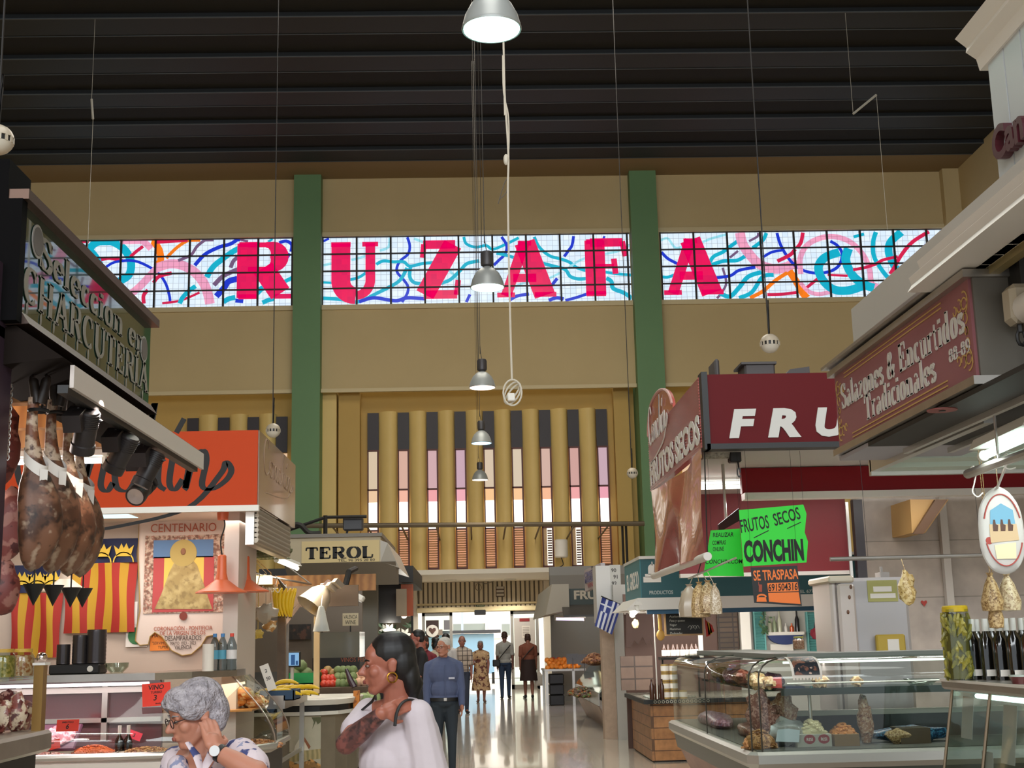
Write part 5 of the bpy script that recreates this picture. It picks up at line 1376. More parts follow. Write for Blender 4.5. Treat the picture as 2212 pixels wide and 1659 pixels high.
# big reflector lamp with a bag of stems hanging from the fascia
lp=thing('reflector_lamp','large beige reflector lamp tilted over the vegetable display','lamp',atY(690,1290,15.9))
c=atY(682,1298,15.9)
M=Matrix.Translation(c)@Vector((-.55,-.35,-.75)).to_track_quat('Z','Y').to_matrix().to_4x4()
MB().lathe([(.0,-.2),(.06,-.2),(.1,-.16),(.14,-.1),(.19,.08),(.2,.1),(.18,.1),(.12,-.06),(0,-.08)],M=M,n=26).build('shade',mat('lamp_beige','a89880',.35,metal=.2),lp)
MB().lathe([(0,-.3),(.05,-.3),(.06,-.2),(0,-.2)],M=M,n=16).build('socket',mat('lamp_brown','4a3830',.5),lp)
MB().tube([M@Vector((0,0,-.28)),c+Vector((.05,.1,.2)),(c.x+.05,16.31,2.2)],.012,6).build('arm',M_steel,lp)
g=MB()
for s in(0,1):g.box(.1+.1*s,.2+.1*s,-.06,.06,-.24-.05*s,-.18-.05*s)
MB().add(g,M).build('ballast',mat('ballast','8c7c68',.5),lp,smooth=0)
sb_=thing('plastic_bag','translucent bag of dark stems hanging under the reflector lamp','bag',atY(694,1348,15.6))
c=atY(694,1345,15.6)
MB().lathe([(0,.2),(.03,.19),(.05,.12),(.07,.02),(.1,-.1),(.0,-.11)],c,16).build('bag_skin',mat('milky_plastic','e0e0d8',.3,alpha=.55),sb_)
MB().ell(c+Vector((0,0,-.07)),(.07,.05,.04),12,7,bumps=.5).build('stems',mat('dark_stems','3c3828',.7),sb_)
MB().tube([c+Vector((0,0,.2)),c+Vector((0,.1,.32))],.005,5).build('string',M_white,sb_)
l2=thing('white_floodlight','white box floodlight hanging below the wooden fascia board','lamp',atY(763,1290,17.2))
c=atY(762,1285,17.2)
M=Matrix.Translation(c)@Matrix.Rotation(.5,4,'Y')
MB().add(MB().bbox(-.16,.16,-.12,.12,-.03,.05,.02),M).build('housing',M_white,l2)
MB().add(MB().box(-.14,.14,-.1,.1,-.036,-.03),M).build('lens',glow('flood_lens','f0f0e8',.8),l2,smooth=0)
MB().tube([c+Vector((-.1,0,.1)),c+Vector((-.05,0,.3)),(c.x+.0,17.6,c.z+.36)],.04,8).build('bracket',M_black,l2)
# glass animal-shaped bags at the near end
for i,(px,py,r,lb)in enumerate(((574,1325,.13,'cloudy plastic bag bundle hanging near the white end wall'),(584,1352,.08,'brown paper packet hanging below the bananas'),(557,1370,.06,'yellow packet hanging beside the white end wall'))):
    c=atY(px,py,14.7)
    o=MB().ell(c,(r,r*.5,r*.75),14,8,bumps=.6,seed=i*3)
    o.tube([c+Vector((0,0,r*.6)),(c.x,14.7,2.3),(-2.8,14.7,2.78)],.004,5)
    tag(o.build('hanging_bag',[mat('cloudy_bag','b0a08c',.4),blotch('paper_packet','b88448',[('e0d0b0',1.5,.54)],.6,10),mat('yellow_packet','c8a848',.6)][i]),lb,'bag')
# ---- TEROL stall
YT=22.0
a,b=atY(652,1170,YT),atY(822,1213,YT)
tz0,tz1=b.z,a.z
ts=thing('cream_stall_sign','cream stall sign with heavy black slab lettering','sign',(b.x,YT,tz0))
MB().box(a.x-.3,b.x,YT,YT+3.6,tz0,tz1+.06).build('sign_box',mat('cream_box','b8a888',.5),ts,smooth=0)
MB().box(a.x,b.x-.02,YT-.02,YT,tz0,tz1).build('front_panel',mat('cream_panel','d4bc84',.5),ts,smooth=0)
MB().box(a.x-.35,b.x+.03,YT-.05,YT+3.65,tz1+.06,tz1+.12).build('top_edge',mat('grey_edge','7c7468',.5),ts,smooth=0)
MB().loft([[(x,y,tz0),(x,y+.01,tz0-.01)]+[(x,y+.9,tz0-.35),(x,y+.9,tz0)]for x,y in((a.x-.3,YT),(b.x+.25,YT))]).build('sloping_soffit',mat('grey_soffit','8c8478',.5),ts,smooth=0)
MB().loft([[(b.x,YT,tz1),(b.x+.12,YT,tz1-.05),(b.x+.3,YT+.2,tz0-.1),(b.x,YT,tz0)],[(b.x,YT+3.6,tz1),(b.x+.12,YT+3.6,tz1-.05),(b.x+.3,YT+3.6,tz0-.1),(b.x,YT+3.6,tz0)]]).build('side_awning',mat('pale_awning','b4aca0',.4),ts,smooth=0)
p0,p1=atY(660,1208,YT),atY(808,1180,YT)
serif(MB(),'TEROL',(p0.x,YT-.021,p0.z-.0),X3,Z3,p1.z-p0.z,weight=.24,thin=.09,depth=-.006,width=p1.x-p0.x).build('lettering',M_ink,ts,smooth=0)
p=atY(730,1214,YT);MB().text('TEL. 96 395 28 80',(p.x,YT-.021,p.z+.005),X3,Z3,.04,-.004,width=.62,bold=.01).build('phone_lettering',M_ink,ts,smooth=0)
# gear on the stall roof
rg=MB().tube([(atY(640,1160,22).x-.2,22.2,tz1+.2),(atY(700,1118,22).x,22.2,tz1+.42),(atY(790,1118,22).x,22.2,tz1+.42)],.03,6)
rg.tube([(atY(700,1118,22).x,22.2,tz1+.45),(atY(700,1118,22).x,22.2,tz1+.1)],.04,6).tube(smooth_line([(-3.4,22.1,tz1+.15),(-3.0,22.1,tz1+.3),(-2.8,22.1,tz1+.15),(-2.6,22.1,tz1+.14)],4),.05,6)
tag(rg.build('pipework',M_dark),'dark pipes and cables lying on the roof of the cream signed stall','pipes')
c=atY(762,1130,22.3)
fb=MB().bbox(c.x-.17,c.x+.17,22.3,22.5,c.z-.12,c.z+.1,.02).tube([(c.x-.1,22.4,c.z-.12),(c.x-.12,22.4,tz1+.12)],.02,6)
tag(fb.build('junction_box',mat('dark_grey_box','3c3c40',.5)),'dark grey box mounted on the roof pipe above the cream sign','box')
# far stalls on the left: grey wall, dark screen, orange panel, flowers
a,b=atY(782,1250,24.5),atY(816,1400,24.5)
sbox('wall_far_grey',mat('grey_green_wall','7c786c',.6),-6,b.x,24.5,24.7,0,2.75)
YG=28.0
a,b=atY(815,1262,YG),atY(866,1345,YG)
bk_=thing('hanging_banner','tall black hanging panel beside an orange strip by the flowers','panel',((a.x+b.x)/2,YG,b.z))
MB().box(a.x,b.x,YG,YG+.05,b.z,a.z).build('board',M_black,bk_,smooth=0)
MB().tube([((a.x+b.x)/2,YG+.02,a.z),((a.x+b.x)/2,YG+.02,a.z+.35)],.01,5).build('hanger',M_steel,bk_)
a,b=atY(866,1262,YG-.4),atY(892,1330,YG-.4)
cp_=thing('stall_corner','orange and beige corner panel of the flower stall','panel',(a.x,YG-.4,b.z))
MB().box(a.x,b.x,YG-.4,YG-.1,b.z,a.z).build('orange_panel',mat('dull_orange','b0542c',.5),cp_,smooth=0)
MB().box(a.x-.1,a.x+.12,YG-.43,YG-.4,b.z,a.z-.1).build('beige_panel',mat('dull_beige','a89880',.5),cp_,smooth=0)
MB().box(b.x-.04,b.x,YG-.4,YG-.3,0,b.z).build('post',M_dark,cp_,smooth=0)
sbox('wall_flower_back',mat('flower_wall','6c6050',.6),-6,P(892,1300,33).x,33,33.2,0,3.2)
a,b=atY(815,1245,27.5),atY(893,1258,27.5)
tag(MB().box(-4.5,b.x,27.4,32,b.z,a.z+.2).build('stall_roof',M_dark,smooth=0),'dark flat roof of the flower stall','stall roof')
fl=thing('flower_arrangement','white lilies with dark leaves at the flower stall','flowers',atY(855,1430,28.6))
rf=random.Random(3)
c=atY(860,1385,28.6)
for k in range(9):
    q=c+Vector((rf.uniform(-.35,.25),rf.uniform(-.2,.2),rf.uniform(-.15,.3)))
    f=MB()
    for j in range(6):
        f.prism([(0,-.02),(.09,-.035),(.15,0),(.09,.035),(0,.02)],q,Vector((cos(j*1.05),-.4,sin(j*1.05))),Vector((-sin(j*1.05),.1,cos(j*1.05))),.004)
    f.build('bloom',mat('lily_white','e8e8dc',.6),fl)
lv=MB()
for k in range(40):
    q=c+Vector((rf.uniform(-.6,.35),rf.uniform(-.2,.3),rf.uniform(-.4,.45)));f=rf.uniform(0,6.3)
    lv.prism([(0,0),(.08,.03),(.22,0),(.08,-.03)],q,Vector((cos(f),.3,sin(f))),Vector((-sin(f),.3,cos(f))),.004)
lv.build('foliage',mat('dark_leaf','2c4428',.6),fl,smooth=0)
MB().lathe([(0,0),(.16,0),(.22,.5),(0,.5)],(c.x,28.6,c.z-.85),16).build('vase',M_dark,fl)
MB().box(c.x-.5,c.x+.4,28.3,29,0,c.z-.85).build('stand',M_dark,fl,smooth=0)
cl=thing('clamp_lamp','lit clamp lamp over the lilies','lamp',atY(872,1330,28.2))
c=atY(873,1332,28.2)
MB().lathe([(.0,.12),(.05,.12),(.13,0),(.11,0),(0,.08)],c,16).build('shade',M_alu,cl)
MB().ell(c+Vector((0,0,.02)),.06,10,6).build('bulb',glow('lamp_white','fffbe8',5),cl)
MB().tube([c+Vector((0,0,.12)),c+Vector((.0,0,1.0))],.012,5).build('arm',M_dark,cl)
light('flower_lamp','POINT',tuple(c+Vector((-.3,-.3,-.2))),25,(1,.95,.85),size=.1)
# counters lining the left aisle further back
fc=thing('far_counter','dark stall counter lining the aisle behind the man in black','counter',(-1.9,26,0))
MB().box(-3.2,-1.72,24.8,27.2,0,.85).build('base',M_dark,fc,smooth=0);MB().box(-3.25,-1.68,24.75,27.25,.85,.9).build('worktop',M_steel,fc,smooth=0)
# ================================================================== right side: pickles stall nearest the viewer
NX=(0,-1,0)                                       # reading direction on faces that look at the aisle
M_maroon=mat('maroon_panel','8a5256',.5)
M_gold=mat('gold_paint','c09a58',.45,metal=.2)
M_offwhite=mat('off_white','d6d0c8',.45)
M_greywhite=mat('grey_white','b4aea6',.6)
XS1=1.9
q={k:atX(*v,XS1)for k,v in dict(a=(1799,806),b=(2096,602),c=(2111,827),d=(1813,968)).items()}
y0,y1=(q['b'].y+q['c'].y)/2,(q['a'].y+q['d'].y)/2
z0,z1=(q['c'].z+q['d'].z)/2,(q['a'].z+q['b'].z)/2
ps1=thing('pickles_sign','maroon sign with gold borders reading Salazones & Encurtidos Tradicionales','sign',(XS1,y0,z0))
MB().box(XS1+.012,XS1+.22,y0,y1,z0,z1).build('sign_box',mat('sign_end','6c675e',.5,metal=.3),ps1,smooth=0)
MB().box(XS1,XS1+.012,y0+.015,y1-.015,z0+.01,z1-.01).build('maroon_panel',M_maroon,ps1,smooth=0)
for k,(za,zb_,dx)in enumerate(((z1-.01,z1+.02,.03),(z0-.025,z0+.008,.025),(z1+.03,z1+.045,.06))):
    MB().box(XS1-dx,XS1+.25,y0-.02,y1+.02,za,zb_).build('edge_moulding',M_steel,ps1,smooth=0)
L1,H1=y1-y0,z1-z0
def sp(u,v):return(XS1-.001,y1-u*L1,z0+v*H1)
wl_=mat('cream_letter','c6c0b8',.5)
t=serif(MB(),'Salazones & Encurtidos',sp(.06,.5),NX,Z3,H1*.31,weight=.2,thin=.065,width=L1*.9,depth=.003)
serif(t,'Tradicionales',sp(.26,.19),NX,Z3,H1*.3,weight=.2,thin=.065,width=L1*.52,depth=.003)
serif(t,'88-89',sp(.86,.29),NX,Z3,H1*.13,weight=.15,thin=.06,width=L1*.12,depth=.003)
t.build('lettering',wl_,ps1,smooth=0)
g=MB()
def bl(u0,u1,v,w):g.ribbon([(u0*L1,v*H1),(u1*L1,v*H1)],w,(XS1-.001,y1,z0),NX,Z3,.002)
for v in(.88,.93):bl(.1,.84,v,.006)
for v in(.08,.13):bl(.14,.84,v,.006)
def curl(u,v,sx,sy):
    for k,s in((0,1),(1,.7),(2,.5)):
        pts=[(u*L1+sx*(.05*k+.035*s*cos(a)),v*H1+sy*(.02*(2-k)+.035*s*sin(a)+.03*k))for a in[i*.5 for i in range(11)]]
        g.ribbon(pts,.007,(XS1-.001,y1,z0),NX,Z3,.002)
        pts=[(u*L1+sx*(.03*s*cos(a)),v*H1+sy*(.05*k+.06+.03*s*sin(a)))for a in[i*.5+1.5 for i in range(11)]]
        g.ribbon(pts,.006,(XS1-.001,y1,z0),NX,Z3,.002)
curl(.035,.1,1,1);curl(.035,.9,1,-1);curl(.965,.1,-1,1);curl(.965,.9,-1,-1)
g.build('gold_border',M_gold,ps1,smooth=0)
# soffit of the sign box, rails and roundels
so=thing('sign_soffit','dark stained soffit with faded red roundels under the maroon sign','soffit',(XS1+.3,y0,z0-.03))
MB().box(XS1+.0,XS1+.75,y0-.9,y1-.5,z0-.05,z0-.03).build('soffit_board',mat('stained_soffit','1c1714',.6,noise_=(5,.8),col2='1a1715'),so,smooth=0)
MB().box(XS1+.0,XS1+.6,y1-.5,y1,z0-.05,z0-.03).build('pale_end',mat('pale_soffit','9c98a0',.5),so,smooth=0)
for k in range(3):MB().box(XS1+.2+.22*k,XS1+.225+.22*k,y0-.9,y1-.4,z0-.075,z0-.05).build('rail',M_alu,so,smooth=0)
for k,(px,py)in enumerate(((2035,885),(2043,943))):
    c=atZ(px,py,z0-.05)
    MB().lathe([(.05,-.004),(.06,-.004),(.06,0),(.05,0)],c,24).build('roundel',mat('faded_red','7c3c38',.6),so)
    MB().lathe([(0,-.006),(.014,-.006),(.014,0),(0,0)],c,10).build('roundel_centre',M_black,so)
# white fascia above and the crown soffit of the nearest stall
fz=(atX(1840,662,1.96).z+atX(2205,351,1.96).z)/2;fy=atX(1840,690,1.96).y
fa_=thing('white_fascia','long grey white fascia rising over the maroon pickles sign','fascia',(1.96,4,z1))
MB().box(1.96,2.6,3.2,fy,z1+.045,fz).build('fascia_board',M_greywhite,fa_,smooth=0)
XC=1.78;c=atX(1960,632,XC);zc_,yc_=c.z,c.y
cr=thing('white_crown_soffit','white crown moulding with grooved soffit overhanging at the right frame edge','soffit',(XC,yc_,zc_))
MB().loft([[(XC,y,zc_),(XC+.02,y,zc_+.03),(XC+.01,y,zc_+.06),(XC+.06,y,zc_+.1),(XC+.05,y,zc_+.13),(XC+.14,y,zc_+.16),(XC+.19,y,zc_+.16),(XC+.19,y,zc_)]for y in(3.0,yc_)]).build('crown_moulding',M_offwhite,cr,smooth=0)
yo0,yo1,xo=atZ(2160,604,zc_).y,atZ(2160,520,zc_).y,atZ(2118,604,zc_).x
sf=MB()
nb_=16
for k in range(nb_):
    ya_=3.0+(yc_-3.0)*k/nb_;yb_=3.0+(yc_-3.0)*(k+1)/nb_-.006
    xr2=xo if(ya_<max(yo0,yo1)and yb_>min(yo0,yo1)-.4)else 3.0
    sf.box(XC+.15,xr2,ya_,yb_,zc_,zc_+.02)
sf.build('grooved_soffit',mat('soffit_white','cbc2b4',.5),cr,smooth=0)
MB().box(xo-.01,3.0,max(yo0,yo1)-.01,max(yo0,yo1)+.03,zc_-.03,zc_+.1).box(xo-.04,xo,min(yo0,yo1)-.4,max(yo0,yo1),zc_-.03,zc_+.1).build('opening_frame',mat('gilt_frame','9c8c60',.4,metal=.4),cr,smooth=0)
MB().box(xo,3.0,min(yo0,yo1)-.4,max(yo0,yo1),zc_+.14,zc_+.16).build('light_recess',glow('recess_glow','d8e4d8',.55),cr,smooth=0)
# white beadboard sign panel with maroon letters
XCn=2.1;c=atX(2145,250,XCn);yn=c.y;za,zb_=fz-.02,atX(2148,112,XCn).z
cs_=thing('beadboard_sign','white beadboard sign with cornice and maroon raised letters at the top right corner','sign',(XCn,yn,za))
b=MB();n=14
for k in range(n):
    ya_=yn-2.2*k/n;b.box(XCn,XCn+.05,ya_-2.2/n+.012,ya_,za,zb_)
b.build('beadboard',mat('bead_white','c4c8ca',.35),cs_,smooth=0)
MB().box(XCn+.01,XCn+.5,yn-2.2,yn-.004,za,zb_).build('panel_core',M_greywhite,cs_,smooth=0)
MB().loft([[(XCn+.05,y,zb_-.02),(XCn-.01,y,zb_-.02),(XCn-.02,y,zb_+.03),(XCn-.06,y,zb_+.06),(XCn-.055,y,zb_+.08),(XCn-.1,y,zb_+.12),(XCn+.3,y,zb_+.12)]for y in(yn-2.2,yn+.06)]).build('cornice',M_white,cs_,smooth=0)
p=atX(2166,352,XCn)
MB().text('Can',(XCn-.002,p.y,p.z),NX,Z3,.125,.035,bold=.035).build('lettering',mat('maroon_letter','4c1620',.4),cs_,smooth=0)
# dark carcass, motor bracket, tube light, louvre ceiling
sbox('wall_pickles_end',mat('dark_carcass','3a332e',.5),2.13,3.6,y0-.02,y0+.1,z0-.03,zc_)
mb2=thing('awning_motor','beige awning motor bracket with crank eye at the right frame edge','motor',atX(2190,680,2.02))
c=atX(2190,675,2.02)
MB().bbox(1.99,2.1,c.y-.06,c.y+.04,c.z-.05,c.z+.1,.02).build('bracket',mat('beige_motor','b0a490',.45),mb2)
MB().cyl((2.05,c.y-.06,c.z),(2.05,c.y-.16,c.z),.06,n=18).build('drum',M_offwhite,mb2)
MB().tube([(2.03+.015*cos(f),c.y-.02,c.z-.1+.03*sin(f))for f in[k*.7 for k in range(9)]],.007,6).tube([(2.03,c.y-.02,c.z-.05),(2.03,c.y-.02,c.z-.08)],.012,6).build('crank_eye',M_black,mb2)
MB().box(2.05,2.2,c.y-.02,c.y+.3,c.z+.05,c.z+.2).build('mount',M_dark,mb2,smooth=0)
ta,tb=atX(2124,985,2.2),atX(2230,938,2.2)
tube_light('strip_light','lit cool white strip light under the pickles stall canopy at right',ta,tb,.018,m=M_tube_c,watts=4,col=(.9,1,.95))
light('pickles_lamp','AREA',(2.75,5.4,2.3),10,(.9,1,.94),(2.75,5.6,0),.8,1.2)
lc=thing('louvre_ceiling','pale green white slatted canopy ceiling over the pickles counter','canopy',(2.6,6.5,2.3))
zl=atY(2000,1010,6.75).z
s_=MB()
for k in range(7):s_.box(2.2-.02,4.2,6.72-.2*k,6.88-.2*k,zl+.02*k,zl+.025+.02*k)
s_.build('slat',mat('pale_green_white','b8c4b8',.5),lc,smooth=0)
MB().box(2.14,4.2,6.88,6.92,zl-.02,zl+.1).build('end_rail',M_alu,lc,smooth=0)
MB().box(2.14,2.18,5.3,6.9,zl-.0,zl+.1).build('side_rail',M_alu,lc,smooth=0)
# hanging rail with hooks
hr2=thing('hook_rail','slanted steel rail with white hooks above the pickles counter','rail',atX(2140,1020,2.1))
pa,pb_=atX(2090,1024,2.12),atX(2235,972,2.12)
MB().tube([pa,pb_],.02,10).build('rail',M_steel,hr2)
MB().tube([pb_.lerp(pa,.5),pb_.lerp(pa,.5)+Vector((0,0,.2))],.006,5).build('hanger',M_steel,hr2)
def shook(c,L=.1):
    return MB().tube(smooth_line([c+Vector((-.012,.02,.005)),c+Vector((0,0,.024)),c+Vector((.008,-.01,0)),c+Vector((-.002,0,-L*.6)),c+Vector((-.012,0,-L)),c+Vector((.008,0,-L*1.25)),c+Vector((.032,0,-L*1.05))],5),.0028,6)
shook(pa.lerp(pb_,.1),.085).build('hook',M_white,hr2)
hp2=pa.lerp(pb_,.62);shook(hp2,.03).build('hook',M_white,hr2)
# ham-shaped printed pack hanging at the right edge
YP=5.6;c=atY(2163,1148,YP)
pk=thing('printed_pack','oval white printed pack with a blue and brown beach scene hanging at the right edge','pack',c)
ol=smooth_line([(0,.2),(.05,.17),(.09,.1),(.1,0),(.095,-.09),(.06,-.16),(0,-.185),(-.06,-.16),(-.095,-.09),(-.1,0),(-.09,.1),(-.05,.17)],3)
rr_=[]
for d,k in((-.02,.85),(-.028,.7),):pass
MB().loft([[(c.x+a*s,YP+d,c.z+b_*s)for a,b_ in ol]for d,s in((-.022,.3),(-.02,.8),(-.008,.97),(0,1),(.008,.97),(.02,.8))]).build('pack_body',mat('pack_white','c4c0bc',.35),pk)
def on(nm,m,pts,d):MB().prism(pts,(c.x,YP-.0225-d,c.z),X3,Z3,.001).build(nm,m,pk,smooth=0)
on('printed_sky',mat('print_blue','6ca0bc',.5),[(-.055,.03),(-.05,.09),(0,.12),(.05,.09),(.055,.03)],0)
on('printed_sand',mat('print_sand','c4a884',.5),[(-.06,.03),(.06,.03),(.065,-.04),(-.06,-.05)],.0005)
on('printed_label',mat('print_cream','dccca8',.5),[(-.045,-.06),(.05,-.05),(.045,-.12),(-.04,-.12)],.0005)
fg=MB()
for k in range(3):
    x=-.045+.033*k
    fg.prism([(x,.0),(x+.02,.0),(x+.024,.025),(x+.014,.03),(x+.012,.05),(x+.004,.05),(x,.025)],(c.x,YP-.024,c.z),X3,Z3,.001)
fg.build('printed_riders',mat('print_brown','54382c',.6),pk,smooth=0)
MB().ribbon(arc(0,0,.083,20,160,18,.16),.005,(c.x,YP-.018,c.z),X3,Z3,.006).ribbon(arc(0,0,.083,200,340,18,.15),.005,(c.x,YP-.018,c.z),X3,Z3,.006).build('red_border',mat('print_red','a04038',.6),pk,smooth=0)
MB().lathe([(0,0),(.016,0),(.016,.001),(0,.001)],M=Matrix.Translation((c.x-.065,YP-.021,c.z-.04))@Matrix.Rotation(pi/2,4,'X'),n=16).build('red_seal',mat('print_red','a04038',.6),pk)
MB().tube([c+Vector((0,0,.19)),hp2+Vector((-.01,0,-.03))],.006,6).build('twisted_neck',M_offwhite,pk)
M_nuts=blotch('nut_snack','9c7c50',[('c8ac7c',2,.5),('6c4c2c',2.5,.6)],.4,40)
for k,(px,py,Y,r)in enumerate(((2142,1285,5.9,.05),(2178,1285,5.95,.055),(2150,1322,5.92,.035))):
    c2=atY(px,py,Y)
    o=MB().lathe([(0,-.075),(r*.9,-.07),(r,-.03),(r*.55,.05),(r*.2,.085),(r*.35,.1),(0,.1)],c2,14)
    o.tube([c2+Vector((0,0,.1)),(c2.x,Y,zl+.03)],.002,4)
    tag(o.build('snack_bag',M_nuts if k!=1 else blotch('pasta_snack','b8a080',[('d8c8a4',2,.5),('8c7048',2.5,.6)],.3,40)),['clear hanging bag of brown nuts beneath the printed pack, left','clear hanging bag of pale sticks beneath the printed pack, right','small hanging nut bag lowest under the printed pack'][k],'bag')

# ---- pickles counter
XK=2.3;ca=atX(2031,1466,XK);ZK=ca.z;YK=ca.y
kc2=thing('pickles_counter','glass fronted pickles counter with steel shelf in the lower right corner','counter',(XK,YK,0))
MB().bbox(XK,4.2,3.4,YK,ZK-.05,ZK,.012).build('top_shelf',M_steel,kc2)
MB().box(XK-.004,XK+.0,3.4,YK,ZK-.012,ZK).build('white_edge',M_offwhite,kc2,smooth=0)
XKb=XK-.1
gt,gb=(XK+.05,ZK-.05),(XKb,.45)
MB().quad((gt[0],3.4,gt[1]),(gt[0],YK-.02,gt[1]),(gb[0],YK-.02,gb[1]),(gb[0],3.4,gb[1]),.006).build('slanted_glass',M_glass,kc2,smooth=0)
MB().quad((gt[0],YK-.02,gt[1]),(4.2,YK-.02,gt[1]),(4.2,YK-.02,gb[1]),(gb[0],YK-.02,gb[1]),.006).build('end_glass',M_glass,kc2,smooth=0)
for y in(YK-.02,YK-.5):
    MB().tube([(gt[0],y,gt[1]),(gb[0],y,gb[1])],.008,6).build('glass_strip',mat('brass_dark','7c6c58',.35,metal=.7),kc2)
MB().box(XKb-.02,4.2,3.4,YK,0,.45).build('base',M_dark,kc2,smooth=0)
MB().box(XK+.15,4.2,3.4,YK-.1,.78,.8).build('inner_shelf',mat('amber_shelf2','6c5430',.3),kc2,smooth=0)
MB().tube([(XK+.12,3.6,ZK-.08),(XK+.12,YK-.15,ZK-.08)],.012,8).build('light_tube',M_tube_c,kc2)
def ong(v,y):                                        # a point on the slanted glass
    return Vector((gt[0]+(gb[0]-gt[0])*v+.012,y,gt[1]+(gb[1]-gt[1])*v))
for k,(v,yo,w,h,lb)in enumerate(((.04,.12,.14,.2,'pale paper strip taped in the glass by the front corner, top row'),(.06,.62,.15,.26,'pale paper strip taped in the glass, second along the top row'),(.2,.95,.13,.24,'pale paper strip taped in the glass, third along'),(.34,.42,.13,.1,'square pale price paper low behind the second glass strip'),(.5,.8,.12,.1,'square pale price paper lowest in the pickles counter glass'),(.3,1.25,.13,.2,'pale paper strip taped in the glass at the frame edge'))):
    yy=YK-.05-yo
    a,b_,c3,d=ong(v,yy+.03),ong(v,yy-w+.03),ong(v+h/.8,yy-w),ong(v+h/.8,yy)
    tag(MB().quad(a,b_,c3,d,.002).build('price_paper',mat('grey_paper','c4bab8',.7),smooth=0),lb,'paper')
for k,(x,y,r)in enumerate(((2.6,5.6,.09),(2.75,5.2,.1),(2.9,5.9,.09))):
    tag(MB().ell((x,y,.8+r*.9),(r,r,r),14,9,bumps=.4,seed=k).build('pickle_bag',blotch('milky_pickles','b8c4b0',[('e4e8dc',1.5,.52),('7c8c5c',2,.6)],.2,14)),['milky bag of pickles on the inner shelf, middle','milky bag of pickles on the inner shelf, nearest the viewer','milky bag of pickles on the inner shelf, by the end glass'][k],'bag')
heap('black_olives','heap of black olives at the foot of the pickles counter glass','olives',2130,5.5,.45,.25,.3,.12,mat('olive_black','1c1a18',.25),160,.022,seed=4)
# big jar of peppers
c=atY(2075,1462,YK-.2)
jr=thing('pepper_jar','big glass jar of green chilli peppers with yellow lid','jar',(c.x,YK-.2,ZK));H_=atY(2075,1308,YK-.2).z-ZK;rj=.062
MB().lathe([(0,0),(rj,0),(rj*1.03,.02),(rj*1.03,H_*.8),(rj*.9,H_*.9),(rj*.9,H_*.95),(0,H_*.95)],(c.x,YK-.2,ZK),24,sq=4).build('glass',M_jarglass,jr)
pp=MB();rp_=random.Random(2)
for k in range(150):
    f=rp_.random()*2*pi;rad=rj*.9*(1 if k%3 else .6);z_=ZK+.02+(H_*.8)*rp_.random()
    pp.add(MB().tube([(0,0,-.03),(.006,0,0),(0,0,.03)],[.004,.012,.008],6),Matrix.Translation((c.x+rad*cos(f),YK-.2+rad*sin(f),z_))@Matrix.Rotation(rp_.uniform(-.8,.8),4,'Y')@Matrix.Rotation(f,4,'Z'))
o=pp.build('peppers',mat('pepper_green','b0a244',.35,noise_=(20,.6),col2='5c5c20'),jr);o['kind']='stuff'
MB().lathe([(0,.004),(rj*.8,.004),(rj*.8,H_*.84),(0,H_*.84)],(c.x,YK-.2,ZK),18,sq=4).build('brine',mat('brine','6c6424',.3),jr)
MB().lathe([(0,H_),(rj*.9,H_),(rj*.98,H_-.006),(rj*.98,H_-.03),(0,H_-.03)],(c.x,YK-.2,ZK),24).build('lid',mat('lid_yellow','d0b020',.4),jr)
# dark vinegar bottles with white caps
proto_b=None
M_blk=mat('black_bottle_glass','100e0c',.08,coat=.6)
bl_names=['the one beside the pepper jar','second from the pepper jar','third from the pepper jar','fourth from the pepper jar','fifth from the pepper jar','nearest the frame edge']
Hb=.285
for k in range(6):
    x=atY(2113,1460,YK-.25).x+.032*k;y=YK-.22-.085*k
    lb='dark bottle with white cap in the front row, '+bl_names[k]
    if proto_b is None:
        proto_b=thing('vinegar_bottle',lb,'bottle',(x,y,ZK),'dark bottles on the pickles counter')
        MB().lathe([(0,0),(.029,0),(.03,.01),(.03,.19),(.013,.225),(.012,.24),(0,.24)],(x,y,ZK),16,sq=3.5).build('glass',M_blk,proto_b)
        MB().lathe([(0,Hb),(.0145,Hb),(.0155,Hb-.01),(.0155,Hb-.058),(0,Hb-.058)],(x,y,ZK),14).build('cap',mat('cap_white','d8d8d4',.4),proto_b)
        MB().box(x-.022,x+.024,y-.0315,y-.0305,ZK+.018,ZK+.048).build('label',M_paper,proto_b,smooth=0)
    else:
        copy_tree(proto_b,(x,y,ZK),label=lb)
for k in range(5):
    copy_tree(proto_b,(atY(2122,1460,YK-.12).x+.045*k,YK-.1-.07*k,ZK),label='dark bottle with white cap in the back row, partly hidden by the front row',group='back row of dark bottles')
c=atX(2203,1480,XK+.06)
cn=thing('sauce_tub','small dark red tub with pale lid in front of the bottles','tub',(c.x,c.y,ZK))
MB().lathe([(0,0),(.03,0),(.04,.03),(0,.03)],(c.x,c.y,ZK),18).build('tub',mat('tub_red','5c2c2c',.3),cn)
MB().lathe([(0,.03),(.043,.03),(.043,.037),(0,.037)],(c.x,c.y,ZK),18).build('lid',mat('lid_pale','a8b0a8',.3),cn)
c=atX(2046,1462,XK+.05)
tag(MB().ell((c.x,c.y-.1,ZK+.02),(.02,.03,.022),12,8).build('red_packet',mat('packet_red','8c3c30',.4)),'little red packet tucked at the foot of the pepper jar','packet')

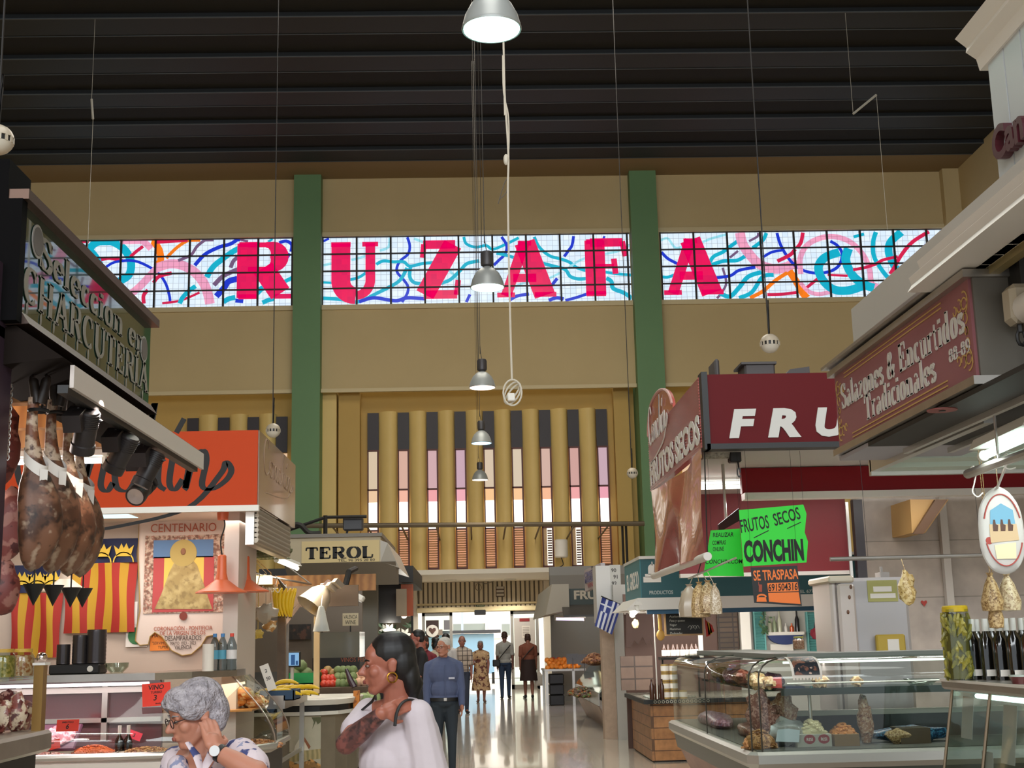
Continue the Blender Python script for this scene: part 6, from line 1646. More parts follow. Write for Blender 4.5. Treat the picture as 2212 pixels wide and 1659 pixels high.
# ================================================================== the nut stall with red signs
YN,XN=10.5,1.9
a,b=atY(1537,809,YN),atY(1537,963,YN)
nz0,nz1=b.z,a.z
M_red=mat('deep_red_panel','5e0a10',.5,noise_=(.6,.3),col2='52080e',spec=.15)
M_redr=mat('ribbed_red','b4544c',.25,coat=.3)
ns=thing('nut_stall_sign','deep red front sign with slanted white letters FRUTOS','sign',(XN,YN,nz0))
MB().box(XN+.02,6.5,YN,YN+.12,nz0,nz1).build('front_panel',M_red,ns,smooth=0)
MB().box(XN+.02,6.5,YN-.02,YN+.14,nz0-.03,nz0+.015).build('bottom_frame',M_black,ns,smooth=0)
MB().box(XN+.0,XN+.05,YN-.02,YN+.14,nz0-.03,nz1+.02).build('corner_post',M_black,ns,smooth=0)
for ch_,px0,px1 in(('F',1575,1633),('R',1659,1727),('U',1763,1832),('T',1866,1930),('O',1960,2035),('S',2065,2130)):
    p,p2=atY(px0,949,YN),atY(px1,890,YN)
    MB().text(ch_,(p.x,YN-.001,nz0+.075),X3,Z3,.215,.012,bold=.055,shear=.18,width=p2.x-p.x).build('letter',mat('sign_white','c8c4be',.5),ns,smooth=0)
# ribbed side with rounded crest
crest=smooth_line([(12.05,nz1),(12.12,nz1+.1),(12.35,nz1+.22),(12.75,nz1+.31),(13.2,nz1+.33),(13.55,nz1+.28),(13.75,nz1+.14),(13.82,nz1)],4)
nr=thing('nut_stall_side_sign','ribbed red side sign with rounded crest reading FRUTOS SECOS','sign',(XN,YN,nz0))
nrib=24
rb_=MB()
for k in range(nrib):
    za=nz0+(nz1-nz0)*k/nrib;zb_=nz0+(nz1-nz0)*(k+1)/nrib
    rb_.loft([[(XN,y,za),(XN-.012,y,za+(zb_-za)*.5),(XN,y,zb_),(XN+.06,y,zb_),(XN+.06,y,za)]for y in(YN+.1,13.82)])
rb_.build('ribbed_panel',M_redr,nr,smooth=0)
MB().prism([(-y,z)for y,z in crest],(XN+.03,0,0),NX,Z3,.03).build('crest',M_redr,nr,smooth=0)
MB().tube([(XN-.005,y,z)for y,z in crest[2:]],.014,6).build('crest_edge',mat('pink_edge','c89890',.4),nr)
w_=mat('sign_white2','dcd4d0',.4)
MB().text('FRUTOS SECOS',(XN-.014,13.7,nz0+.05),NX,Z3,.23,.006,bold=.035,width=3.1).build('lettering',w_,nr,smooth=0)
script(MB(),(XN-.014,13.7,nz0+.42),NX,Z3,.58,.46,.03,.006).build('script_lettering',w_,nr,smooth=0)
# pink plastic sheet hung below, with white roller
zr=atX(1530,1203,XN).z
bs=thing('plastic_sheet','glossy pink plastic sheet hanging below the ribbed sign on a white roller','sheet',(XN,12,zr))
M_pinkp=mat('pink_plastic','a8504c',.22,coat=.5)
def shf(u,v):
    y=10.62+u*3.1;z=zr+(nz0-zr)*v
    s=(1-v)
    d=.05*sin(u*9+3*v)*s+.07*max(0,1-abs(u-.45-.25*(v-.5))*4)*(1-v*.6)-.06*max(0,1-abs(u-.62+.3*v)*5)
    return(XN-.01-d*.8,y,z-.06*sin(pi*u)*v)
MB().grid(shf,40,16).build('sheet',M_pinkp,bs,smooth=80)
MB().tube([(XN-.02,10.5,zr-.0),(XN-.02,13.75,zr-.0)],.035,12).build('roller',M_offwhite,bs)
for y in(10.62,13.7):MB().tube([(XN+.02,y,nz0),(XN+.0,y,zr)],.006,5).build('cord',M_dark,bs)
# junk on the sign's roof
for k,(p0_,p1_,lb)in enumerate((((1540,809),(1549,780),'dark upright slat on the red sign top at its corner'),((1604,809),(1668,787),'dark crate lying on top of the red sign above the F'),((1676,809),(1742,797),'dark bundle lying on top of the red sign above the R and U'))):
    a,b=atY(*p0_,YN+.3),atY(*p1_,YN+.3)
    o=MB().bbox(a.x,b.x,YN+.2,YN+.5,nz1-.04,b.z,.015)
    if k==1:o.box(a.x-.03,b.x+.01,YN+.18,YN+.52,b.z-.02,b.z)
    if k==2:o=MB().loft([[(a.x,y,nz1-.04),(a.x+.1,y,b.z-.02),(b.x,y,b.z),(b.x,y,nz1-.04)]for y in(YN+.2,YN+.5)])
    tag(o.build(['roof_slat','roof_crate','roof_bundle'][k],mat('grey_brown','4a4444',.6),smooth=0),lb,['slat','crate','bundle'][k])
sbox('ceiling_nut_stall',mat('nut_ceiling','b8b4b0',.6),XN+.1,6.5,YN+.15,14.0,nz0-.02,nz0)
# inner red fascia with its long white light housing
YI=11.8
a,b=atY(1598,967,YI),atY(1598,1066,YI)
fi=thing('inner_fascia','deep red inner fascia board behind the maroon sign with long white light housing','fascia',(a.x,YI,b.z))
MB().box(a.x,6.5,YI,YI+.08,b.z,nz0-.025).build('fascia_board',mat('fascia_red','8a141c',.5,spec=.2),fi,smooth=0)
MB().loft([[(x,YI-.06,b.z),(x,YI-.05,b.z-.06),(x,YI+.1,b.z-.06),(x,YI+.1,b.z)]for x in(a.x+.01,6.5)]).build('light_housing',M_offwhite,fi,smooth=0)
light('nut_fill_rear','AREA',(4.0,13.0,2.95),20,(1,.97,.93),(4.0,13.6,0),2.4,.4)  # unseen area light added to brighten the stone cladding and fridge
light('nut_lamp','AREA',(3.4,YI-.0,b.z-.1),34,(1,.98,.94),(3.4,YI-.3,0),2.6,.15)
for k,(yp,lb)in enumerate(((1052,'lower lit strip light seen past the pink plastic sheet'),(1043,'middle lit strip light seen past the pink plastic sheet'),(1016,'upper lit strip light seen past the pink plastic sheet'))):
    Y=12.4+.35*k;z_=nz0-.09-.0*k
    p=atY(1565,yp,Y);tube_light('strip_light',lb,(p.x-.3,Y,p.z),(p.x+.17+.05*k,Y,p.z),.016 if k else .02,fixture=False,watts=10 if k==0 else 0)
ab=thing('awning_motor','pale awning gearbox with crank under the corner of the red sign','motor',atY(1555,985,YN+.3))
c=atY(1548,980,YN+.3)
MB().cyl((c.x-.12,YN+.3,c.z),(c.x+.12,YN+.3,c.z),.045,n=14).build('drum',mat('speckled','b0a898',.5,noise_=(40,.7),col2='4a443c'),ab)
MB().bbox(c.x+.1,c.x+.2,YN+.25,YN+.35,c.z-.08,c.z+.06,.01).build('gear_box',M_dark,ab)
MB().tube([(c.x+.17+.012*cos(f),YN+.25,c.z-.17+.04*sin(f))for f in[k*.7 for k in range(9)]],.006,5).tube([(c.x+.17,YN+.27,c.z-.08),(c.x+.17,YN+.25,c.z-.13)],.008,5).build('crank_eye',M_black,ab)
# back of the stall: red board, dark post, stone cladding, timber brace
YR=14.0
a,b=atY(1500,1060,YR),atY(1836,1232,YR)
rbk=thing('red_back_board','deep red board across the rear of the nut stall','board',(3,YR,b.z))
MB().box(a.x-.2,b.x,YR,YR+.06,b.z,nz0).build('board',mat('red_board','7a1820',.5),rbk,smooth=0)
MB().box(a.x-.2,b.x,YR-.02,YR+.07,b.z-.04,b.z).build('lower_trim',M_offwhite,rbk,smooth=0)
post(1849,1080,1660,13.9,.1,mat('plum_dark','2c282c',.4),'dark post between the red board and the stone cladding')
sp2=post(1828,1085,1660,13.6,.03,M_alu,'thin pale conduit with glowing caps beside the dark post')
M_stone=tiles('travertine','b4a698','a8a09a','8c8478',1.05,.62,.35,axis='XZ',msize=.006,noise_amt=.3,bumpy=.2,nscale=3.5)
sbox('wall_stone',M_stone,atY(1858,1200,14.3).x,9,14.3,14.5,0,3.4)
a,b=atY(1955,1085,13.7),atY(1998,1155,13.7)
cb2=thing('timber_corbel','pale timber corbel with brown slanted underside against the stone cladding','corbel',(b.x,13.7,b.z))
pe=[atY(*q_,13.7)for q_ in((1962,1080),(2045,1080),(1995,1152),(1966,1152))]
MB().prism([(q_.x,q_.z)for q_ in pe],(0,14.31,0),X3,Z3,.67).build('timber',mat('pale_timber','c0985c',.5),cb2,smooth=0)
pe=[atY(*q_,13.6)for q_ in((2018,1080),(2044,1080),(1992,1154),(1971,1154))]
MB().prism([(q_.x,q_.z)for q_ in pe],(0,13.62,0),X3,Z3,.06).build('brown_face',mat('brown_timber','644832',.5),cb2,smooth=0)
a=atY(2028,1085,14.2)
tag(MB().box(a.x,a.x+.08,14.2,14.28,0,3.0).build('grey_upright',M_greywhite,smooth=0),'pale grey upright strip on the stone cladding','upright')
hz=atY(1996,1303,14.28)
tag(MB().prism([(0,-.035),(.035,.01),(.03,.028),(.015,.03),(0,.018),(-.015,.03),(-.03,.028),(-.035,.01)],hz,X3,Z3,.004).build('heart_sticker',mat('heart_red','a03428',.5)),'small red heart sticker on the stone cladding','sticker')
a,b=atY(1793,1208,10.6),atY(2120,1199,10.6)
sr=thing('steel_bar','steel bar spanning the nut stall above the white fridge','bar',(a.x,10.6,a.z))
MB().tube([a,b+Vector((.8,0,0))],.018,10).build('bar',M_steel,sr)
for k in(.25,1.0):MB().tube([a.lerp(b,k),Vector((a.lerp(b,k).x,10.62,nz0))],.002,5).build('hanger',M_dark,sr)
# white fridge
YFR=11.2;fx0,fx1=atY(1803,1400,YFR).x,atY(1972,1400,YFR).x;fzt=atY(1850,1248,YFR).z
fr_=thing('white_fridge','tall white fridge standing behind the glass nut case','fridge',(fx0,YFR,0))
xs_=fx0+(fx1-fx0)*.3
MB().bbox(fx0,fx0+.06,YFR+.02,YFR+.62,.05,fzt,.02).build('door',mat('fridge_door','c8bcb4',.3),fr_)
MB().bbox(fx0+.06,fx1,YFR,YFR+.66,.05,fzt,.03).build('cabinet',mat('fridge_side','b4b0b0',.35),fr_)
MB().bbox(fx0-.02,xs_,YFR-.03,YFR+.68,fzt-.04,fzt+.02,.015).build('top_cap',mat('fridge_cap','d0c4b0',.35),fr_)
for k in(.1,1.6):MB().box(fx0+.1,fx1-.05,YFR+.1,YFR+.5,.0,.05).build('foot',M_dark,fr_,smooth=0);break
MB().bbox(fx0+.05,xs_,YFR-.04,YFR+.01,.2,fzt-.05,.02).build('rounded_front',mat('fridge_door','c8bcb4',.3),fr_)
for k,yy in enumerate((1268,1290,1322)):
    p=atY(1838-3*k,yy,YFR-.045)
    tag(MB().ell(p,(.012,.006,.018),8,6).build('fridge_magnet',mat('magnet_brown','6c4830',.5)),['brown magnet, topmost on the fridge front','brown magnet, middle of the fridge front','brown magnet, lowest on the fridge front'][k],'magnet')
t_,p,q_,yy=poster('fridge_notice','green edged notice sheet taped high on the fridge','notice',1872,1254,1940,1299,mat('notice_green','a8a464',.7),0,YFR-.002)
MB().box(p.x+.02,q_.x-.02,yy-.009,yy-.006,q_.z+.03,q_.z+.07).box(p.x+.05,q_.x-.05,yy-.009,yy-.006,q_.z+.085,q_.z+.13).build('white_bands',M_paper,t_,smooth=0)
ev=thing('padded_envelope','yellow padded box with white slip leaning on the fridge','envelope',atY(1925,1415,YFR-.1))
a,b=atY(1893,1371,YFR-.1),atY(1959,1416,YFR-.1)
MB().bbox(a.x,b.x,YFR-.1,YFR-.04,b.z,a.z,.012).build('box',mat('mustard','b89c3c',.6),ev)
MB().box(a.x+.09,b.x-.06,YFR-.106,YFR-.1,b.z+.03,a.z-.04).build('slip',M_paper,ev,smooth=0)
ck=atY(1905,1241,11.4)
tag(MB().box(ck.x-.03,ck.x+.05,11.35,11.5,fzt,fzt+.05).box(ck.x-.01,ck.x+.01,11.4,11.42,fzt+.05,fzt+.1).build('small_box',mat('grey_small','8c8680',.5),smooth=0),'small grey box standing on top of the white fridge','box')
c=atY(1960,1272,10.5)
o=MB().ell(c,(.07,.05,.13),14,9,bumps=.5).tube([c+Vector((0,0,.12)),(c.x,10.6,atY(1960,1204,10.6).z)],.003,5)
tag(o.build('snack_bag',blotch('golden_snack','c0a060',[('e0c890',1.6,.5),('906c34',2.2,.6)],.35,22)),'golden snack bag hanging from the steel bar beside the fridge','bag')
# hanging paper signs
YG_=10.75
def hang(name,label,pts,Y,m,cord_top=True):
    P2=[atY(*p_,Y)for p_ in pts]
    t=thing(name,label,'sign',P2[-1])
    MB().prism([(p_.x,p_.z)for p_ in P2],(0,Y,0),X3,Z3,.004).build('card',m,t,smooth=0)
    for p_ in(P2[0],P2[1]):MB().tube([(p_.x*.98+P2[2].x*.02,Y,p_.z-.01),(p_.x*.98+P2[2].x*.02,Y,nz0-.02)],.0012,4).build('cord',M_dark,t)
    return t
M_fluo=mat('fluorescent_green_card','30d838',.6)
s1=hang('green_sign','larger bright green card handwritten FRUTOS SECOS in big letters',[(1596,1102),(1735,1090),(1742,1110),(1738,1150),(1745,1170),(1742,1215),(1606,1224)],YG_,M_fluo)
def wr(txt,x0,y0,x1,y1,bold,shear=.1,Y=None,m=M_ink,par=None):
    a,b=atY(x0,y0,Y),atY(x1,y1,Y);u=Vector((b.x-a.x,0,b.z-a.z))
    return a,u
def write(mbx,txt,x0,y0,x1,y1,hpx,Y,bold=.0,shear=.1,space=1.0):
    a,b=atY(x0,y0,Y),atY(x1,y1,Y);u=b-a
    mbx.text(txt,a+Vector((0,-.005,0)),u,Vector((-u.z,0,u.x)),hpx*Y/F,.001,bold=bold,shear=shear,width=u.length,space=space)
t=MB();write(t,'FRUTOS',1601,1151,1663,1140,28,YG_,.012,.12);write(t,'SECOS',1674,1136,1731,1120,26,YG_,.012,.12)
write(t,'CONCHIN',1608,1212,1737,1208,42,YG_,.05,0)
a,b=atY(1628,1162,YG_),atY(1660,1146,YG_)
t.ribbon([(a.x,a.z),(b.x,b.z)],.007,(0,YG_-.005,0),X3,Z3,.001);a,b=atY(1700,1142,YG_),atY(1730,1128,YG_)
t.ribbon([(a.x,a.z),(b.x,b.z)],.007,(0,YG_-.005,0),X3,Z3,.001)
t.build('handwriting',M_ink,s1,smooth=0)
s2=hang('green_sign','bright green card with small handwriting, half behind the pink sheet',[(1535,1146),(1598,1142),(1607,1245),(1519,1244)],YG_+.35,M_fluo)
t=MB()
for i,(tx_,x0,y0,x1)in enumerate((('REALIZAR',1540,1160,1584),('COMPRAS',1539,1177,1568),('ONLINE',1540,1191,1564),('CONCHIN.COM',1524,1218,1604))):write(t,tx_,x0,y0,x1,y0-1,9,YG_+.35,.01,.15)
t.build('handwriting',M_ink,s2,smooth=0)
s3=hang('transfer_sign','black and orange printed sign reading SE TRASPASA',[(1621,1226),(1722,1222),(1732,1309),(1629,1302)],YG_-.05,mat('sign_black','141210',.5))
YS3=YG_-.05
M_or=mat('sign_orange','f07828',.5)
t=MB();write(t,'SE TRASPASA',1628,1254,1724,1250,21,YS3,.02,0);
for pts in(((1657,1260),(1722,1257),(1725,1277),(1659,1279)),((1659,1281),(1725,1279),(1729,1305),(1661,1300))):
    t.prism([(atY(*p_,YS3).x,atY(*p_,YS3).z)for p_ in pts],(0,YS3-.005,0),X3,Z3,.001)
t.prism([(atY(*p_,YS3).x,atY(*p_,YS3).z)for p_ in((1635,1290),(1654,1290),(1656,1300),(1634,1300))],(0,YS3-.005,0),X3,Z3,.001)
t.ribbon(arc(atY(1645,1288,YS3).x,atY(1645,1290,YS3).z,.035,0,180,8,.02),.014,(0,YS3-.005,0),X3,Z3,.001)
t.build('orange_print',M_or,s3,smooth=0)
t=MB();write(t,'691504316',1660,1277,1723,1274,15,YS3-.002,.015,.1);t.build('phone_number',M_ink,s3,smooth=0)
p=atY(1642,1270,YS3)
MB().prism([(-.015,-.03),(.012,-.034),(.016,.026),(-.01,.03)],p+Vector((0,-.005,0)),X3,Z3,.002).box(p.x-.014,p.x-.009,YS3-.006,YS3-.004,p.z+.02,p.z+.05).build('phone_icon',mat('icon_rust','9c3c20',.5),s3,smooth=0)
# dark scale display arm, hanging bread bags on a rod
a,b=atY(1553,1150,11.5),atY(1598,1122,11.3)
sd=thing('price_display','slim dark price display on a pole above the green cards','display',a)
MB().loft([[(a.x,11.5,a.z-.0),(a.x,11.5,a.z+.07),(a.x,11.56,a.z+.07),(a.x,11.56,a.z)],[(b.x,11.3,b.z-.01),(b.x,11.3,b.z+.1),(b.x,11.36,b.z+.1),(b.x,11.36,b.z-.01)]]).build('casing',M_dark,sd,smooth=0)
p=atY(1564,1065,11.55);MB().tube([(p.x,11.54,a.z+.05),(p.x,11.54,nz0-.02)],.014,8).build('pole',M_alu,sd)
a,b=atY(1487,1250,11.0),atY(1590,1205,10.4)
rd=thing('bag_rod','thin slanting rod holding clear bread bags below the pink sheet','rod',a)
MB().tube([a,b],.008,6).build('rod',M_alu,rd);MB().tube([a.lerp(b,.2),(XN+.0,a.lerp(b,.2).y,zr)],.004,4).build('hanger',M_dark,rd)
for k,(px,py,w_,h_)in enumerate(((1490,1300,.09,.13),(1512,1298,.08,.14),(1530,1292,.08,.13),(1545,1296,.05,.12))):
    Y=10.95-.06*k;c=atY(px,py,Y)
    m_=[mat('clear_bread','a89884',.25),M_nuts,blotch('stick_snack','a08058',[('d0b890',2.5,.5),('684828',2.5,.6)],.3,30),blotch('stick_snack2','b09878',[('d8c8b0',2.5,.5)],.3,30)][k]
    o=MB().lathe([(0,-h_),(w_,-h_*.95),(w_*1.05,-h_*.3),(w_*.7,h_*.6),(w_*.2,h_*1.0),(w_*.35,h_*1.12),(0,h_*1.12)],c,14,sq=3)
    o.tube([c+Vector((0,0,h_)),a.lerp(b,.1+.1*k)],.003,4)
    tag(o.build('bread_bag',m_),['clear hanging bag of pale bread, leftmost in the bunch','clear hanging bag of brown sticks, second in the bunch','clear hanging bag of brown sticks, third in the bunch','clear hanging bag of sticks, rightmost in the bunch'][k],'bag')

# ---- glass nut case
XG,YG0,YG1=1.96,9.5,13.3
ng=thing('glass_nut_case','long curved glass display case of nuts and snacks on the right of the aisle','display case',(XG,YG0,0))
zr0=.66;ztp=1.33
def ring(f):                                        # section from rail to top, bulging near the top
    z=zr0+(ztp-zr0)*min(1,f*1.25)if f<.8 else ztp-.0
    ins_=0 if f<.55 else((f-.55)/.45)**2*.28
    z=zr0+(ztp-zr0)*(1-(1-f)**1.9)
    return ins_,z
rings=[]
for k in range(12):
    i_,z=ring(k/11)
    rings.append([(XG+i_,YG1,z),(XG+i_,(YG0+YG1)/2,z),(XG+i_,YG0+.06+i_,z),(XG+.06+i_,YG0+i_,z),(4.6,YG0+i_,z)])
MB().loft(rings,caps=False,closed=False).build('curved_glass',thin_glass('case_glass','e8f0ea',.88),ng,smooth=60)
for i in(1,2):MB().tube([r[i]for r in rings],.006,6).build('glass_joint',mat('dark_joint','4a4844',.3,metal=.5),ng)
MB().tube([r[3]for r in rings],.006,6).build('glass_joint',mat('dark_joint','4a4844',.3,metal=.5),ng)
ft=[(XG+.26,YG1),(XG+.26,YG0+.34),(XG+.34,YG0+.26),(4.6,YG0+.26),(4.6,YG0+.7),(XG+.8,YG0+.8),(XG+.8,YG1)]
MB().prism(ft,(0,0,ztp-.02),X3,Y3,.045).build('top_frame',mat('case_frame','70746c',.35,metal=.5),ng,smooth=0)
fb_=[(XG-.05,YG1+.05),(XG-.05,YG0+.02),(XG+.02,YG0-.05),(4.6,YG0-.05),(4.6,YG0+.95),(XG+.9,YG0+.95),(XG+.9,YG1+.05)]
def inset(P_,d):return[(max(x,XG-.05+d)if x<4 else x,max(y,YG0-.05+d)if y<YG1 else y)for x,y in P_]
MB().loft([[(x,y,.56)for x,y in inset(fb_,.04)],[(x,y,.6)for x,y in fb_],[(x,y,.66)for x,y in fb_],[(x,y,.68)for x,y in inset(fb_,.03)]]).build('bumper_rail',M_alu,ng,smooth=0)
MB().loft([[(x,y,.42)for x,y in inset(fb_,.08)],[(x,y,.56)for x,y in inset(fb_,.05)]]).build('lower_rail',mat('case_rail','4c4e48',.35,metal=.5),ng,smooth=0)
MB().loft([[(x,y,.0)for x,y in inset(fb_,.3)],[(x,y,.42)for x,y in inset(fb_,.1)]]).build('base',mat('rosy_base','a88478',.5,noise_=(3,.5),col2='8c6c64'),ng,smooth=0)
MB().prism(inset(fb_,.08),(0,0,.665),X3,Y3,.02).build('deck',mat('nut_deck','5c5a54',.5),ng,smooth=0)
p=atX(1475,1625,XG+.2)
MB().text('Frutos Secos',(XG+.17,12.6,.12),NX,Vector((-.28,0,.96)),.12,.003,shear=.3,width=1.9).build('base_lettering',mat('pale_rose','d0b4a8',.5),ng,smooth=0)
MB().box(XG+.3,4.6,YG0+.35,YG0+.75,1.08,1.1).build('glass_shelf',thin_glass('green_shelf','8ca898',.8),ng,smooth=0)
MB().box(XG+.3,4.6,YG0+.34,YG0+.36,1.05,1.1).build('shelf_edge',mat('shelf_edge','38403a',.3,metal=.4),ng,smooth=0)
MB().tube([(XG+.35,YG0+.36,1.135),(4.6,YG0+.36,1.135)],.007,6).build('shelf_rail',M_offwhite,ng)
MB().box(XG+.4,4.6,YG0+1.0,YG0+1.04,.86,.9).build('rear_rail',M_offwhite,ng,smooth=0)
MB().box(XG+.4,4.6,YG0+1.04,YG0+1.06,.68,.86).build('rear_panel',M_dark,ng,smooth=0)
p=atY(1748,1500,YG0+.5);MB().tube([(p.x,YG0+.5,.68),(p.x,YG0+.5,1.08)],.014,8).build('shelf_post',M_alu,ng)
MB().tube([(XG+.32,YG0+.32,1.29),(4.5,YG0+.32,1.29)],.009,8).build('light_tube',glow('case_tube2','f0fff4',2.2),ng)
light('nut_case_lamp','AREA',(3.1,YG0+.34,1.27),5,(.95,1,.95),(3.1,YG0+.4,0),2.2,.05)
light('nut_case_lamp','AREA',(XG+.35,11.6,1.27),4,(1,.93,.95),(XG+.3,11.6,0),.06,2.8)
# what the case holds
def inbag(px,py,Y,r,label,m,name='snack_bag',cat='bag',seed=0,z=None):
    c=atY(px,py,Y)
    return tag(MB().ell(c if z is None else(c.x,Y,z),r,14,9,bumps=.5,seed=seed).build(name,m),label,cat)
M_silver=mat('silver_wrap','b8bab8',.2,metal=.3,noise_=(14,.6),col2='747876')
heap('hazelnuts','brown heap of hazelnuts in the near corner of the glass nut case','nuts',1640,YG0+.26,.685,.13,.12,.14,blotch('hazelnut','a06c3c',[('c89460',2,.5),('6c4020',2,.6)],.5,20),190,.016)
inbag(1700,1560,YG0+.4,(.15,.12,.1),'crumpled silver plastic bag in the middle of the nut case',M_silver,'plastic_bag',seed=2,z=.78)
inbag(1665,1530,YG0+.6,(.1,.1,.14),'pinkish clear bag of nuts standing behind the silver bag',blotch('rosy_nuts','8c5c54',[('c09488',2,.52),('5c3830',2,.6)],.3,24),seed=6,z=.83)
b=MB().prism([(-.09,-.04),(.08,-.05),(.1,.04),(.02,.055),(-.06,.05)],atY(1700,1590,YG0+.2),X3,Vector((0,.4,.9)),.004)
tag(b.build('paper_slip',mat('pale_blue_paper','b8c4cc',.7)),'pale blue paper slip lying against the silver bag','paper')
wb2=thing('snack_box','white card box with red oval marks holding pale crisps','box',atY(1758,1620,YG0+.3))
a,b=atY(1722,1590,YG0+.25),atY(1798,1615,YG0+.25)
MB().box(a.x,b.x,YG0+.25,YG0+.5,.685,.685+(a.z-b.z)).build('box',mat('card_white','c0bcb0',.7),wb2,smooth=0)
for px in(1750,1781):
    p=atY(px,1603,YG0+.24);MB().lathe([(0,0),(.042,0),(.042,.002),(0,.002)],M=Matrix.Translation((p.x,YG0+.249,.685+.055))@Matrix.Rotation(pi/2,4,'X')@Matrix.Diagonal((1,.8,1,1)),n=18).build('red_oval',mat('oval_red','a02c34',.6),wb2)
    MB().text('RISI',(p.x,YG0+.2465,.685+.043),X3,Z3,.022,.001,align='c',bold=.02).build('oval_lettering',M_paper,wb2,smooth=0)
heap('pale_crisps','pale crisps heaped in the white box with red ovals','snacks',1755,YG0+.37,.685+(a.z-b.z)-.03,.1,.1,.13,mat('crisp_pale','d0c49c',.6),60,.03,seed=8)
a,b=atY(1802,1588,YG0+.25),atY(1858,1612,YG0+.25)
tag(MB().box(a.x,b.x,YG0+.25,YG0+.5,.685,.685+(a.z-b.z)).build('card_box',mat('kraft','8c6c44',.7),smooth=0),'brown card box of orange sticks in the nut case','box')
heap('orange_sticks','orange snack sticks heaped in the brown card box','snacks',1822,YG0+.37,.685+(a.z-b.z)-.03,.1,.1,.1,mat('stick_orange','c88038',.5),70,.024,seed=11)
inbag(1868,1550,YG0+.5,(.06,.06,.17),'tall clear bag of reddish crackers beside the brown card box',blotch('cracker','b07c5c',[('d8b498',2,.52),('7c4430',2,.6)],.3,26),seed=3,z=.85)
inbag(1960,1575,YG0+.55,(.26,.12,.06),'heap of blue wrapped sweets along the rear of the nut case',blotch('blue_sweets','1c4c74',[('4c98c0',2.2,.55),('0c2438',2,.58)],.3,24),'blue_sweets','sweets',5,.74)
a,b=atY(1945,1578,YG0+.3),atY(2012,1607,YG0+.3)
tag(MB().box(a.x,b.x,YG0+.3,YG0+.55,.685,.685+(a.z-b.z)*1.1).build('card_box',mat('kraft_dark','5c4c38',.7),smooth=0),'dark brown card box at the right end of the nut case','box')
for k,(px,r,lb)in enumerate(((1638,.075,'clear bag of pork rinds on the upper shelf at the corner'),(1662,.06,'clear bag of crackers on the upper shelf, second from the corner'),(1770,.06,'clear bag of crackers on the upper shelf behind the stamp edged photo'),(1850,.05,'clear bag of orange rinds on the upper shelf near the fridge'))):
    inbag(px,1465,YG0+.45,(r,r*.8,r*.8),lb,blotch('rind','b08458',[('d8bc94',1.8,.52),('7c5030',2,.6)],.3,24),seed=k+20,z=1.1+r*.75)
a,b=atY(1664,1441,YG0+.42),atY(1688,1463,YG0+.42)
tag(MB().box(a.x,b.x,YG0+.42,YG0+.43,1.105,1.105+(a.z-b.z)).build('red_label',mat('label_red','b04038',.6),smooth=0),'small red label card standing on the upper shelf','card')
ph=thing('stamp_photo','photo card with stamp perforated edge stuck on the case glass','photo',atY(1735,1480,YG0+.1))
def gpt(f):
    i_,z=ring(f);return i_,z
xa_,xb_=atY(1703,1450,YG0+.1).x,atY(1768,1450,YG0+.1).x
def phf(sc,d):
    def fn(u,v):
        f=.55+(.97-.55)*(.5+(v-.5)*sc);i_,z=ring(f);return((xa_+xb_)/2+(u-.5)*(xb_-xa_)*sc,YG0+i_-d,z+.004)
    return fn
MB().grid(phf(1,.006),2,10).build('perforated_border',M_paper,ph)
MB().grid(phf(.84,.009),2,10).build('picture',blotch('basket_photo','1c2028',[('7c5040',1.2,.55),('c8a898',2.4,.64)],.4,14),ph)
tm=MB()
for k in range(9):tm.lathe([(0,0),(.009,0),(.009,.002),(0,.002)],M=Matrix.Translation((xa_+(xb_-xa_)*(k+.5)/9,YG0+ring(.55)[0]-.006,ring(.55)[1]-.002))@Matrix.Rotation(pi/2,4,'X'),n=10)
tm.build('perforation',M_paper,ph)
jar(1727,1416,XG+1.0,.055,.12,'squat jar of pink snacks with olive lid on top of the nut case',blotch('pink_snack','a87460',[('c89c88',2,.52)],.4,30),'8c8c3c','snack_jar',zbase=ztp+.025)
pl2=MB().lathe([(0,0),(.08,0),(.13,.04),(.135,.045),(.075,.008),(0,.008)],(atY(1990,1470,YG0+.5).x,YG0+.5,1.1),22)
tag(pl2.build('glass_dish',M_jarglass),'clear glass dish on the upper shelf near the pickles counter','dish')
tag(MB().ell((XG+.25,12.3,.73),(.12,.6,.07),16,9,bumps=.4).build('pink_sweets',blotch('pink_sweets','a86c7c',[('d8a8b8',2,.52),('9c88b0',2,.6)],.3,16)),'long heap of pink and lilac sweets along the aisle glass','sweets')
tag(MB().ell((XG+.3,10.9,.73),(.12,.5,.06),16,9,bumps=.4,seed=4).build('red_sweets',blotch('red_sweets','7c3c30',[('b07860',2,.52),('4c2018',2,.6)],.3,16)),'long heap of red brown sweets along the aisle glass, nearer the corner','sweets')
MB().box(XG+.3,XG+.75,YG0+.9,YG1,1.06,1.075).build('glass_shelf',thin_glass('green_shelf','8ca898',.8),ng,smooth=0)
al=['nearest the corner','second from the corner','third from the corner','fourth from the corner','at the far end']
for k in range(5):
    tag(MB().ell((XG+.42,YG0+1.15+.55*k,1.13),(.09,.17,.065),14,9,bumps=.5,seed=k+40).build('sweet_bag',[MATS['pink_sweets'],MATS['rind'],MATS['red_sweets']][k%3]),'bag of sweets on the aisle side shelf of the nut case, '+al[k],'bag')
for k,(px,pz,m_,lb)in enumerate(((1640,.93,'rosy_nuts','bag of nuts leaning behind the hazelnut heap'),(1690,.9,'cracker','bag of crackers behind the silver bag'),(1905,.78,'nut_snack','flat bag of nuts between the crackers and the dark card box'))):
    tag(MB().ell((atY(px,1500,YG0+.7).x,YG0+(.72 if k<2 else .35),pz if k<2 else .74),(.1,.07,.16 if k<2 else .055),14,9,bumps=.5,seed=k+50).build('snack_bag',MATS[m_]),lb,'bag')
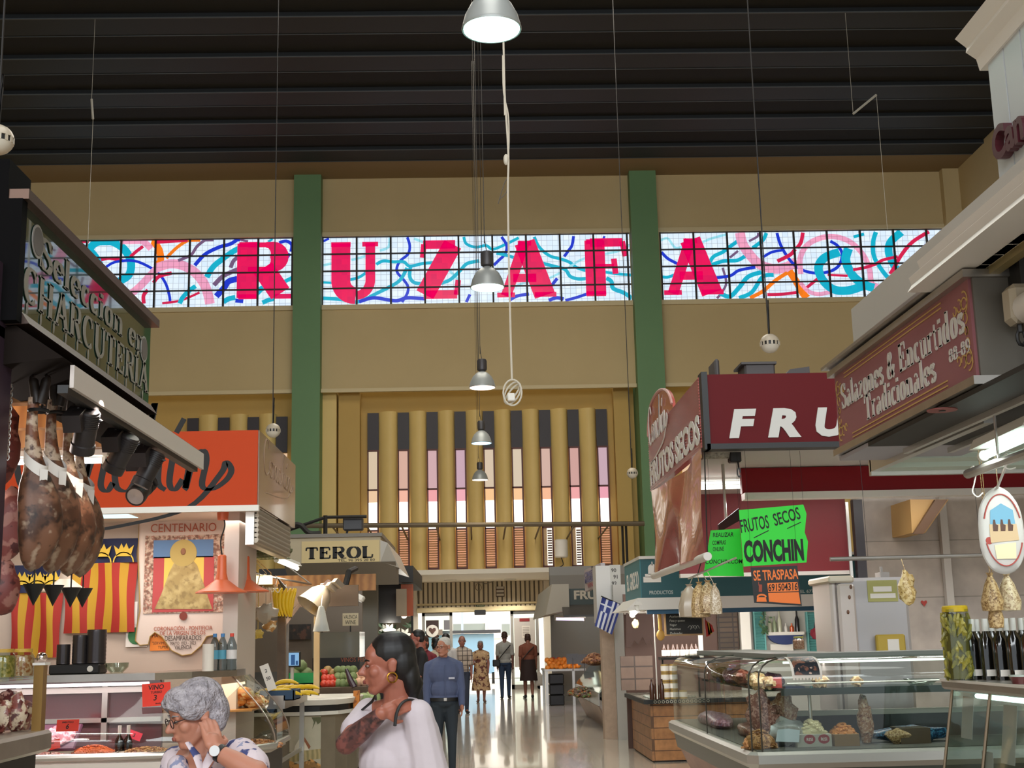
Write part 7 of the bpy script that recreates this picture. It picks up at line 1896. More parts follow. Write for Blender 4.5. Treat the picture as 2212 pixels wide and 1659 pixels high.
light('aisle_case_glow','AREA',(2.6,12.8,2.5),12,(1,.95,.9),(2.6,12.6,0),.8,1.0)
# ================================================================== teal Greek stall and the stalls beyond on the right
YE=15.6
M_teal=mat('teal_panel','2c5a60',.45);M_teal2=mat('light_teal','3c8088',.45)
a,b=atY(1383,1208,YE),atY(1383,1292,YE)
ex0,ez0,ez1=a.x,b.z,a.z
yE2=atX(1350,1300,ex0-.02).y
gs=thing('greek_stall_sign','teal corner sign with white lettering and a white chapel drawing','sign',(ex0,YE,ez0))
MB().box(ex0,6.5,YE,YE+.1,ez0,ez1).build('front_panel',M_teal,gs,smooth=0)
MB().box(ex0-.01,ex0+.1,YE+.005,yE2,ez0,ez1).build('side_panel',M_teal2,gs,smooth=0)
MB().box(ex0-.02,6.5,YE-.02,yE2+.02,ez1,ez1+.035).build('white_edge',M_offwhite,gs,smooth=0)
c=atY(1383,1318,YE).z
MB().loft([[(x,YE-.04,ez0),(x,YE-.1,c),(x,YE+.06,c),(x,YE+.06,ez0)]for x in(ex0-.05,6.5)]).build('lower_moulding',M_offwhite,gs,smooth=0)
MB().loft([[(ex0-.05,y,ez0),(ex0-.2,y,c),(ex0+.05,y,c),(ex0+.05,y,ez0)]for y in(YE-.04,yE2)]).build('side_moulding',M_offwhite,gs,smooth=0)
MB().box(ex0+.05,6.5,YE-.05,YE,c-.05,c).build('blue_strip',mat('strip_blue','2c5878',.5),gs,smooth=0)
def wt(txt,x0,y0,x1,h,nm='lettering',bold=.02,m=None):
    p,p2=atY(x0,y0,YE),atY(x1,y0,YE)
    MB().text(txt,(p.x,YE-.001,p.z),X3,Z3,h*YE/F,.003,bold=bold,width=p2.x-p.x).build(nm,m or mat('pale_letter','b8c0bc',.5),gs,smooth=0)
wt('PRODUCTOS',1403,1284,1454,7.5);wt('GRIEGOS',1471,1284,1512,7.5);wt('TEL 677395831',1722,1281,1788,6.5)
MB().text('EL GRECO',(ex0-.012,yE2-.25,(ez0+ez1)/2-.1),NX,Z3,.2,.003,bold=.02,width=yE2-YE-.4).build('side_lettering',M_paper,gs,smooth=0)
ch_=MB();p0=atY(1407,1258,YE);k_=YE/F
def cb_(x0,y0,x1,y1):ch_.box(p0.x+(x0-1407)*k_,p0.x+(x1-1407)*k_,YE-.006,YE-.001,p0.z+(1258-y1)*k_,p0.z+(1258-y0)*k_)
cb_(1390,1246,1428,1258);cb_(1394,1240,1424,1247);cb_(1401,1228,1419,1241)
ch_.prism(arc(p0.x+3*k_,p0.z+30*k_,9*k_,0,180,10),(0,YE-.001,0),X3,Z3,.005)
cb_(1409,1214,1411,1222)
ch_.build('white_chapel',M_paper,gs,smooth=0)
sbox('ceiling_greek_stall',M_offwhite,ex0+.1,6.5,YE+.1,18.6,c,c+.03);zgc=c
# corner bracket lamp, posts
tube_light('corner_lamp','lit lamp tube angled under the Greek stall corner',atY(1366,1328,YE+.4),atY(1379,1314,YE-.05),.03,watts=8)
light('greek_fill','AREA',(3.1,16.6,c-.03),75,(1,.96,.9),(3.2,18.6,.9),2.2,.8)  # unseen area light added to brighten the back wall of the stall
def bar(name,label,cat,x0,y0,x1,y1,Y,m,d=.05):
    a,b=atY(x0,y0,Y),atY(x1,y1,Y)
    return tag(MB().box(a.x,b.x,Y,Y+d,b.z,a.z).build(name,m,smooth=0),label,cat)
bar('stall_post','white post at the front corner of the Greek counter','post',1413,1310,1420,1510,15.75,M_offwhite)
bar('stall_post','white post behind the chalkboard right edge','post',1508,1365,1520,1420,17.6,M_offwhite)
sp_=MB().tube([(atY(1424,1326,15.75).x,15.75,zgc),atY(1424,1326,15.7),atY(1427,1362,15.7)],.022,8).ell(atY(1427,1372,15.7),(.05,.025,.065),12,8)
tag(sp_.build('wooden_spoon',mat('spoon_wood','c89848',.5)),'large wooden spoon hanging on the white corner post','spoon')
cbd=thing('chalkboard','black chalkboard with wood frame and handwritten menu','chalkboard',atY(1476,1372,15.9))
a,b=atY(1434,1318,15.9),atY(1521,1372,15.9)
MB().box(a.x,b.x,15.9,15.93,b.z,a.z).build('frame',mat('frame_wood','a88458',.5),cbd,smooth=0)
MB().box(a.x+.02,b.x-.02,15.892,15.9,b.z+.02,a.z-.02).build('slate',mat('slate','1c1c1c',.7),cbd,smooth=0)
t=MB()
for i,s_ in enumerate(('Aceitunas','Feta y queso','Yogur','Hummus','Dolmades')):t.text(s_,(a.x+.06,15.891,a.z-.09-i*.05),X3,Z3,.026,.001,shear=.2,bold=.005)
for k in range(4):t.ribbon(smooth_line([(a.x+.28+.03*k,b.z+.09-.02*(k%2)),(a.x+.31+.03*k,b.z+.12),(a.x+.33+.03*k,b.z+.08)],3),.004,(0,15.891,0),X3,Z3,.001)
MB().tube([(a.x+.1,15.92,a.z),(a.x+.1,15.92,zgc)],.004,4).tube([(b.x-.1,15.92,a.z),(b.x-.1,15.92,zgc)],.004,4).build('cord',M_dark,cbd);t.build('chalk_writing',mat('chalk','b0b0a8',.8),cbd,smooth=0)
bl_=thing('garlic_net','pale net of garlic hanging under the Greek stall corner','garlic',atY(1373,1360,15.9))
c=atY(1373,1348,15.9);MB().ell(c,(.042,.042,.055),12,9,bumps=.3).build('net',mat('garlic','c8b07c',.6),bl_);MB().tube([c,(c.x,c.y,zgc)],.004,4).build('string',M_dark,bl_)
# back wall of the Greek stall
YB_=18.6
sbox('wall_greek_back',mat('white_greek_wall','c0bcb4',.7),2.27,6.6,YB_,YB_+.1,0,2.05)
sbox('wall_greek_side',mat('brown_drape_wall','54382c',.6),atY(1350,1400,YB_-.15).x,atY(1596,1400,YB_-.12).x,YB_-.16,YB_-.1,0,2.1)
sc_=[(1352,1316),(1410,1316),(1410,1398),(1404,1380),(1396,1394),(1388,1376),(1378,1392),(1370,1384),(1362,1400),(1355,1396),(1352,1400)]
P2=[atY(x,y,18.0)for x,y in sc_]
tag(MB().prism([(p.x,p.z)for p in P2],(0,18.0,0),X3,Z3,.02).build('scalloped_drape',mat('drape_brown','3c241a',.7),smooth=0),'dark brown scalloped drape hanging at the rear of the Greek stall','drape')
bar('stone_shelf','brown stone block counter below the scalloped drape','counter',1340,1418,1412,1490,17.6,tiles('brown_blocks','6c5648','5c483c','3c2e26',.3,.16,.6,axis='XZ',msize=.01))
bar('brick_panel','dark brick panel beside the white pillar of the Greek stall','panel',1548,1322,1596,1412,YB_-.2,tiles('dark_brick','54402e','443424','2c2018',.2,.07,.6,axis='XZ',msize=.01),.03)
bar('stall_pillar','white pillar between the brick panel and the turquoise shutter','pillar',1598,1320,1625,1425,YB_-.3,M_white,.1)
M_shu=mat('turquoise_slats','6cb0ac',.5)
for k,(x0,x1,y0_,y1_,lb)in enumerate(((1626,1657,1318,1415,'turquoise slatted shutter left of the bottle niche'),(1741,1770,1322,1412,'turquoise slatted shutter right of the bottle niche'))):
    sh_=thing('window_shutter',lb,'shutter',atY(x0,y1_,YB_-.1))
    a,b=atY(x0,y0_,YB_-.1),atY(x1,y1_,YB_-.1)
    MB().box(a.x,a.x+.02,YB_-.1,YB_-.02,b.z,a.z).box(b.x-.02,b.x,YB_-.1,YB_-.02,b.z,a.z).build('stile',M_shu,sh_,smooth=0)
    s_=MB()
    for j in range(16):s_.quad((a.x+.02,YB_-.09,b.z+(a.z-b.z)*j/16),(b.x-.02,YB_-.09,b.z+(a.z-b.z)*j/16),(b.x-.02,YB_-.05,b.z+(a.z-b.z)*(j+.9)/16),(a.x+.02,YB_-.05,b.z+(a.z-b.z)*(j+.9)/16),.006)
    s_.build('slat',M_shu,sh_,smooth=0)
a,b=atY(1658,1366,YB_-.2),atY(1737,1371,YB_-.2)
nsf=thing('bottle_shelf','white shelf with blue rounded underside holding bottles','shelf',a)
MB().box(a.x,b.x,YB_-.22,YB_,b.z,a.z).build('shelf_board',M_white,nsf,smooth=0)
c=atY(1697,1372,YB_-.18)
MB().prism([(c.x+x,c.z+z)for x,z in arc(0,0,.24,180,360,14,.13)],(0,YB_-.1,0),X3,Z3,.08).build('blue_bracket',mat('deep_blue','28386c',.5),nsf,smooth=0)
for k,(px,h,r,m_)in enumerate(((1664,.22,.03,'a8a890'),(1674,.22,.03,'8c9878'),(1685,.3,.03,'b8b8a0'),(1723,.3,.032,'201c20'),(1711,.12,.03,'c05428'),(1698,.12,.025,'d8d4cc'))):
    p=atY(px,1366,YB_-.12)
    tag(MB().lathe([(0,0),(r,0),(r,h*.55),(r*.4,h*.75),(r*.38,h),(0,h)],(p.x,YB_-.12,a.z),14).build('bottle',mat('btl'+m_,m_,.2)),['pale bottle on the white shelf, leftmost','pale green bottle on the white shelf, second','tall pale bottle on the white shelf, third','tall dark wine bottle on the white shelf','orange red jar on the white shelf beside the dark bottle','small white jar on the white shelf'][k],'bottle')
bar('village_cutout','white cut-out of village houses under the blue shelf bracket','ornament',1664,1392,1714,1408,YB_-.15,M_white,.04)
pv=thing('trailing_plant','trailing green plant hanging beside the bottle niche','plant',atY(1652,1375,YB_-.3))
r_=random.Random(4);lf=MB()
for k in range(60):
    q_=atY(1648+r_.gauss(0,6),1312+55*r_.random(),YB_-.3+r_.uniform(-.05,.05));f=r_.uniform(0,6.3)
    lf.prism([(0,0),(.02,.014),(.05,0),(.02,-.014)],q_,(cos(f),.2,sin(f)),(-sin(f),.2,cos(f)),.002)
lf.build('foliage',mat('ivy','3c5c38',.6),pv,smooth=0);MB().tube([atY(1648,1305,YB_-.3),atY(1652,1370,YB_-.3)],.006,4).build('stem',M_dark,pv)
rbg=thing('red_cloth_bag','dark red cloth bag hanging on the right turquoise shutter','bag',atY(1766,1382,YB_-.2))
c=atY(1766,1368,YB_-.2);MB().ell(c,(.1,.05,.09),16,9,bumps=.3).build('bag_body',mat('bag_red','8c2838',.7),rbg);MB().tube([c+Vector((-.03,0,.07)),c+Vector((0,0,.28)),c+Vector((.03,0,.07))],.02,6).build('strap',mat('strap_dark','241a20',.6),rbg)
poster('wall_picture','small framed red picture high beside the red bag','picture',1790,1330,1800,1358,mat('pic_red2','8c4034',.6),.02,YB_)
poster('wall_picture','small framed red picture low beside the red bag','picture',1796,1382,1806,1408,mat('pic_red3','8c3034',.6),.02,YB_)
fs=thing('small_flag','small red and yellow flag pinned right of the chalkboard','flag',atY(1530,1375,15.95))
for k,m_ in enumerate(('flag_red','flag_yellow','flag_red')):
    MB().prism([(atY(x,y,15.95).x,atY(x,y,15.95).z)for x,y in((1522+5*k,1338+4*k),(1528+5*k,1342+4*k),(1535+4*k,1372-4*k),(1526+4*k,1376-4*k))],(0,15.95,0),X3,Z3,.004).build('stripe',MATS[m_],fs,smooth=0)
MB().tube([atY(1524,1340,15.96),(atY(1524,1340,15.96).x,15.96,zgc)],.004,4).build('string',M_dark,fs)
# wooden Greek counter
M_plank=tiles('counter_planks','b07a48','a06c3c','5c3c20',.9,.135,.45,axis='XZ',msize=.006,noise_amt=.35,nscale=14)
M_plank2=tiles('counter_planks_side','a8744a','98683c','5c3c20',.45,.135,.45,axis='YZ',msize=.006,noise_amt=.35,nscale=14,offset=.5)
pc=atZ(1415,1647,0);pl0=atZ(1362,1600,0)
gc=thing('wooden_counter','plank clad counter with black stone top at the Greek stall corner','counter',(pc.x,pc.y,0))
zk=atY(1415,1520,pc.y).z
MB().box(pc.x,pc.x+1.6,pc.y,pc.y+.03,0.02,zk).build('front_cladding',M_plank,gc,smooth=0)
MB().box(pc.x-.03,pc.x,pc.y,min(pl0.y-.35,18.3),0.02,zk).build('side_cladding',M_plank2,gc,smooth=0)
MB().box(pc.x,pc.x+1.6,pc.y+.03,min(pl0.y-.35,18.3),0,zk).build('core',M_dark,gc,smooth=0)
MB().box(pc.x-.12,pc.x+1.7,pc.y-.1,min(pl0.y-.3,18.35),zk,zk+.05).build('black_top',M_black,gc,smooth=0)
MB().box(pc.x-.1,pc.x+1.7,pc.y-.08,min(pl0.y-.3,18.35),zk+.05,zk+.056).build('stone_top',mat('speckled_stone','9c988c',.25,noise_=(12,.8),col2='5c5c54'),gc,smooth=0)
t=MB()
for k in range(14):t.ribbon(arc(pc.x+.02+.05*k,zk+.025,.016,0,360,8),.006,(0,pc.y-.101,0),X3,Z3,.002)
t.build('chain_border',mat('chain_cream','b8b4a0',.6),gc,smooth=0)
dk=thing('dark_cabinet','dark plank cabinet behind the wooden counter with a white strip','cabinet',(2.1,18,0))
MB().box(pc.x-.02,pc.x+.6,pl0.y+.75,pl0.y+2.0,0,zk-.02).build('body',tiles('dark_planks','5c402c','4c3424','2c1c14',.6,.12,.5,axis='YZ',msize=.006),dk,smooth=0)
MB().box(pc.x-.1,pc.x+.7,pl0.y+.8,pl0.y+2.05,zk+.0,zk+.06).build('pale_top',mat('pale_top','b4ac98',.4),dk,smooth=0)
MB().box(pc.x-.03,pc.x-.02,pl0.y+1.2,pl0.y+1.3,.1,zk-.1).build('white_strip',M_paper,dk,smooth=0)
# goods on the counter: bottles, tins, packets
bt_=thing('sauce_bottle','white labelled sauce bottle on the upper rack','bottle',(0,0,0),'white labelled bottles on the Greek rack')
MB().lathe([(0,0),(.03,0),(.03,.1),(.012,.14),(.012,.16),(0,.16)],(0,0,0),12).build('glass',mat('sauce_dark','3c2418',.2),bt_);MB().lathe([(.0305,.015),(.0315,.015),(.0315,.09),(.0305,.09)],(0,0,0),12,caps=False).build('label',M_paper,bt_)
p=atY(1434,1420,16.6);zsh=p.z
bar('bottle_rack','narrow dark rack board carrying the white labelled bottles','shelf',1428,1420,1512,1424,16.5,M_dark,.25)
rk_=bpy.data.objects['bottle_rack']
for px in(1431,1508):q_=atY(px,1422,16.6);MB().box(q_.x-.01,q_.x+.01,16.6,16.62,zk+.05,q_.z).build('leg',M_dark,rk_,smooth=0)
for k in range(8):
    pos=(atY(1435+10*k,1420,16.62).x,16.62+.04*(k%2),zsh)
    if k:copy_tree(bt_,pos)
    else:bt_.location=pos
tin=None
for k in range(9):
    x=atY(1438+18*(k%2),1490,16.3).x;z_=zk+.056+.105*(k//2);
    if k==8:z_=zk+.056;x=atY(1478,1490,16.2).x
    if tin is None:
        tin=thing('stacked_tin','gold and white tin in the stack below the bottle rack','tin',(x,16.3,z_),'tins stacked on the Greek counter')
        MB().lathe([(0,0),(.05,0),(.05,.1),(0,.1)],(x,16.3,z_),16).build('tin_body',mat('tin_gold','b89858',.35,metal=.3),tin);MB().lathe([(.0505,.02),(.0515,.02),(.0515,.08),(.0505,.08)],(x,16.3,z_),16,caps=False).build('label',M_paper,tin)
    else:copy_tree(tin,(x,16.3,z_))
for k in range(3):
    p=atY(1408+11*k,1490,16.1);o=MB().lathe([(0,0),(.028,0),(.028,.16),(.012,.2),(.012,.24),(0,.24)],(p.x,16.1,zk+.06),12)
    tag(o.build('vinegar_flask',mat('brown_flask','3c2014',.15)),['brown flask on the stone top, left of the white post','brown flask on the stone top, just right of the white post','brown flask on the stone top, beside the tins'][k],'bottle')
pk_=None;r_=random.Random(8)
for k in range(14):
    x=pc.x+.03+.11*(k%5);y=pc.y+.1+.28*(k//5)
    if pk_ is None:o=pk_=MB().bbox(-.06,.06,-.09,.09,0,.025,.01).build('deli_packet',mat('packet_grey','b4b8ac',.3,noise_=(10,.8),col2='3c3c34'))
    else:o=pk_.copy();COL.objects.link(o)
    o.location=(x,y,zk+.056);o.rotation_euler=(0,0,r_.uniform(-.6,.6));tag(o,'flat grey deli packet lying on the stone counter top','packet','deli packets on the stone top')
# ---- numbered pillar with Greek flag
pb_,pt_=atZ(1325,1597,0),None
YPl=pb_.y;xa,xb=atY(1304,1500,YPl).x,atY(1344,1500,YPl).x
pr=thing('tiled_pillar','beige clad pillar with white top box numbered 90 to 94','pillar',((xa+xb)/2,YPl,0))
zw=atY(1320,1330,YPl).z;zt3=atY(1320,1222,YPl).z
MB().box(xa,xb,YPl,YPl+.3,0,zw).build('beige_shaft',mat('beige_clad','b89c84',.5,noise_=(12,.25)),pr,smooth=0)
MB().box(xa-.06,xa+.16,YPl-.05,YPl+.5,zw-.1,zt3).build('white_box',mat('white_box','c4c0bc',.5),pr,smooth=0)
MB().box(xa+.16,xb+.04,YPl-.05,YPl+.5,zw-.1,zt3+.01).build('grey_box',mat('grey_box','b0aca4',.5),pr,smooth=0)
t=MB()
for k,s_ in enumerate(('90','91','92','93','94')):t.text(s_,(xa+.18+.03*(k%2),YPl-.051,zt3-.1-.1*k),X3,Z3,.055,.002,bold=.03)
t.build('numbers',mat('ink_grey2','4c4844',.6),pr,smooth=0)
gf=thing('greek_flag','blue and white striped Greek flag hanging tilted from the pillar','flag',atY(1312,1370,YPl-.5))
A_,B_,C_,D_=[atY(*q_,YPl-.5)for q_ in((1301,1289),(1343,1307),(1322,1371),(1285,1352))]
def fpos(u,v):q_=A_.lerp(B_,u).lerp(D_.lerp(C_,u),v);return Vector((q_.x,q_.y+.02*sin(u*7+v*2),q_.z))
def fcol(u,v):
    if v<.45 and u<.56:
        return 1 if(abs(u-.28)<.06 or abs(v-.225)<.05)else 0
    return int(u*9)%2
MB().grid(fpos,36,20,fcol).build('cloth',[mat('greek_blue','26347c',.6),mat('flag_white','d0d0d8',.6)],gf)
MB().tube([A_+Vector((-.02,0,.01)),B_+Vector((.05,.0,-.02)),B_+Vector((.12,.3,.05))],.008,5).build('stick',M_dark,gf)
# ---- stalls beyond: hanging white sign, green FRUTAS sign, oranges, fish-style case
a_=[atY(*q_,y)for q_,y in(((1262,1232),25.5),((1297,1216),23),((1299,1262),23),((1264,1278),25.5))]
hs=thing('hanging_sign','white double sided sign with red and blue lettering hanging before the green FRUTAS sign','sign',a_[3])
MB().quad(*a_,-.08).build('sign_face',mat('worn_white','b8b0b4',.4),hs,smooth=0)
u_=(a_[1]-a_[0]);v_=(a_[0]-a_[3])
t=MB()
for k,(s_,c_)in enumerate((('CONGELADOS',.62),('MARISCOS',.36))):t.text(s_,a_[3]+u_*.06+v_*c_+Vector((-.012,-.012,0)),u_,Vector((0,0,1)),.1,.004,bold=.02,width=u_.length*.86)
t.build('blue_lettering',mat('faded_blue','64648c',.5),hs,smooth=0)
MB().text('VENTA',a_[3]+u_*.2+v_*.12+Vector((-.012,-.012,0)),u_,Vector((0,0,1)),.08,.004,bold=.02,width=u_.length*.6).build('red_lettering',mat('faded_red2','9c5860',.5),hs,smooth=0)
MB().tube([a_[0].lerp(a_[1],.5),Vector((xa-.02,YPl+.4,zt3-.15))],.02,5).build('bracket',M_dark,hs)
YV=27.5
a,b=atY(1228,1272,YV),atY(1300,1305,YV)
fs_=thing('frutas_sign','dark green sign with cream letters FRUTAS over the orange display','sign',(a.x,YV,b.z))
MB().box(a.x,5,YV,YV+.1,b.z,a.z).build('green_panel',mat('dark_green2','24302a',.5),fs_,smooth=0)
p=atY(1240,1294,YV);MB().text('FRUTAS',(p.x,YV-.001,p.z),X3,Z3,.17,.005,bold=.04,width=.95).build('lettering',mat('cream_letter2','a89c88',.5),fs_,smooth=0)
MB().loft([[(x,YV,b.z),(x,YV-.5,b.z-.22),(x,YV-.5,b.z-.26),(x,YV,b.z-.1)]for x in(a.x-.15,5)]).build('sloping_hood',mat('dark_hood','34302c',.4),fs_,smooth=0)
MB().loft([[(a.x-.35,y,a.z+.1),(a.x,y,a.z+.1),(a.x,y,b.z-.1),(a.x-.5,y,b.z-.2)]for y in(YV-.1,YV+6)]).build('pale_side_awning',mat('pale_awning2','a09888',.5),fs_,smooth=0)
sbox('wall_frutas',mat('frutas_grey','7c766e',.5),atY(1190,1350,33).x,8,33,33.2,0,3.3)
sbox('wall_frutas_top',mat('frutas_top','6c645a',.6),atY(1188,1250,31).x,8,31,31.2,atY(1188,1285,31).z,atY(1188,1243,31).z)
sbox('wall_nut_rear',M_greywhite,2.1,7,20.0,20.1,0,2.3)
tube_light('strip_light','violet tinted strip light under the FRUTAS sign hood',atY(1200,1337,29),atY(1262,1338,29),.03,m=glow('violet_tube','e8c8ff',3),watts=14,col=(.95,.8,1))
ft_=thing('fruit_table','steel topped fruit table on dark crates at the far right of the aisle','table',atZ(1205,1525,0))
pf=atZ(1183,1525,0);xr=atY(1247,1450,pf.y).x;ztb=atY(1210,1445,pf.y).z
MB().box(pf.x-.05,xr+.2,pf.y,pf.y+1.6,ztb-.05,ztb).build('table_top',M_steel,ft_,smooth=0)
for x,y in((pf.x,pf.y+.05),(pf.x+.62,pf.y+.05),(pf.x,pf.y+1.5)):MB().box(x-.03,x+.03,y-.03,y+.03,0,ztb-.05).build('leg',M_alu,ft_,smooth=0)
for k in range(3):tag(MB().bbox(pf.x+.06,pf.x+.4,pf.y+.1,pf.y+.6,.24*k,.24*k+.23,.02).build('stacked_crate',M_black,smooth=0),['black crate under the fruit table, bottom of its stack','black crate under the fruit table, middle of its stack','black crate under the fruit table, top of its stack'][k],'crate')
fruit('orange','orange heaped on the steel fruit table','orange','oranges on the far fruit table',[(pf.x+.03+.1*(k%8)+.05*(k//8%2),pf.y+.08+.1*(k//8),ztb+.06+.07*(k//8)-.03*((k*7)%3==0))for k in range(24)],.062,mat('orange_peel','e88828',.5))
fruit('tomato','red tomato behind the oranges on the fruit table','tomato','tomatoes behind the oranges',[(pf.x+.2+.13*(k%5),pf.y+.6+.13*(k//5),ztb+.16+.04*(k//5))for k in range(10)],.065,mat('tomato2','c04838',.4))
for k,(px,py)in enumerate(((1237,1422),(1262,1424))):
    p=atY(px,py,28.5-k);tag(MB().box(p.x-.13,p.x+.13,p.y,p.y+.02,p.z-.12,p.z+.1).tube([p,(p.x,p.y,ztb)],.01,4).build('price_card',mat('card_grey','b0aca8',.7),smooth=0),['grey price card behind the tomatoes on the fruit table','grey price card above the glass fruit case'][k],'card')
fcx=atZ(1262,1555,0)
gfc=thing('glass_fruit_case','low glass fronted fruit case with sloping pale base beside the pillar','display case',(fcx.x,fcx.y,0))
zq=[.0,.42,.62,1.05];xq_=[fcx.x+.18,fcx.x-.02,fcx.x-.02,fcx.x+.35]
for nm,i0,m_ in(('sloping_base',0,mat('rosy_base2','9c8474',.4,noise_=(4,.4))),('steel_band',1,M_alu),('glass_front',2,M_glass)):
    MB().quad((xq_[i0],21.6,zq[i0]),(xq_[i0],26.5,zq[i0]),(xq_[i0+1],26.5,zq[i0+1]),(xq_[i0+1],21.6,zq[i0+1]),.02).build(nm,m_,gfc,smooth=0)
MB().box(fcx.x+.05,4,21.6,21.65,0,.6).build('end_panel',M_dark,gfc,smooth=0);MB().box(fcx.x+.02,4,21.7,26.4,.5,.55).build('deck',M_dark,gfc,smooth=0);MB().box(fcx.x+.34,4,21.6,26.5,1.03,1.08).build('top_shelf',M_steel,gfc,smooth=0)
heap('mixed_fruit','dark mixed produce heaped in the glass fruit case','produce',1262,24,.5,.25,1.2,.12,blotch('produce','4c3828',[('a86030',1.5,.56),('5c7038',2,.58)],.5,7),130,.06,seed=2)
heap('root_vegetables','brown root vegetables piled above the fruit case beside the pillar','vegetables',1290,24.5,1.05,.2,.8,.16,blotch('roots','7c4c34',[('b08054',1.5,.52),('4c2c20',2,.6)],.6,8),90,.06,seed=6)
o=fruit('orange','orange in the small tray on the glass fruit case','orange','oranges on the fruit case edge',[(fcx.x+.42+.11*k,25.3,1.14)for k in range(5)],.06,MATS['orange_peel'])

# ================================================================== hanging lamps, speakers, cables
M_bell=mat('spun_aluminium','a4a8a6',.4,metal=.25)
def hall_lamp(px,py,rpx,label,col,em,dark=True):
    Y=.24*F/rpx;c=atY(px,py,Y)
    t=thing('hall_pendant',label,'lamp',c)
    MB().lathe([(.24,0),(.245,.01),(.238,.03),(.215,.12),(.17,.21),(.11,.27),(.07,.295),(.05,.31),(.05,.3),(.1,.262),(.16,.2),(.205,.115),(.23,.02)],c,36,caps=False).build('bell_shade',M_bell,t,smooth=50)
    MB().lathe([(.0,.0),(.228,.0),(.23,.008),(0,.008)],c,30).build('diffuser',glow('lamp_glow'+col,col,em),t)
    MB().lathe([(0,.31),(.055,.31),(.085,.33),(.09,.36),(.09,.5),(.075,.53),(0,.53)],c,22).build('gear_housing',mat('gear_grey','4c4a4c',.45,metal=.4),t)
    MB().tube(smooth_line([c+Vector((0,0,.53)),c+Vector((-.03,0,.8)),c+Vector((-.03,0,1.6)),Vector((c.x-.03,Y,Htop+.13))],4),.006,5).tube([Vector((c.x-.07,Y,c.z+.5)),Vector((c.x-.07,Y,Htop+.13))],.004,4).build('suspension_cable',mat('cable_dark','3a3630',.6),t)
    light('hall_pendant_lamp','SPOT',c-Vector((0,0,.05)),130,lin(col)[:3],c-Vector((0,0,3)),.15,spot=2.5,blend=.6)
hall_lamp(1062,65,69,'nearest lit pendant lamp at the top frame edge','ccfff0',2.6)
hall_lamp(1053,622,38,'lit grey pendant lamp in front of the stained glass letters','d8fff4',3)
hall_lamp(1042,838,29,'pendant lamp with warm pinkish light under the cream ledge','ffe0d0',3)
hall_lamp(1040,958,22.5,'pendant lamp with bluish light in front of the dark slot panels','b8e8ff',2.5)
hall_lamp(1037,1037,17.5,'farthest and smallest pendant lamp in the row','fff0d8',3)
def ball_speaker(px,py,rpx,label):
    Y=.11*F/rpx;c=atY(px,py,Y)
    t=thing('ball_speaker',label,'speaker',c)
    MB().lathe([(.11*cos(a),.11*sin(a))for a in[radians(x)for x in(90,70,50,35,20,8)]],c,24).build('upper_shell',mat('speaker_cream','b8ac98',.4),t,smooth=70)
    MB().lathe([(.11*cos(a),.11*sin(a))for a in[radians(x)for x in(-14,-30,-50,-70,-90)]],c,24).build('lower_shell',mat('speaker_white','d0c8b8',.4),t,smooth=70)
    g=MB().lathe([(.1,.016),(.1,-.028)],c,24,caps=False);g.build('dark_grille',M_black,t)
    one=MB().box(-.01,.01,.1,.11,-.028,.016)
    for k in range(14):MB().add(one,Matrix.Translation(c)@Matrix.Rotation(k*2*pi/14,4,'Z')).build('grille_bar',MATS['speaker_cream'],t)
    MB().tube(smooth_line([c+Vector((0,0,.1)),c+Vector((.01,0,.5)),c+Vector((-.01,0,1)),Vector((c.x,Y,Htop+.13))],4),.008,5).build('cable',mat('cable_black','1e1a18',.6),t)
ball_speaker(-4,302,35,'ball speaker cut by the left frame edge')
ball_speaker(590,930,16,'white ball speaker hanging before the orange stall sign end')
ball_speaker(1663,742,22,'white ball speaker hanging above the red nut stall sign')
ball_speaker(1366,1022,12,'small white ball speaker beside the right green column')
# white flex with a coiled end
Yc=13.5
def cp(x,y):return atY(x,y,Yc)
wc=thing('hanging_cable','long white flex hanging down the middle with plug joint and coiled end','cable',cp(1106,870))
M_flex=mat('white_flex','d0c8b8',.5)
MB().tube(smooth_line([Vector((cp(1088,100).x,Yc,Htop+.13)),cp(1088,110),cp(1090,200),cp(1098,330),cp(1097,420),cp(1100,600),cp(1104,760),cp(1106,822)],4),.012,6).build('flex',M_flex,wc)
MB().tube(smooth_line([cp(1086,120),cp(1088,200),cp(1098,250),cp(1099,320),cp(1094,345)],4),.008,5).build('spare_flex',M_flex,wc)
MB().ell(cp(1093,345),(.03,.03,.065),12,8).build('plug_joint',M_flex,wc)
MB().tube(smooth_line([cp(1096,385),cp(1088,400),cp(1076,440)],3),.006,4).tube(smooth_line([cp(1096,392),cp(1094,415),cp(1080,430)],3),.006,4).build('tied_ends',mat('tie_grey','6c6458',.6),wc)
co=MB()
for k in range(3):co.tube([cp(1107+(20-2*k)*cos(f+k),848+(28-4*k)*sin(f+k*.5))+Vector((0,.03*k,0))for f in[j*2*pi/18 for j in range(18)]],.01,6,closed=True)
co.build('coil',M_flex,wc)
MB().bbox(cp(1096,860).x,cp(1113,860).x,Yc-.03,Yc+.03,cp(1100,867).z,cp(1100,850).z,.01).build('socket',M_white,wc)
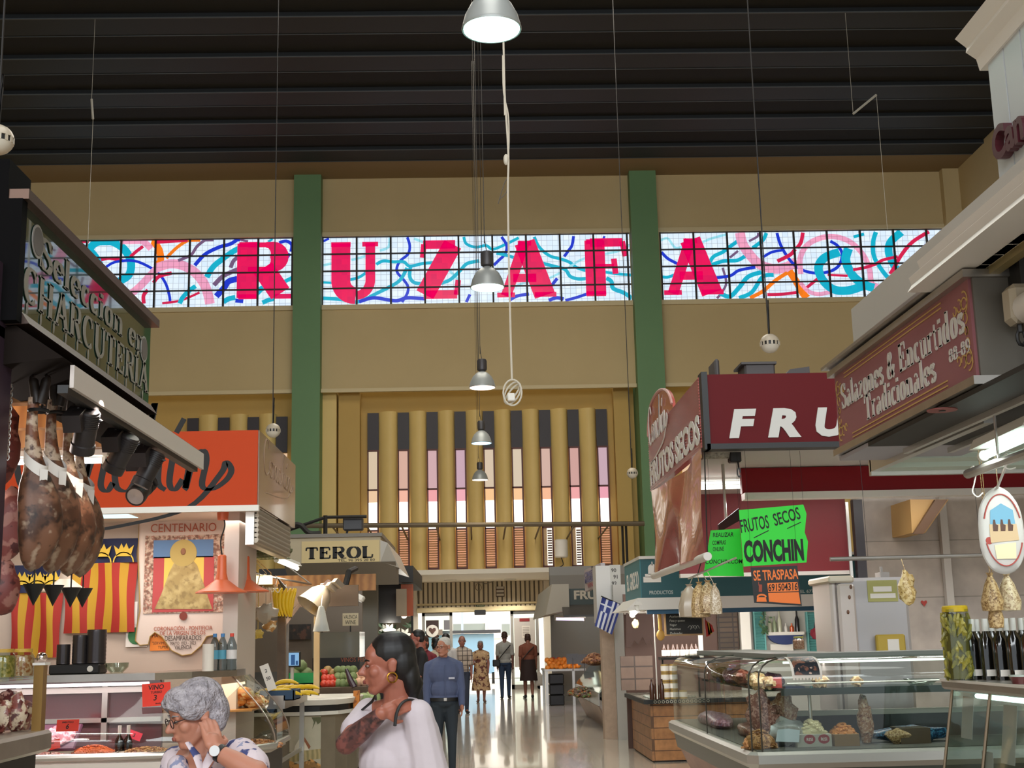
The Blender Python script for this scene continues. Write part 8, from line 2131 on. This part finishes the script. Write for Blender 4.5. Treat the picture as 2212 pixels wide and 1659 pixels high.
# horizontal metal rail in front of the slot windows, boiler and pipes
Yr=38.5
a,b=atY(640,1136,Yr),atY(1392,1131,Yr)
rl=thing('wall_rail','long horizontal metal rail across the foot of the tall slot windows','rail',a)
MB().tube([a,b],.07,8).build('rail_tube',mat('rail_brown','6c604e',.5,metal=.4),rl)
for k in range(9):
    q_=a.lerp(b,.1+.1*k);MB().tube([q_,(q_.x,YF+.3,q_.z-.15)],.03,5).build('bracket',MATS['rail_brown'],rl)
for px in(1344,1352):tag(MB().tube([atY(px,1135,38.6),(atY(px,1135,38.6).x,38.6,zc+.13)],.04,6).build('drop_pipe',M_dark),['dark vertical pipe under the long rail, left of two','dark vertical pipe under the long rail, right of two'][px==1352],'pipe')
c=atY(1212,1185,40.6)
bo=thing('water_heater','white cylindrical water heater fixed among the slot windows','heater',c)
MB().lathe([(0,-.28),(.18,-.28),(.21,-.24),(.21,.24),(.18,.28),(0,.28)],c,22).build('tank',M_white,bo);MB().tube(smooth_line([c+Vector((0,0,-.28)),c+Vector((.05,0,-.5)),c+Vector((-.1,0,-.58))],4),.015,5).build('pipe',M_dark,bo);MB().box(c.x-.1,c.x+.1,c.y+.15,YF+.35,c.z-.1,c.z+.1).build('bracket',M_dark,bo,smooth=0)
# battens and wires on the dark ceiling
for k,(q0,q1,lb)in enumerate((((198,214),(201,257),'pale batten hanging upright from the dark ceiling, left side'),((1843,246),(1893,205),'pale batten hanging aslant from the dark ceiling, right side'))):
    Y=30;a,b=atY(*q0,Y),atY(*q1,Y);o=MB().tube([a,b],.03,5);o.tube([a,(a.x,Y,Htop+.13)],.006,4)
    for dx in(-.0,):o.tube([b,(b.x,Y,b.z-3.5)],.006,4)
    tag(o.build('ceiling_batten',mat('batten_pale','b8b4a8',.5)),lb,'batten')
# ================================================================== people
def blob(name,pr,vox,m,parent=None,it=3):
    """tapered capsules and ellipsoids fused into one continuous skin"""
    b=MB()
    for q in pr:
        if q[0]=='c':
            _,p0,r0,p1,r1=q;p0,p1=Vector(p0),Vector(p1)
            b.tube([p0,p0.lerp(p1,.5),p1],[r0,(r0+r1)/2,r1],12).ell(p0,r0,12,8).ell(p1,r1,12,8)
        else:b.ell(q[1],q[2],16,12,M=q[3]if len(q)>3 else None)
    o=b.build('t',m,smooth=0)
    d=o.modifiers.new('r','REMESH');d.mode='VOXEL';d.voxel_size=vox
    s=o.modifiers.new('s','SMOOTH');s.iterations=it;s.factor=.5
    dg=bpy.context.evaluated_depsgraph_get();dg.update()
    me=bpy.data.meshes.new_from_object(o.evaluated_get(dg));me.name=name
    bpy.data.objects.remove(o);me.shade_smooth()
    if not me.materials:me.materials.append(m)
    return link(name,me,parent)
def rz(a):return Matrix.Rotation(a,4,'Z')
def hand(w,d,n,s=1.0,curl=.5,thumb=1):
    """palm, four unequal bent fingers and a thumb; w wrist, d pointing direction, n palm normal"""
    w,d=Vector(w),Vector(d).normalized();n=Vector(n);n=(n-d*n.dot(d)).normalized();t=d.cross(n)
    pr=[('c',w,.024*s,w+d*.05*s,.028*s),('c',w+d*.03*s+t*.02*s,.018*s,w+d*.085*s+t*.028*s,.013*s),('c',w+d*.03*s-t*.02*s,.018*s,w+d*.08*s-t*.028*s,.013*s)]
    for k,L in enumerate((.07,.08,.075,.058)):
        a=w+d*.085*s+t*(.03-.02*k)*s*thumb;dirn=d;r=.0095*s
        for j,f in enumerate((.45,.32,.23)):
            dirn=(dirn*cos(curl)+n*sin(curl)).normalized()if j or curl>.3 else dirn
            e=a+dirn*L*f*s;pr.append(('c',a,r,e,r*.92));a=e;r*=.92
    b0=w+d*.025*s+t*.026*s*thumb;e=b0+(d*.6+t*.7*thumb+n*.3)*.045*s
    pr+=[('c',b0,.013*s,e,.0105*s),('c',e,.0105*s,e+(d*.9+n*.35)*.03*s,.009*s)]
    return pr
def head(c,M,s=1.0):
    """head facing -Y of M, origin between the eyes' height and the skull's middle"""
    T=lambda x,y,z:Vector(c)+(M@Vector((x,y,z)))*s
    R3=M.to_3x3().to_4x4();E=lambda x,y,z,a,b,d:('e',T(x,y,z),(a*s,b*s,d*s),R3)
    pr=[E(0,.012,.03,.074,.094,.086),E(0,-.03,-.04,.057,.064,.075),E(0,-.068,-.098,.024,.02,.02),E(0,-.058,.03,.055,.032,.045),
          ('c',T(-.04,-.076,.008),.011*s,T(.04,-.076,.008),.011*s),('c',T(0,-.09,.0),.008*s,T(0,-.112,-.03),.0125*s),E(0,-.095,-.034,.017,.012,.01),
          E(0,-.09,-.06,.023,.011,.007),E(0,-.088,-.072,.02,.011,.007),E(.04,-.055,-.03,.022,.025,.025),E(-.04,-.055,-.03,.022,.025,.025),
          ('c',T(.05,.0,-.06),.02*s,T(.018,-.06,-.102),.018*s),('c',T(-.05,.0,-.06),.02*s,T(-.018,-.06,-.102),.018*s)]
    for k in(-1,1):pr+=[E(k*.077,.012,-.012,.009,.019,.03),E(k*.081,.018,.0,.008,.016,.018)]
    return pr,T,R3
def face_bits(par,T,R3,s,brow,glasses=None,lips='8c4a44'):
    for k in(-1,1):
        MB().ell(T(k*.031,-.0815,-.004),(.011*s,.0075*s,.0045*s),10,8,M=R3).build('eye',mat('eye_white','9c9088',.3),par)
        MB().ell(T(k*.031,-.0885,-.004),(.0052*s,.0035*s,.0055*s),8,6,M=R3).build('iris',mat('iris','1c120e',.2),par)
        MB().tube([T(k*.013,-.09,.014),T(k*.032,-.089,.02),T(k*.05,-.075,.015)],[.0025*s,.0035*s,.002*s],6).build('eyebrow',brow,par)
    MB().ell(T(0,-.099,-.066),(.02*s,.006*s,.009*s),12,6,M=R3).build('lips',mat('lips'+lips,lips,.45),par)
    if glasses:
        g=MB()
        for k in(-1,1):
            g.tube([T(k*.032+.022*cos(a),-.104+.004*abs(k),-.006+.017*sin(a))for a in[j*pi/6 for j in range(12)]],.0018*s,5,closed=True)
            g.tube([T(k*.054,-.1,-.002),T(k*.08,.0,.002)],.0018*s,5)
        g.tube([T(-.01,-.106,-.004),T(.01,-.106,-.004)],.0018*s,5).build('glasses',glasses,par)
def person(label,x,y,H,th,skin,hairm,top,low,shoe,hairs='short',sleeve=1.0,turn=0.0,stride=.0,arms=((0,0),(0,0)),skirt=None,girth=1.0,glasses=None,vox=.0085,legs=1.0):
    """standing or walking figure; th turns the body about z (0 faces the viewer), turn the head; arms: forward swing and elbow bend, (left, right)"""
    B=Matrix.Translation((x,y,0))@rz(th);P_=lambda a,b,c:B@Vector((a*H,b*H,c*H));w=girth
    hc=P_(0,-.012,.932);s=H/1.68
    hp_,T,R3=head(hc,rz(th+turn),s)
    pr=hp_+[('c',P_(0,.012,.905),.03*H,P_(0,.018,.83),.034*H)]
    tors=[('e',P_(0,.005,.74),(.098*H*w,.066*H*w,.105*H),rz(th)),('e',P_(0,0,.62),(.086*H*w,.064*H*w,.09*H),rz(th)),('e',P_(0,.005,.53),(.095*H*w,.07*H*w,.07*H),rz(th)),('c',P_(-.075*w,.015,.792),.034*H,P_(.075*w,.015,.792),.034*H),('c',P_(.025,.015,.835),.024*H,P_(.085*w,.015,.8),.028*H),('c',P_(-.025,.015,.835),.024*H,P_(-.085*w,.015,.8),.028*H)]
    pr+=tors;legp=[];shp=[];slv=[];cuff=[]
    for k in(-1,1):
        f=stride*k
        hip,kn,an=P_(.05*k,0,.5),P_(.052*k,-.06*f-.01,.275),P_(.05*k,-.12*f+(.03 if f<0 else 0),.04)
        legp+=[('c',hip,.056*H*w,kn,.036*H),('c',kn,.036*H,an,.026*H)]
        pr+=[('c',hip,.05*H*w,kn,.031*H),('c',kn,.032*H,kn.lerp(an,.35),.031*H),('c',kn.lerp(an,.35),.031*H,an,.019*H)]
        toe=P_(.062*k,-.12*f-.085,.016);heel=P_(.05*k,-.12*f+.025,.02)
        shp.append([('c',heel,.022*H,toe,.019*H),('c',an,.024*H,heel,.022*H),('e',toe,(.026*H,.03*H,.015*H),rz(th))])
        pr+=[('c',an,.018*H,toe,.012*H)]
        sw,be=arms[0 if k==1 else 1]
        sh=P_(.1*k*w,.015,.79);el=sh+(B.to_3x3()@Vector((.1*k,-sin(sw),-cos(sw))))*.17*H;a2=sw+be
        wr_=el+(B.to_3x3()@Vector((-.12*k*be+.02*k,-sin(a2),-cos(a2)))).normalized()*.145*H
        pr+=[('c',sh,.03*H,el,.023*H),('c',el,.023*H,wr_,.016*H)]
        pr+=hand(wr_,wr_-el,B.to_3x3()@Vector((-k,0,0)),s,.3,k)
        slv+=[('c',sh,.038*H,sh.lerp(el,min(1,sleeve)),.033*H)]
        if sleeve>1:slv+=[('c',el,.031*H,el.lerp(wr_,min(.97,sleeve-1)),.025*H)]
    o=blob('person',pr,vox,mat('skin'+skin,skin,.5,sss=.05));tag(o,label,'person')
    tp_=[(q[0],q[1],tuple(v+.012*H for v in q[2]),q[3])if q[0]=='e' else('c',q[1],q[2]+.006*H,q[3],q[4]+.006*H)for q in tors]
    if low is not None or skirt:tp_[2]=('e',P_(0,.005,.55),(.1*H*w,.076*H*w,.06*H),rz(th))
    blob('shirt',tp_+slv,vox,top,o)
    if low is not None:blob('trousers',legp+[('e',P_(0,.005,.52),(.1*H*w,.076*H*w,.05*H),rz(th)),('c',P_(-.03,0,.48),.05*H,P_(.03,0,.48),.05*H)],vox,low,o)
    if skirt:
        m_,z0_,z1_,fl=skirt;rg=[]
        for k in range(7):
            f=k/6;z_=z1_+(z0_-z1_)*f;r=(.1+(fl-.1)*f)*w
            rg.append([tuple(P_(r*cos(a)*(1+.05*f*sin(7*a)),r*.78*sin(a)*(1+.05*f*sin(7*a)),z_))for a in[j*2*pi/28 for j in range(28)]])
        MB().loft(rg).build('skirt',m_,o,smooth=70)
    for q in shp:blob('shoe',q,vox,shoe,o)
    hs_=[('e',T(0,.022,.045),(.082*s,.097*s,.08*s),R3),('e',T(0,.05,.0),(.078*s,.06*s,.07*s),R3)]
    if hairs=='bob':hs_+=[('e',T(k*.05,.03,-.03),(.036*s,.06*s,.07*s),R3)for k in(-1,1)]+[('e',T(0,-.02,.085),(.07*s,.07*s,.04*s),R3)]
    if hairs=='bald':hs_=[('e',T(0,.05,.0),(.079*s,.06*s,.05*s),R3)]
    blob('hair',hs_,vox,hairm,o)
    face_bits(o,T,R3,s,hairm,glasses)
    return o,T,P_
H_blk=mat('hair_black','100c0b',.5);H_wht=mat('hair_white','c4beb4',.7,noise_=(30,.5),col2='8c8880');H_brn=mat('hair_brown','3c2418',.6);H_gry=mat('hair_grey','8c8684',.7)
# older man in the blue shirt, walking towards the viewer
M_blue=mat('blue_grey_shirt','4c5470',.8,noise_=(5,.3),col2='3c4460');M_jean=mat('dark_jeans','20282f',.8)
man,T,P_=person('older man with white hair and glasses in a blue grey shirt walking towards the viewer',-.385,15.5,1.55,.12,'a87058',H_wht,M_blue,M_jean,M_black,sleeve=1.95,turn=-.75,stride=.35,arms=((.1,.55),(.05,.1)),glasses=mat('brown_frame','4c2418',.4),girth=1.12,vox=.007)
bt=MB()
bt.loft([[tuple(P_(.113*cos(a),.088*sin(a),z_))for a in[j*2*pi/24 for j in range(24)]]for z_ in(.535,.56)],caps=False).build('belt',M_black,man);MB().bbox(-.02,.02,-.005,.005,-.018,.018,.004).add(MB()).build('belt_buckle',M_steel,man);bpy.data.objects['belt_buckle'].location=P_(0,-.09,.548)
q=P_(.05,-.079,.7);MB().box(q.x-.035,q.x+.035,q.y-.006,q.y+.004,q.z-.01,q.z+.012).build('pocket_glasses',mat('pocket_white','b0b0b8',.4),man,smooth=0)
q=P_(.05,-.076,.68);MB().tube([P_(.0,-.082,.8),P_(.0,-.088,.57)],.006,5).build('button_placket',M_blue,man)
person('man in black clothes and red tinted glasses seen past the woman in white',-.8,18.2,1.67,-1.35,'a06050',H_blk,mat('black_shirt','161416',.8),mat('black_trousers','1a181a',.8),M_black,sleeve=.8,arms=((.2,1.2),(.2,.9)),glasses=mat('red_frame','a02828',.4))
person('woman with brown hair in a dark red sleeveless top behind the older man',-.84,21.2,1.6,-.5,'a8604c',H_brn,mat('dark_red_top','6c1824',.8),mat('dark_shorts','2c2c34',.8),M_black,'bob',sleeve=.2)
person('dark haired person with raised arm, mostly hidden behind the older man',-.75,24.5,1.58,-2.6,'8c5c48',H_blk,mat('ivory_shirt','b0a490',.8),M_jean,M_black,'bob',sleeve=.6,arms=((.3,.3),(1.6,1.8)))
person('man in a white shirt seen from behind past the older man',-.6,26,1.66,2.9,'8c5c48',H_blk,mat('white_shirt','c0bcb8',.8),M_jean,M_black,sleeve=.7)
M_plaid=tiles('plaid','c0b0a0','b4a494','4c4440',.1,.1,.8,axis='XZ',msize=.008)
person('bald man in a checked shirt walking in from the doors',-.31,28.5,1.62,.05,'8c5848',H_gry,M_plaid,mat('navy_trousers','2c3444',.8),M_black,'bald',sleeve=.9,stride=.3,arms=((.1,.2),(.3,1.1)))
M_dress=blotch('flower_dress','b8946c',[('5c2c24',1.0,.56),('d0b48c',1.6,.6),('3c1c18',2.2,.62)],.8,11)
person('older woman in a beige flowered dress walking towards the viewer',.1,33.4,1.5,0,'8c5848',H_gry,M_dress,None,mat('sandal','6c4c3c',.6),'bob',sleeve=.45,stride=.25,arms=((.2,.5),(.3,1.3)),skirt=(M_dress,.19,.6,.14),girth=1.12)
o,T,P_=person('man in a grey shirt and blue jeans walking away with a crossbody bag',.75,35.2,1.73,3.1,'6c4438',H_brn,mat('grey_shirt','9c9890',.8),mat('blue_jeans','24344c',.8),M_black,sleeve=.75,stride=-.45,arms=((.15,.15),(-.1,.1)))
cb3=thing('crossbody_bag','black crossbody bag on the back of the man in the grey shirt','bag',P_(-.1,.02,.53))
MB().tube([P_(-.09,.09,.8),P_(-.02,.1,.72),P_(.1,.1,.58)],.014,6).build('strap',M_black,cb3);MB().add(MB().bbox(-.1,.1,-.04,.04,-.09,.09,.02),Matrix.Translation(P_(.13,.06,.53))).build('pouch',M_black,cb3)
o,T,P_=person('woman in a rust top and dark brown skirt walking away',1.36,35.0,1.66,3.2,'8c5844',H_brn,mat('rust_top','7c4430',.8),None,M_black,'bob',sleeve=.75,stride=.35,arms=((.05,.2),(.1,.1)),skirt=(mat('brown_skirt','2c1814',.8),.27,.6,.13),girth=1.1)
cb4=thing('carrier_bag','pale carrier bag in the right hand of the woman in the brown skirt','bag',P_(-.17,0,.3))
c=P_(-.165,.0,.37);MB().loft([[(c.x+a*.13*k,c.y+b_*.06*k,c.z+z_)for a,b_ in((-1,-1),(1,-1),(1,1),(-1,1))]for z_,k in((-.3,.8),(-.25,1),(-.05,.8),(.06,.2))]).build('bag_body',mat('bag_pale','c4b8a8',.6),cb4,smooth=0)
MB().tube([P_(-.09,.09,.8),P_(0,.1,.72),P_(.1,.09,.6)],.014,6).build('cross_strap',M_black,o)

# ---- foreground: young woman in white, tattooed arm raised to her shoulder
Yw=5.3
def w3(px,py,d=0.0):return atY(px,py,Yw+d)
SK='a0604c';M_skin=mat('skin'+SK,SK,.45,sss=.08)
hc=w3(838,1432);Mh=rz(radians(-83))@Matrix.Rotation(radians(4),4,'X')
hp_,T,R3=head(hc,Mh,1.0)
neckb=w3(858,1512,.02);rs,ls=w3(797,1545,.11),w3(908,1545,-.1)
el_,wr_=w3(748,1606,-.1),w3(824,1541,-.19)
pel=Vector((neckb.x+.02,Yw+.03,.85));th=radians(-45)
pr=hp_+[('c',T(.0,.03,-.06),.052,neckb,.056),('c',neckb,.056,neckb+Vector((0,0,-.05)),.07),('c',rs,.05,ls,.05),('c',neckb+Vector((0,.0,-.03)),.05,rs,.048),('c',neckb+Vector((0,0,-.03)),.05,ls,.048),
      ('e',neckb+Vector((0,0,-.2)),(.16,.11,.2),rz(th)),('e',pel+Vector((0,0,.15)),(.14,.11,.2),rz(th)),('e',pel,(.17,.13,.14),rz(th)),
      ('c',rs,.046,el_+Vector((.012,0,.01)),.043),('c',el_,.041,el_.lerp(wr_,.4),.04),('c',el_.lerp(wr_,.4),.04,wr_,.027)]
lel=w3(928,1690,-.08);lwr=lel+Vector((-.08,-.1,-.2))
pr+=[('c',ls,.05,lel,.042),('c',lel,.04,lwr,.027)]+hand(lwr,lwr-lel,(-1,0,0),1,.4,1)
pr+=hand(wr_,w3(868,1524,-.15)-wr_,Vector((.3,.9,-.2)),.88,.3,-1)
for k in(-1,1):
    a=pel+Vector((.06*k,-.06*k,-.02));kn=Vector((a.x-.02,a.y,.46));an=Vector((a.x,a.y+.02,.08))
    pr+=[('c',a,.085,kn,.056),('c',kn,.056,an,.036),('c',an,.034,an+Vector((-.12,-.1,-.05)),.026)]
yw=blob('person',pr,.0046,M_skin,it=8);tag(yw,'young woman with black hair in a white top, tattooed forearm raised to her shoulder','person')
M_tee=mat('white_tee','c8bcc0',.85,bump=(14,.25))
nb=neckb
blob('white_top',[('e',nb+Vector((.0,.0,-.21)),(.178,.135,.165),rz(th)),('e',nb+Vector((-.05,-.06,-.24)),(.11,.09,.09),rz(th)),('e',pel+Vector((0,0,.2)),(.18,.15,.25),rz(th)),('e',pel+Vector((0,0,.05)),(.19,.155,.16),rz(th)),
     ('c',rs+Vector((.0,0,.01)),.06,rs.lerp(el_,.55),.066),('c',ls+Vector((-.01,0,.0)),.062,ls.lerp(lel,.9),.082),('c',rs+Vector((.02,0,.0)),.055,nb+Vector((-.1,.06,-.06)),.045),('c',ls+Vector((-.02,0,0)),.058,nb+Vector((.05,-.01,-.035)),.05),('c',ls+Vector((-.05,.1,-.03)),.06,rs+Vector((.05,.05,-.03)),.06)],.006,M_tee,yw,4)
blob('trousers',[('e',pel+Vector((0,0,-.03)),(.18,.14,.12),rz(th))]+[q_ for k in(-1,1)for q_ in(('c',pel+Vector((.06*k,-.06*k,-.04)),.095,Vector((pel.x+.06*k-.02,pel.y-.06*k,.46)),.068),('c',Vector((pel.x+.06*k-.02,pel.y-.06*k,.46)),.068,Vector((pel.x+.06*k,pel.y-.06*k+.02,.1)),.05))],.009,M_jean,yw)
hb_=[('e',T(0,.022,.042),(.082,.096,.083),R3),('e',T(0,.052,.0),(.08,.066,.09),R3),('e',T(0,.082,-.06),(.066,.042,.085),R3),('e',T(0,.0,.078),(.064,.05,.042),R3),('c',T(0,.095,-.09),.04,T(.01,.09,-.14),.022)]
blob('hair',hb_,.005,H_blk,yw,3)
face_bits(yw,T,R3,1.0,H_blk)
for k in(-1,1):MB().tube([T(k*.085,.008+.019*cos(a),-.056+.019*sin(a))for a in[j*pi/8 for j in range(16)]],.0035,6,closed=True).build('hoop_earring',mat('gold','c08c38',.25,metal=1),yw)
M_tat=blotch('tattooed_skin','7c4840',[('3c2826',1.0,.52),('5c3834',2.2,.56),('281c1c',1.5,.62)],.5,14,soft=.04)
blob('tattoo',[('c',el_+Vector((.0,0,0)),.043,el_.lerp(wr_,.4),.042),('c',el_.lerp(wr_,.4),.042,el_.lerp(wr_,.92),.03)],.005,M_tat,yw)
sbg=thing('shoulder_bag','black strapped shoulder bag of the woman in the white top','bag',ls)
MB().tube(smooth_line([w3(853,1568,-.235),w3(857,1540,-.2),w3(868,1519,-.165),w3(885,1511,-.125),w3(899,1517,-.06),w3(905,1550,.05),w3(890,1640,.2)],5),.0065,8,flat=.5).build('strap',M_black,sbg)
MB().tube(smooth_line([w3(783,1533,.0),w3(803,1516,-.02),w3(812,1508,.1),w3(800,1600,.24)],5),.008,8,flat=.5).build('strap',M_black,sbg)
MB().ell(w3(850,1660,.24),(.14,.06,.17),16,10).build('bag_body',M_black,sbg)

# ---- foreground: older woman with grey hair, hand at her ear
Yl=5.05
def l3(px,py,d=0.0):return atY(px,py,Yl+d)
SL='b87c64';M_skl=mat('skin'+SL,SL,.5,sss=.08)
hc=l3(421,1541);Mh=rz(radians(-62))@Matrix.Rotation(radians(16),4,'X')
hp_,T,R3=head(hc,Mh,1.0)
nb=l3(440,1632,.02);ls,rs=l3(522,1630,-.06),l3(382,1645,.1);th=radians(-28)
lel,lwr=l3(556,1672,-.22),l3(466,1622,-.17)
rel=l3(362,1760,.06);rwr=rel+Vector((.03,-.14,-.14));pel=Vector((nb.x+.02,Yl+.04,.72))
pr=hp_+[('c',T(0,.03,-.06),.05,nb,.055),('c',ls,.048,rs,.048),('e',nb+Vector((0,.01,-.17)),(.17,.12,.2),rz(th)),('e',pel+Vector((0,0,.1)),(.17,.13,.18),rz(th)),('e',pel,(.18,.14,.14),rz(th)),
      ('c',ls,.048,lel,.043),('c',lel,.043,lel.lerp(lwr,.45),.04),('c',lel.lerp(lwr,.45),.04,lwr,.027),('c',rs,.046,rel,.04),('c',rel,.038,rwr,.026)]
pr+=hand(lwr,l3(450,1560,-.1)-lwr,Vector((-.5,.8,0)),.95,.28,-1)+hand(rwr,rwr-rel,(0,0,-1),.95,.4,1)
for k in(-1,1):
    a=pel+Vector((.08*k,0,-.02));kn=Vector((a.x,a.y-.02,.4));an=Vector((a.x,a.y+.02,.08))
    pr+=[('c',a,.085,kn,.056),('c',kn,.056,an,.038),('c',an,.036,an+Vector((-.07,-.13,-.05)),.026)]
ol_=blob('person',pr,.0046,M_skl,it=8);tag(ol_,'older woman with short grey hair and glasses holding her hand to her ear','person')
M_blouse=blotch('blue_flower_blouse','d4c4c8',[('3c4474',1.0,.545),('8c90ac',1.8,.6)],.8,13,soft=.015)
blob('blouse',[('e',nb+Vector((.01,.02,-.2)),(.195,.145,.19),rz(th)),('e',pel+Vector((0,0,.14)),(.195,.16,.22),rz(th)),('e',pel,(.205,.165,.12),rz(th)),('c',ls,.062,ls.lerp(lel,.62),.068),('c',rs,.06,rs.lerp(rel,.6),.062),('c',ls+Vector((-.03,.02,.0)),.056,nb+Vector((.06,.02,-.02)),.045),('c',rs+Vector((.03,.02,.0)),.056,nb+Vector((-.06,.02,-.03)),.04),('c',nb+Vector((-.085,-.05,-.03)),.04,nb+Vector((-.02,-.12,-.17)),.05),('c',nb+Vector((.09,-.06,-.03)),.04,nb+Vector((.02,-.12,-.17)),.05)],.006,M_blouse,ol_,3)
for k,pts in((0,((405,1604),(425,1632),(433,1662))),(1,((462,1608),(452,1640),(436,1668)))):
    MB().tube([l3(x_,y_,-.115-.03*j)for j,(x_,y_)in enumerate(pts)],[.012,.02,.014],8,flat=.4).build('collar',M_blouse,ol_)
blob('trousers',[('e',pel+Vector((0,0,-.05)),(.19,.15,.1),rz(th))]+[q_ for k in(-1,1)for q_ in(('c',pel+Vector((.08*k,0,-.06)),.095,Vector((pel.x+.08*k,pel.y-.02,.4)),.07),('c',Vector((pel.x+.08*k,pel.y-.02,.4)),.07,Vector((pel.x+.08*k,pel.y+.02,.1)),.052))],.009,M_jean,ol_)
M_gh=mat('grey_hair_strands','b4acb0',.6,noise_=(26,.8),col2='6c666c',bump=(60,1.0))
blob('hair',[('e',T(0,.025,.045),(.086,.1,.084),R3),('e',T(0,.07,-.005),(.085,.06,.08),R3),('e',T(0,-.045,.075),(.07,.055,.042),R3),('e',T(.066,-.005,.03),(.03,.07,.05),R3),('e',T(-.066,-.005,.03),(.03,.07,.05),R3),('c',T(.03,-.085,.06),.02,T(.06,-.04,.02),.016),('c',T(-.02,-.09,.065),.02,T(-.05,-.07,.03),.014),('e',T(.06,.05,-.045),(.03,.045,.045),R3)],.005,M_gh,ol_,2)
face_bits(ol_,T,R3,1.0,H_gry,mat('dark_frame','241c1c',.3),'a05c50')
wt_=thing('wristwatch','round white faced wristwatch on the raised wrist of the grey haired woman','watch',lwr)
d=(lwr-lel).normalized();Mw=Matrix.Translation(lwr-d*.02)@d.to_track_quat('Z','Y').to_matrix().to_4x4()
MB().lathe([(.03,-.009),(.0325,-.009),(.0325,.009),(.03,.009)],M=Mw,n=24).build('strap',M_black,wt_)
f_=l3(464,1622,-.17-.036);MB().lathe([(0,0),(.019,0),(.019,.006),(0,.006)],M=Matrix.Translation(f_)@Vector((-.15,-1,.1)).to_track_quat('Z','Y').to_matrix().to_4x4(),n=22).build('dial',mat('dial_white','dcdcdc',.3),wt_)
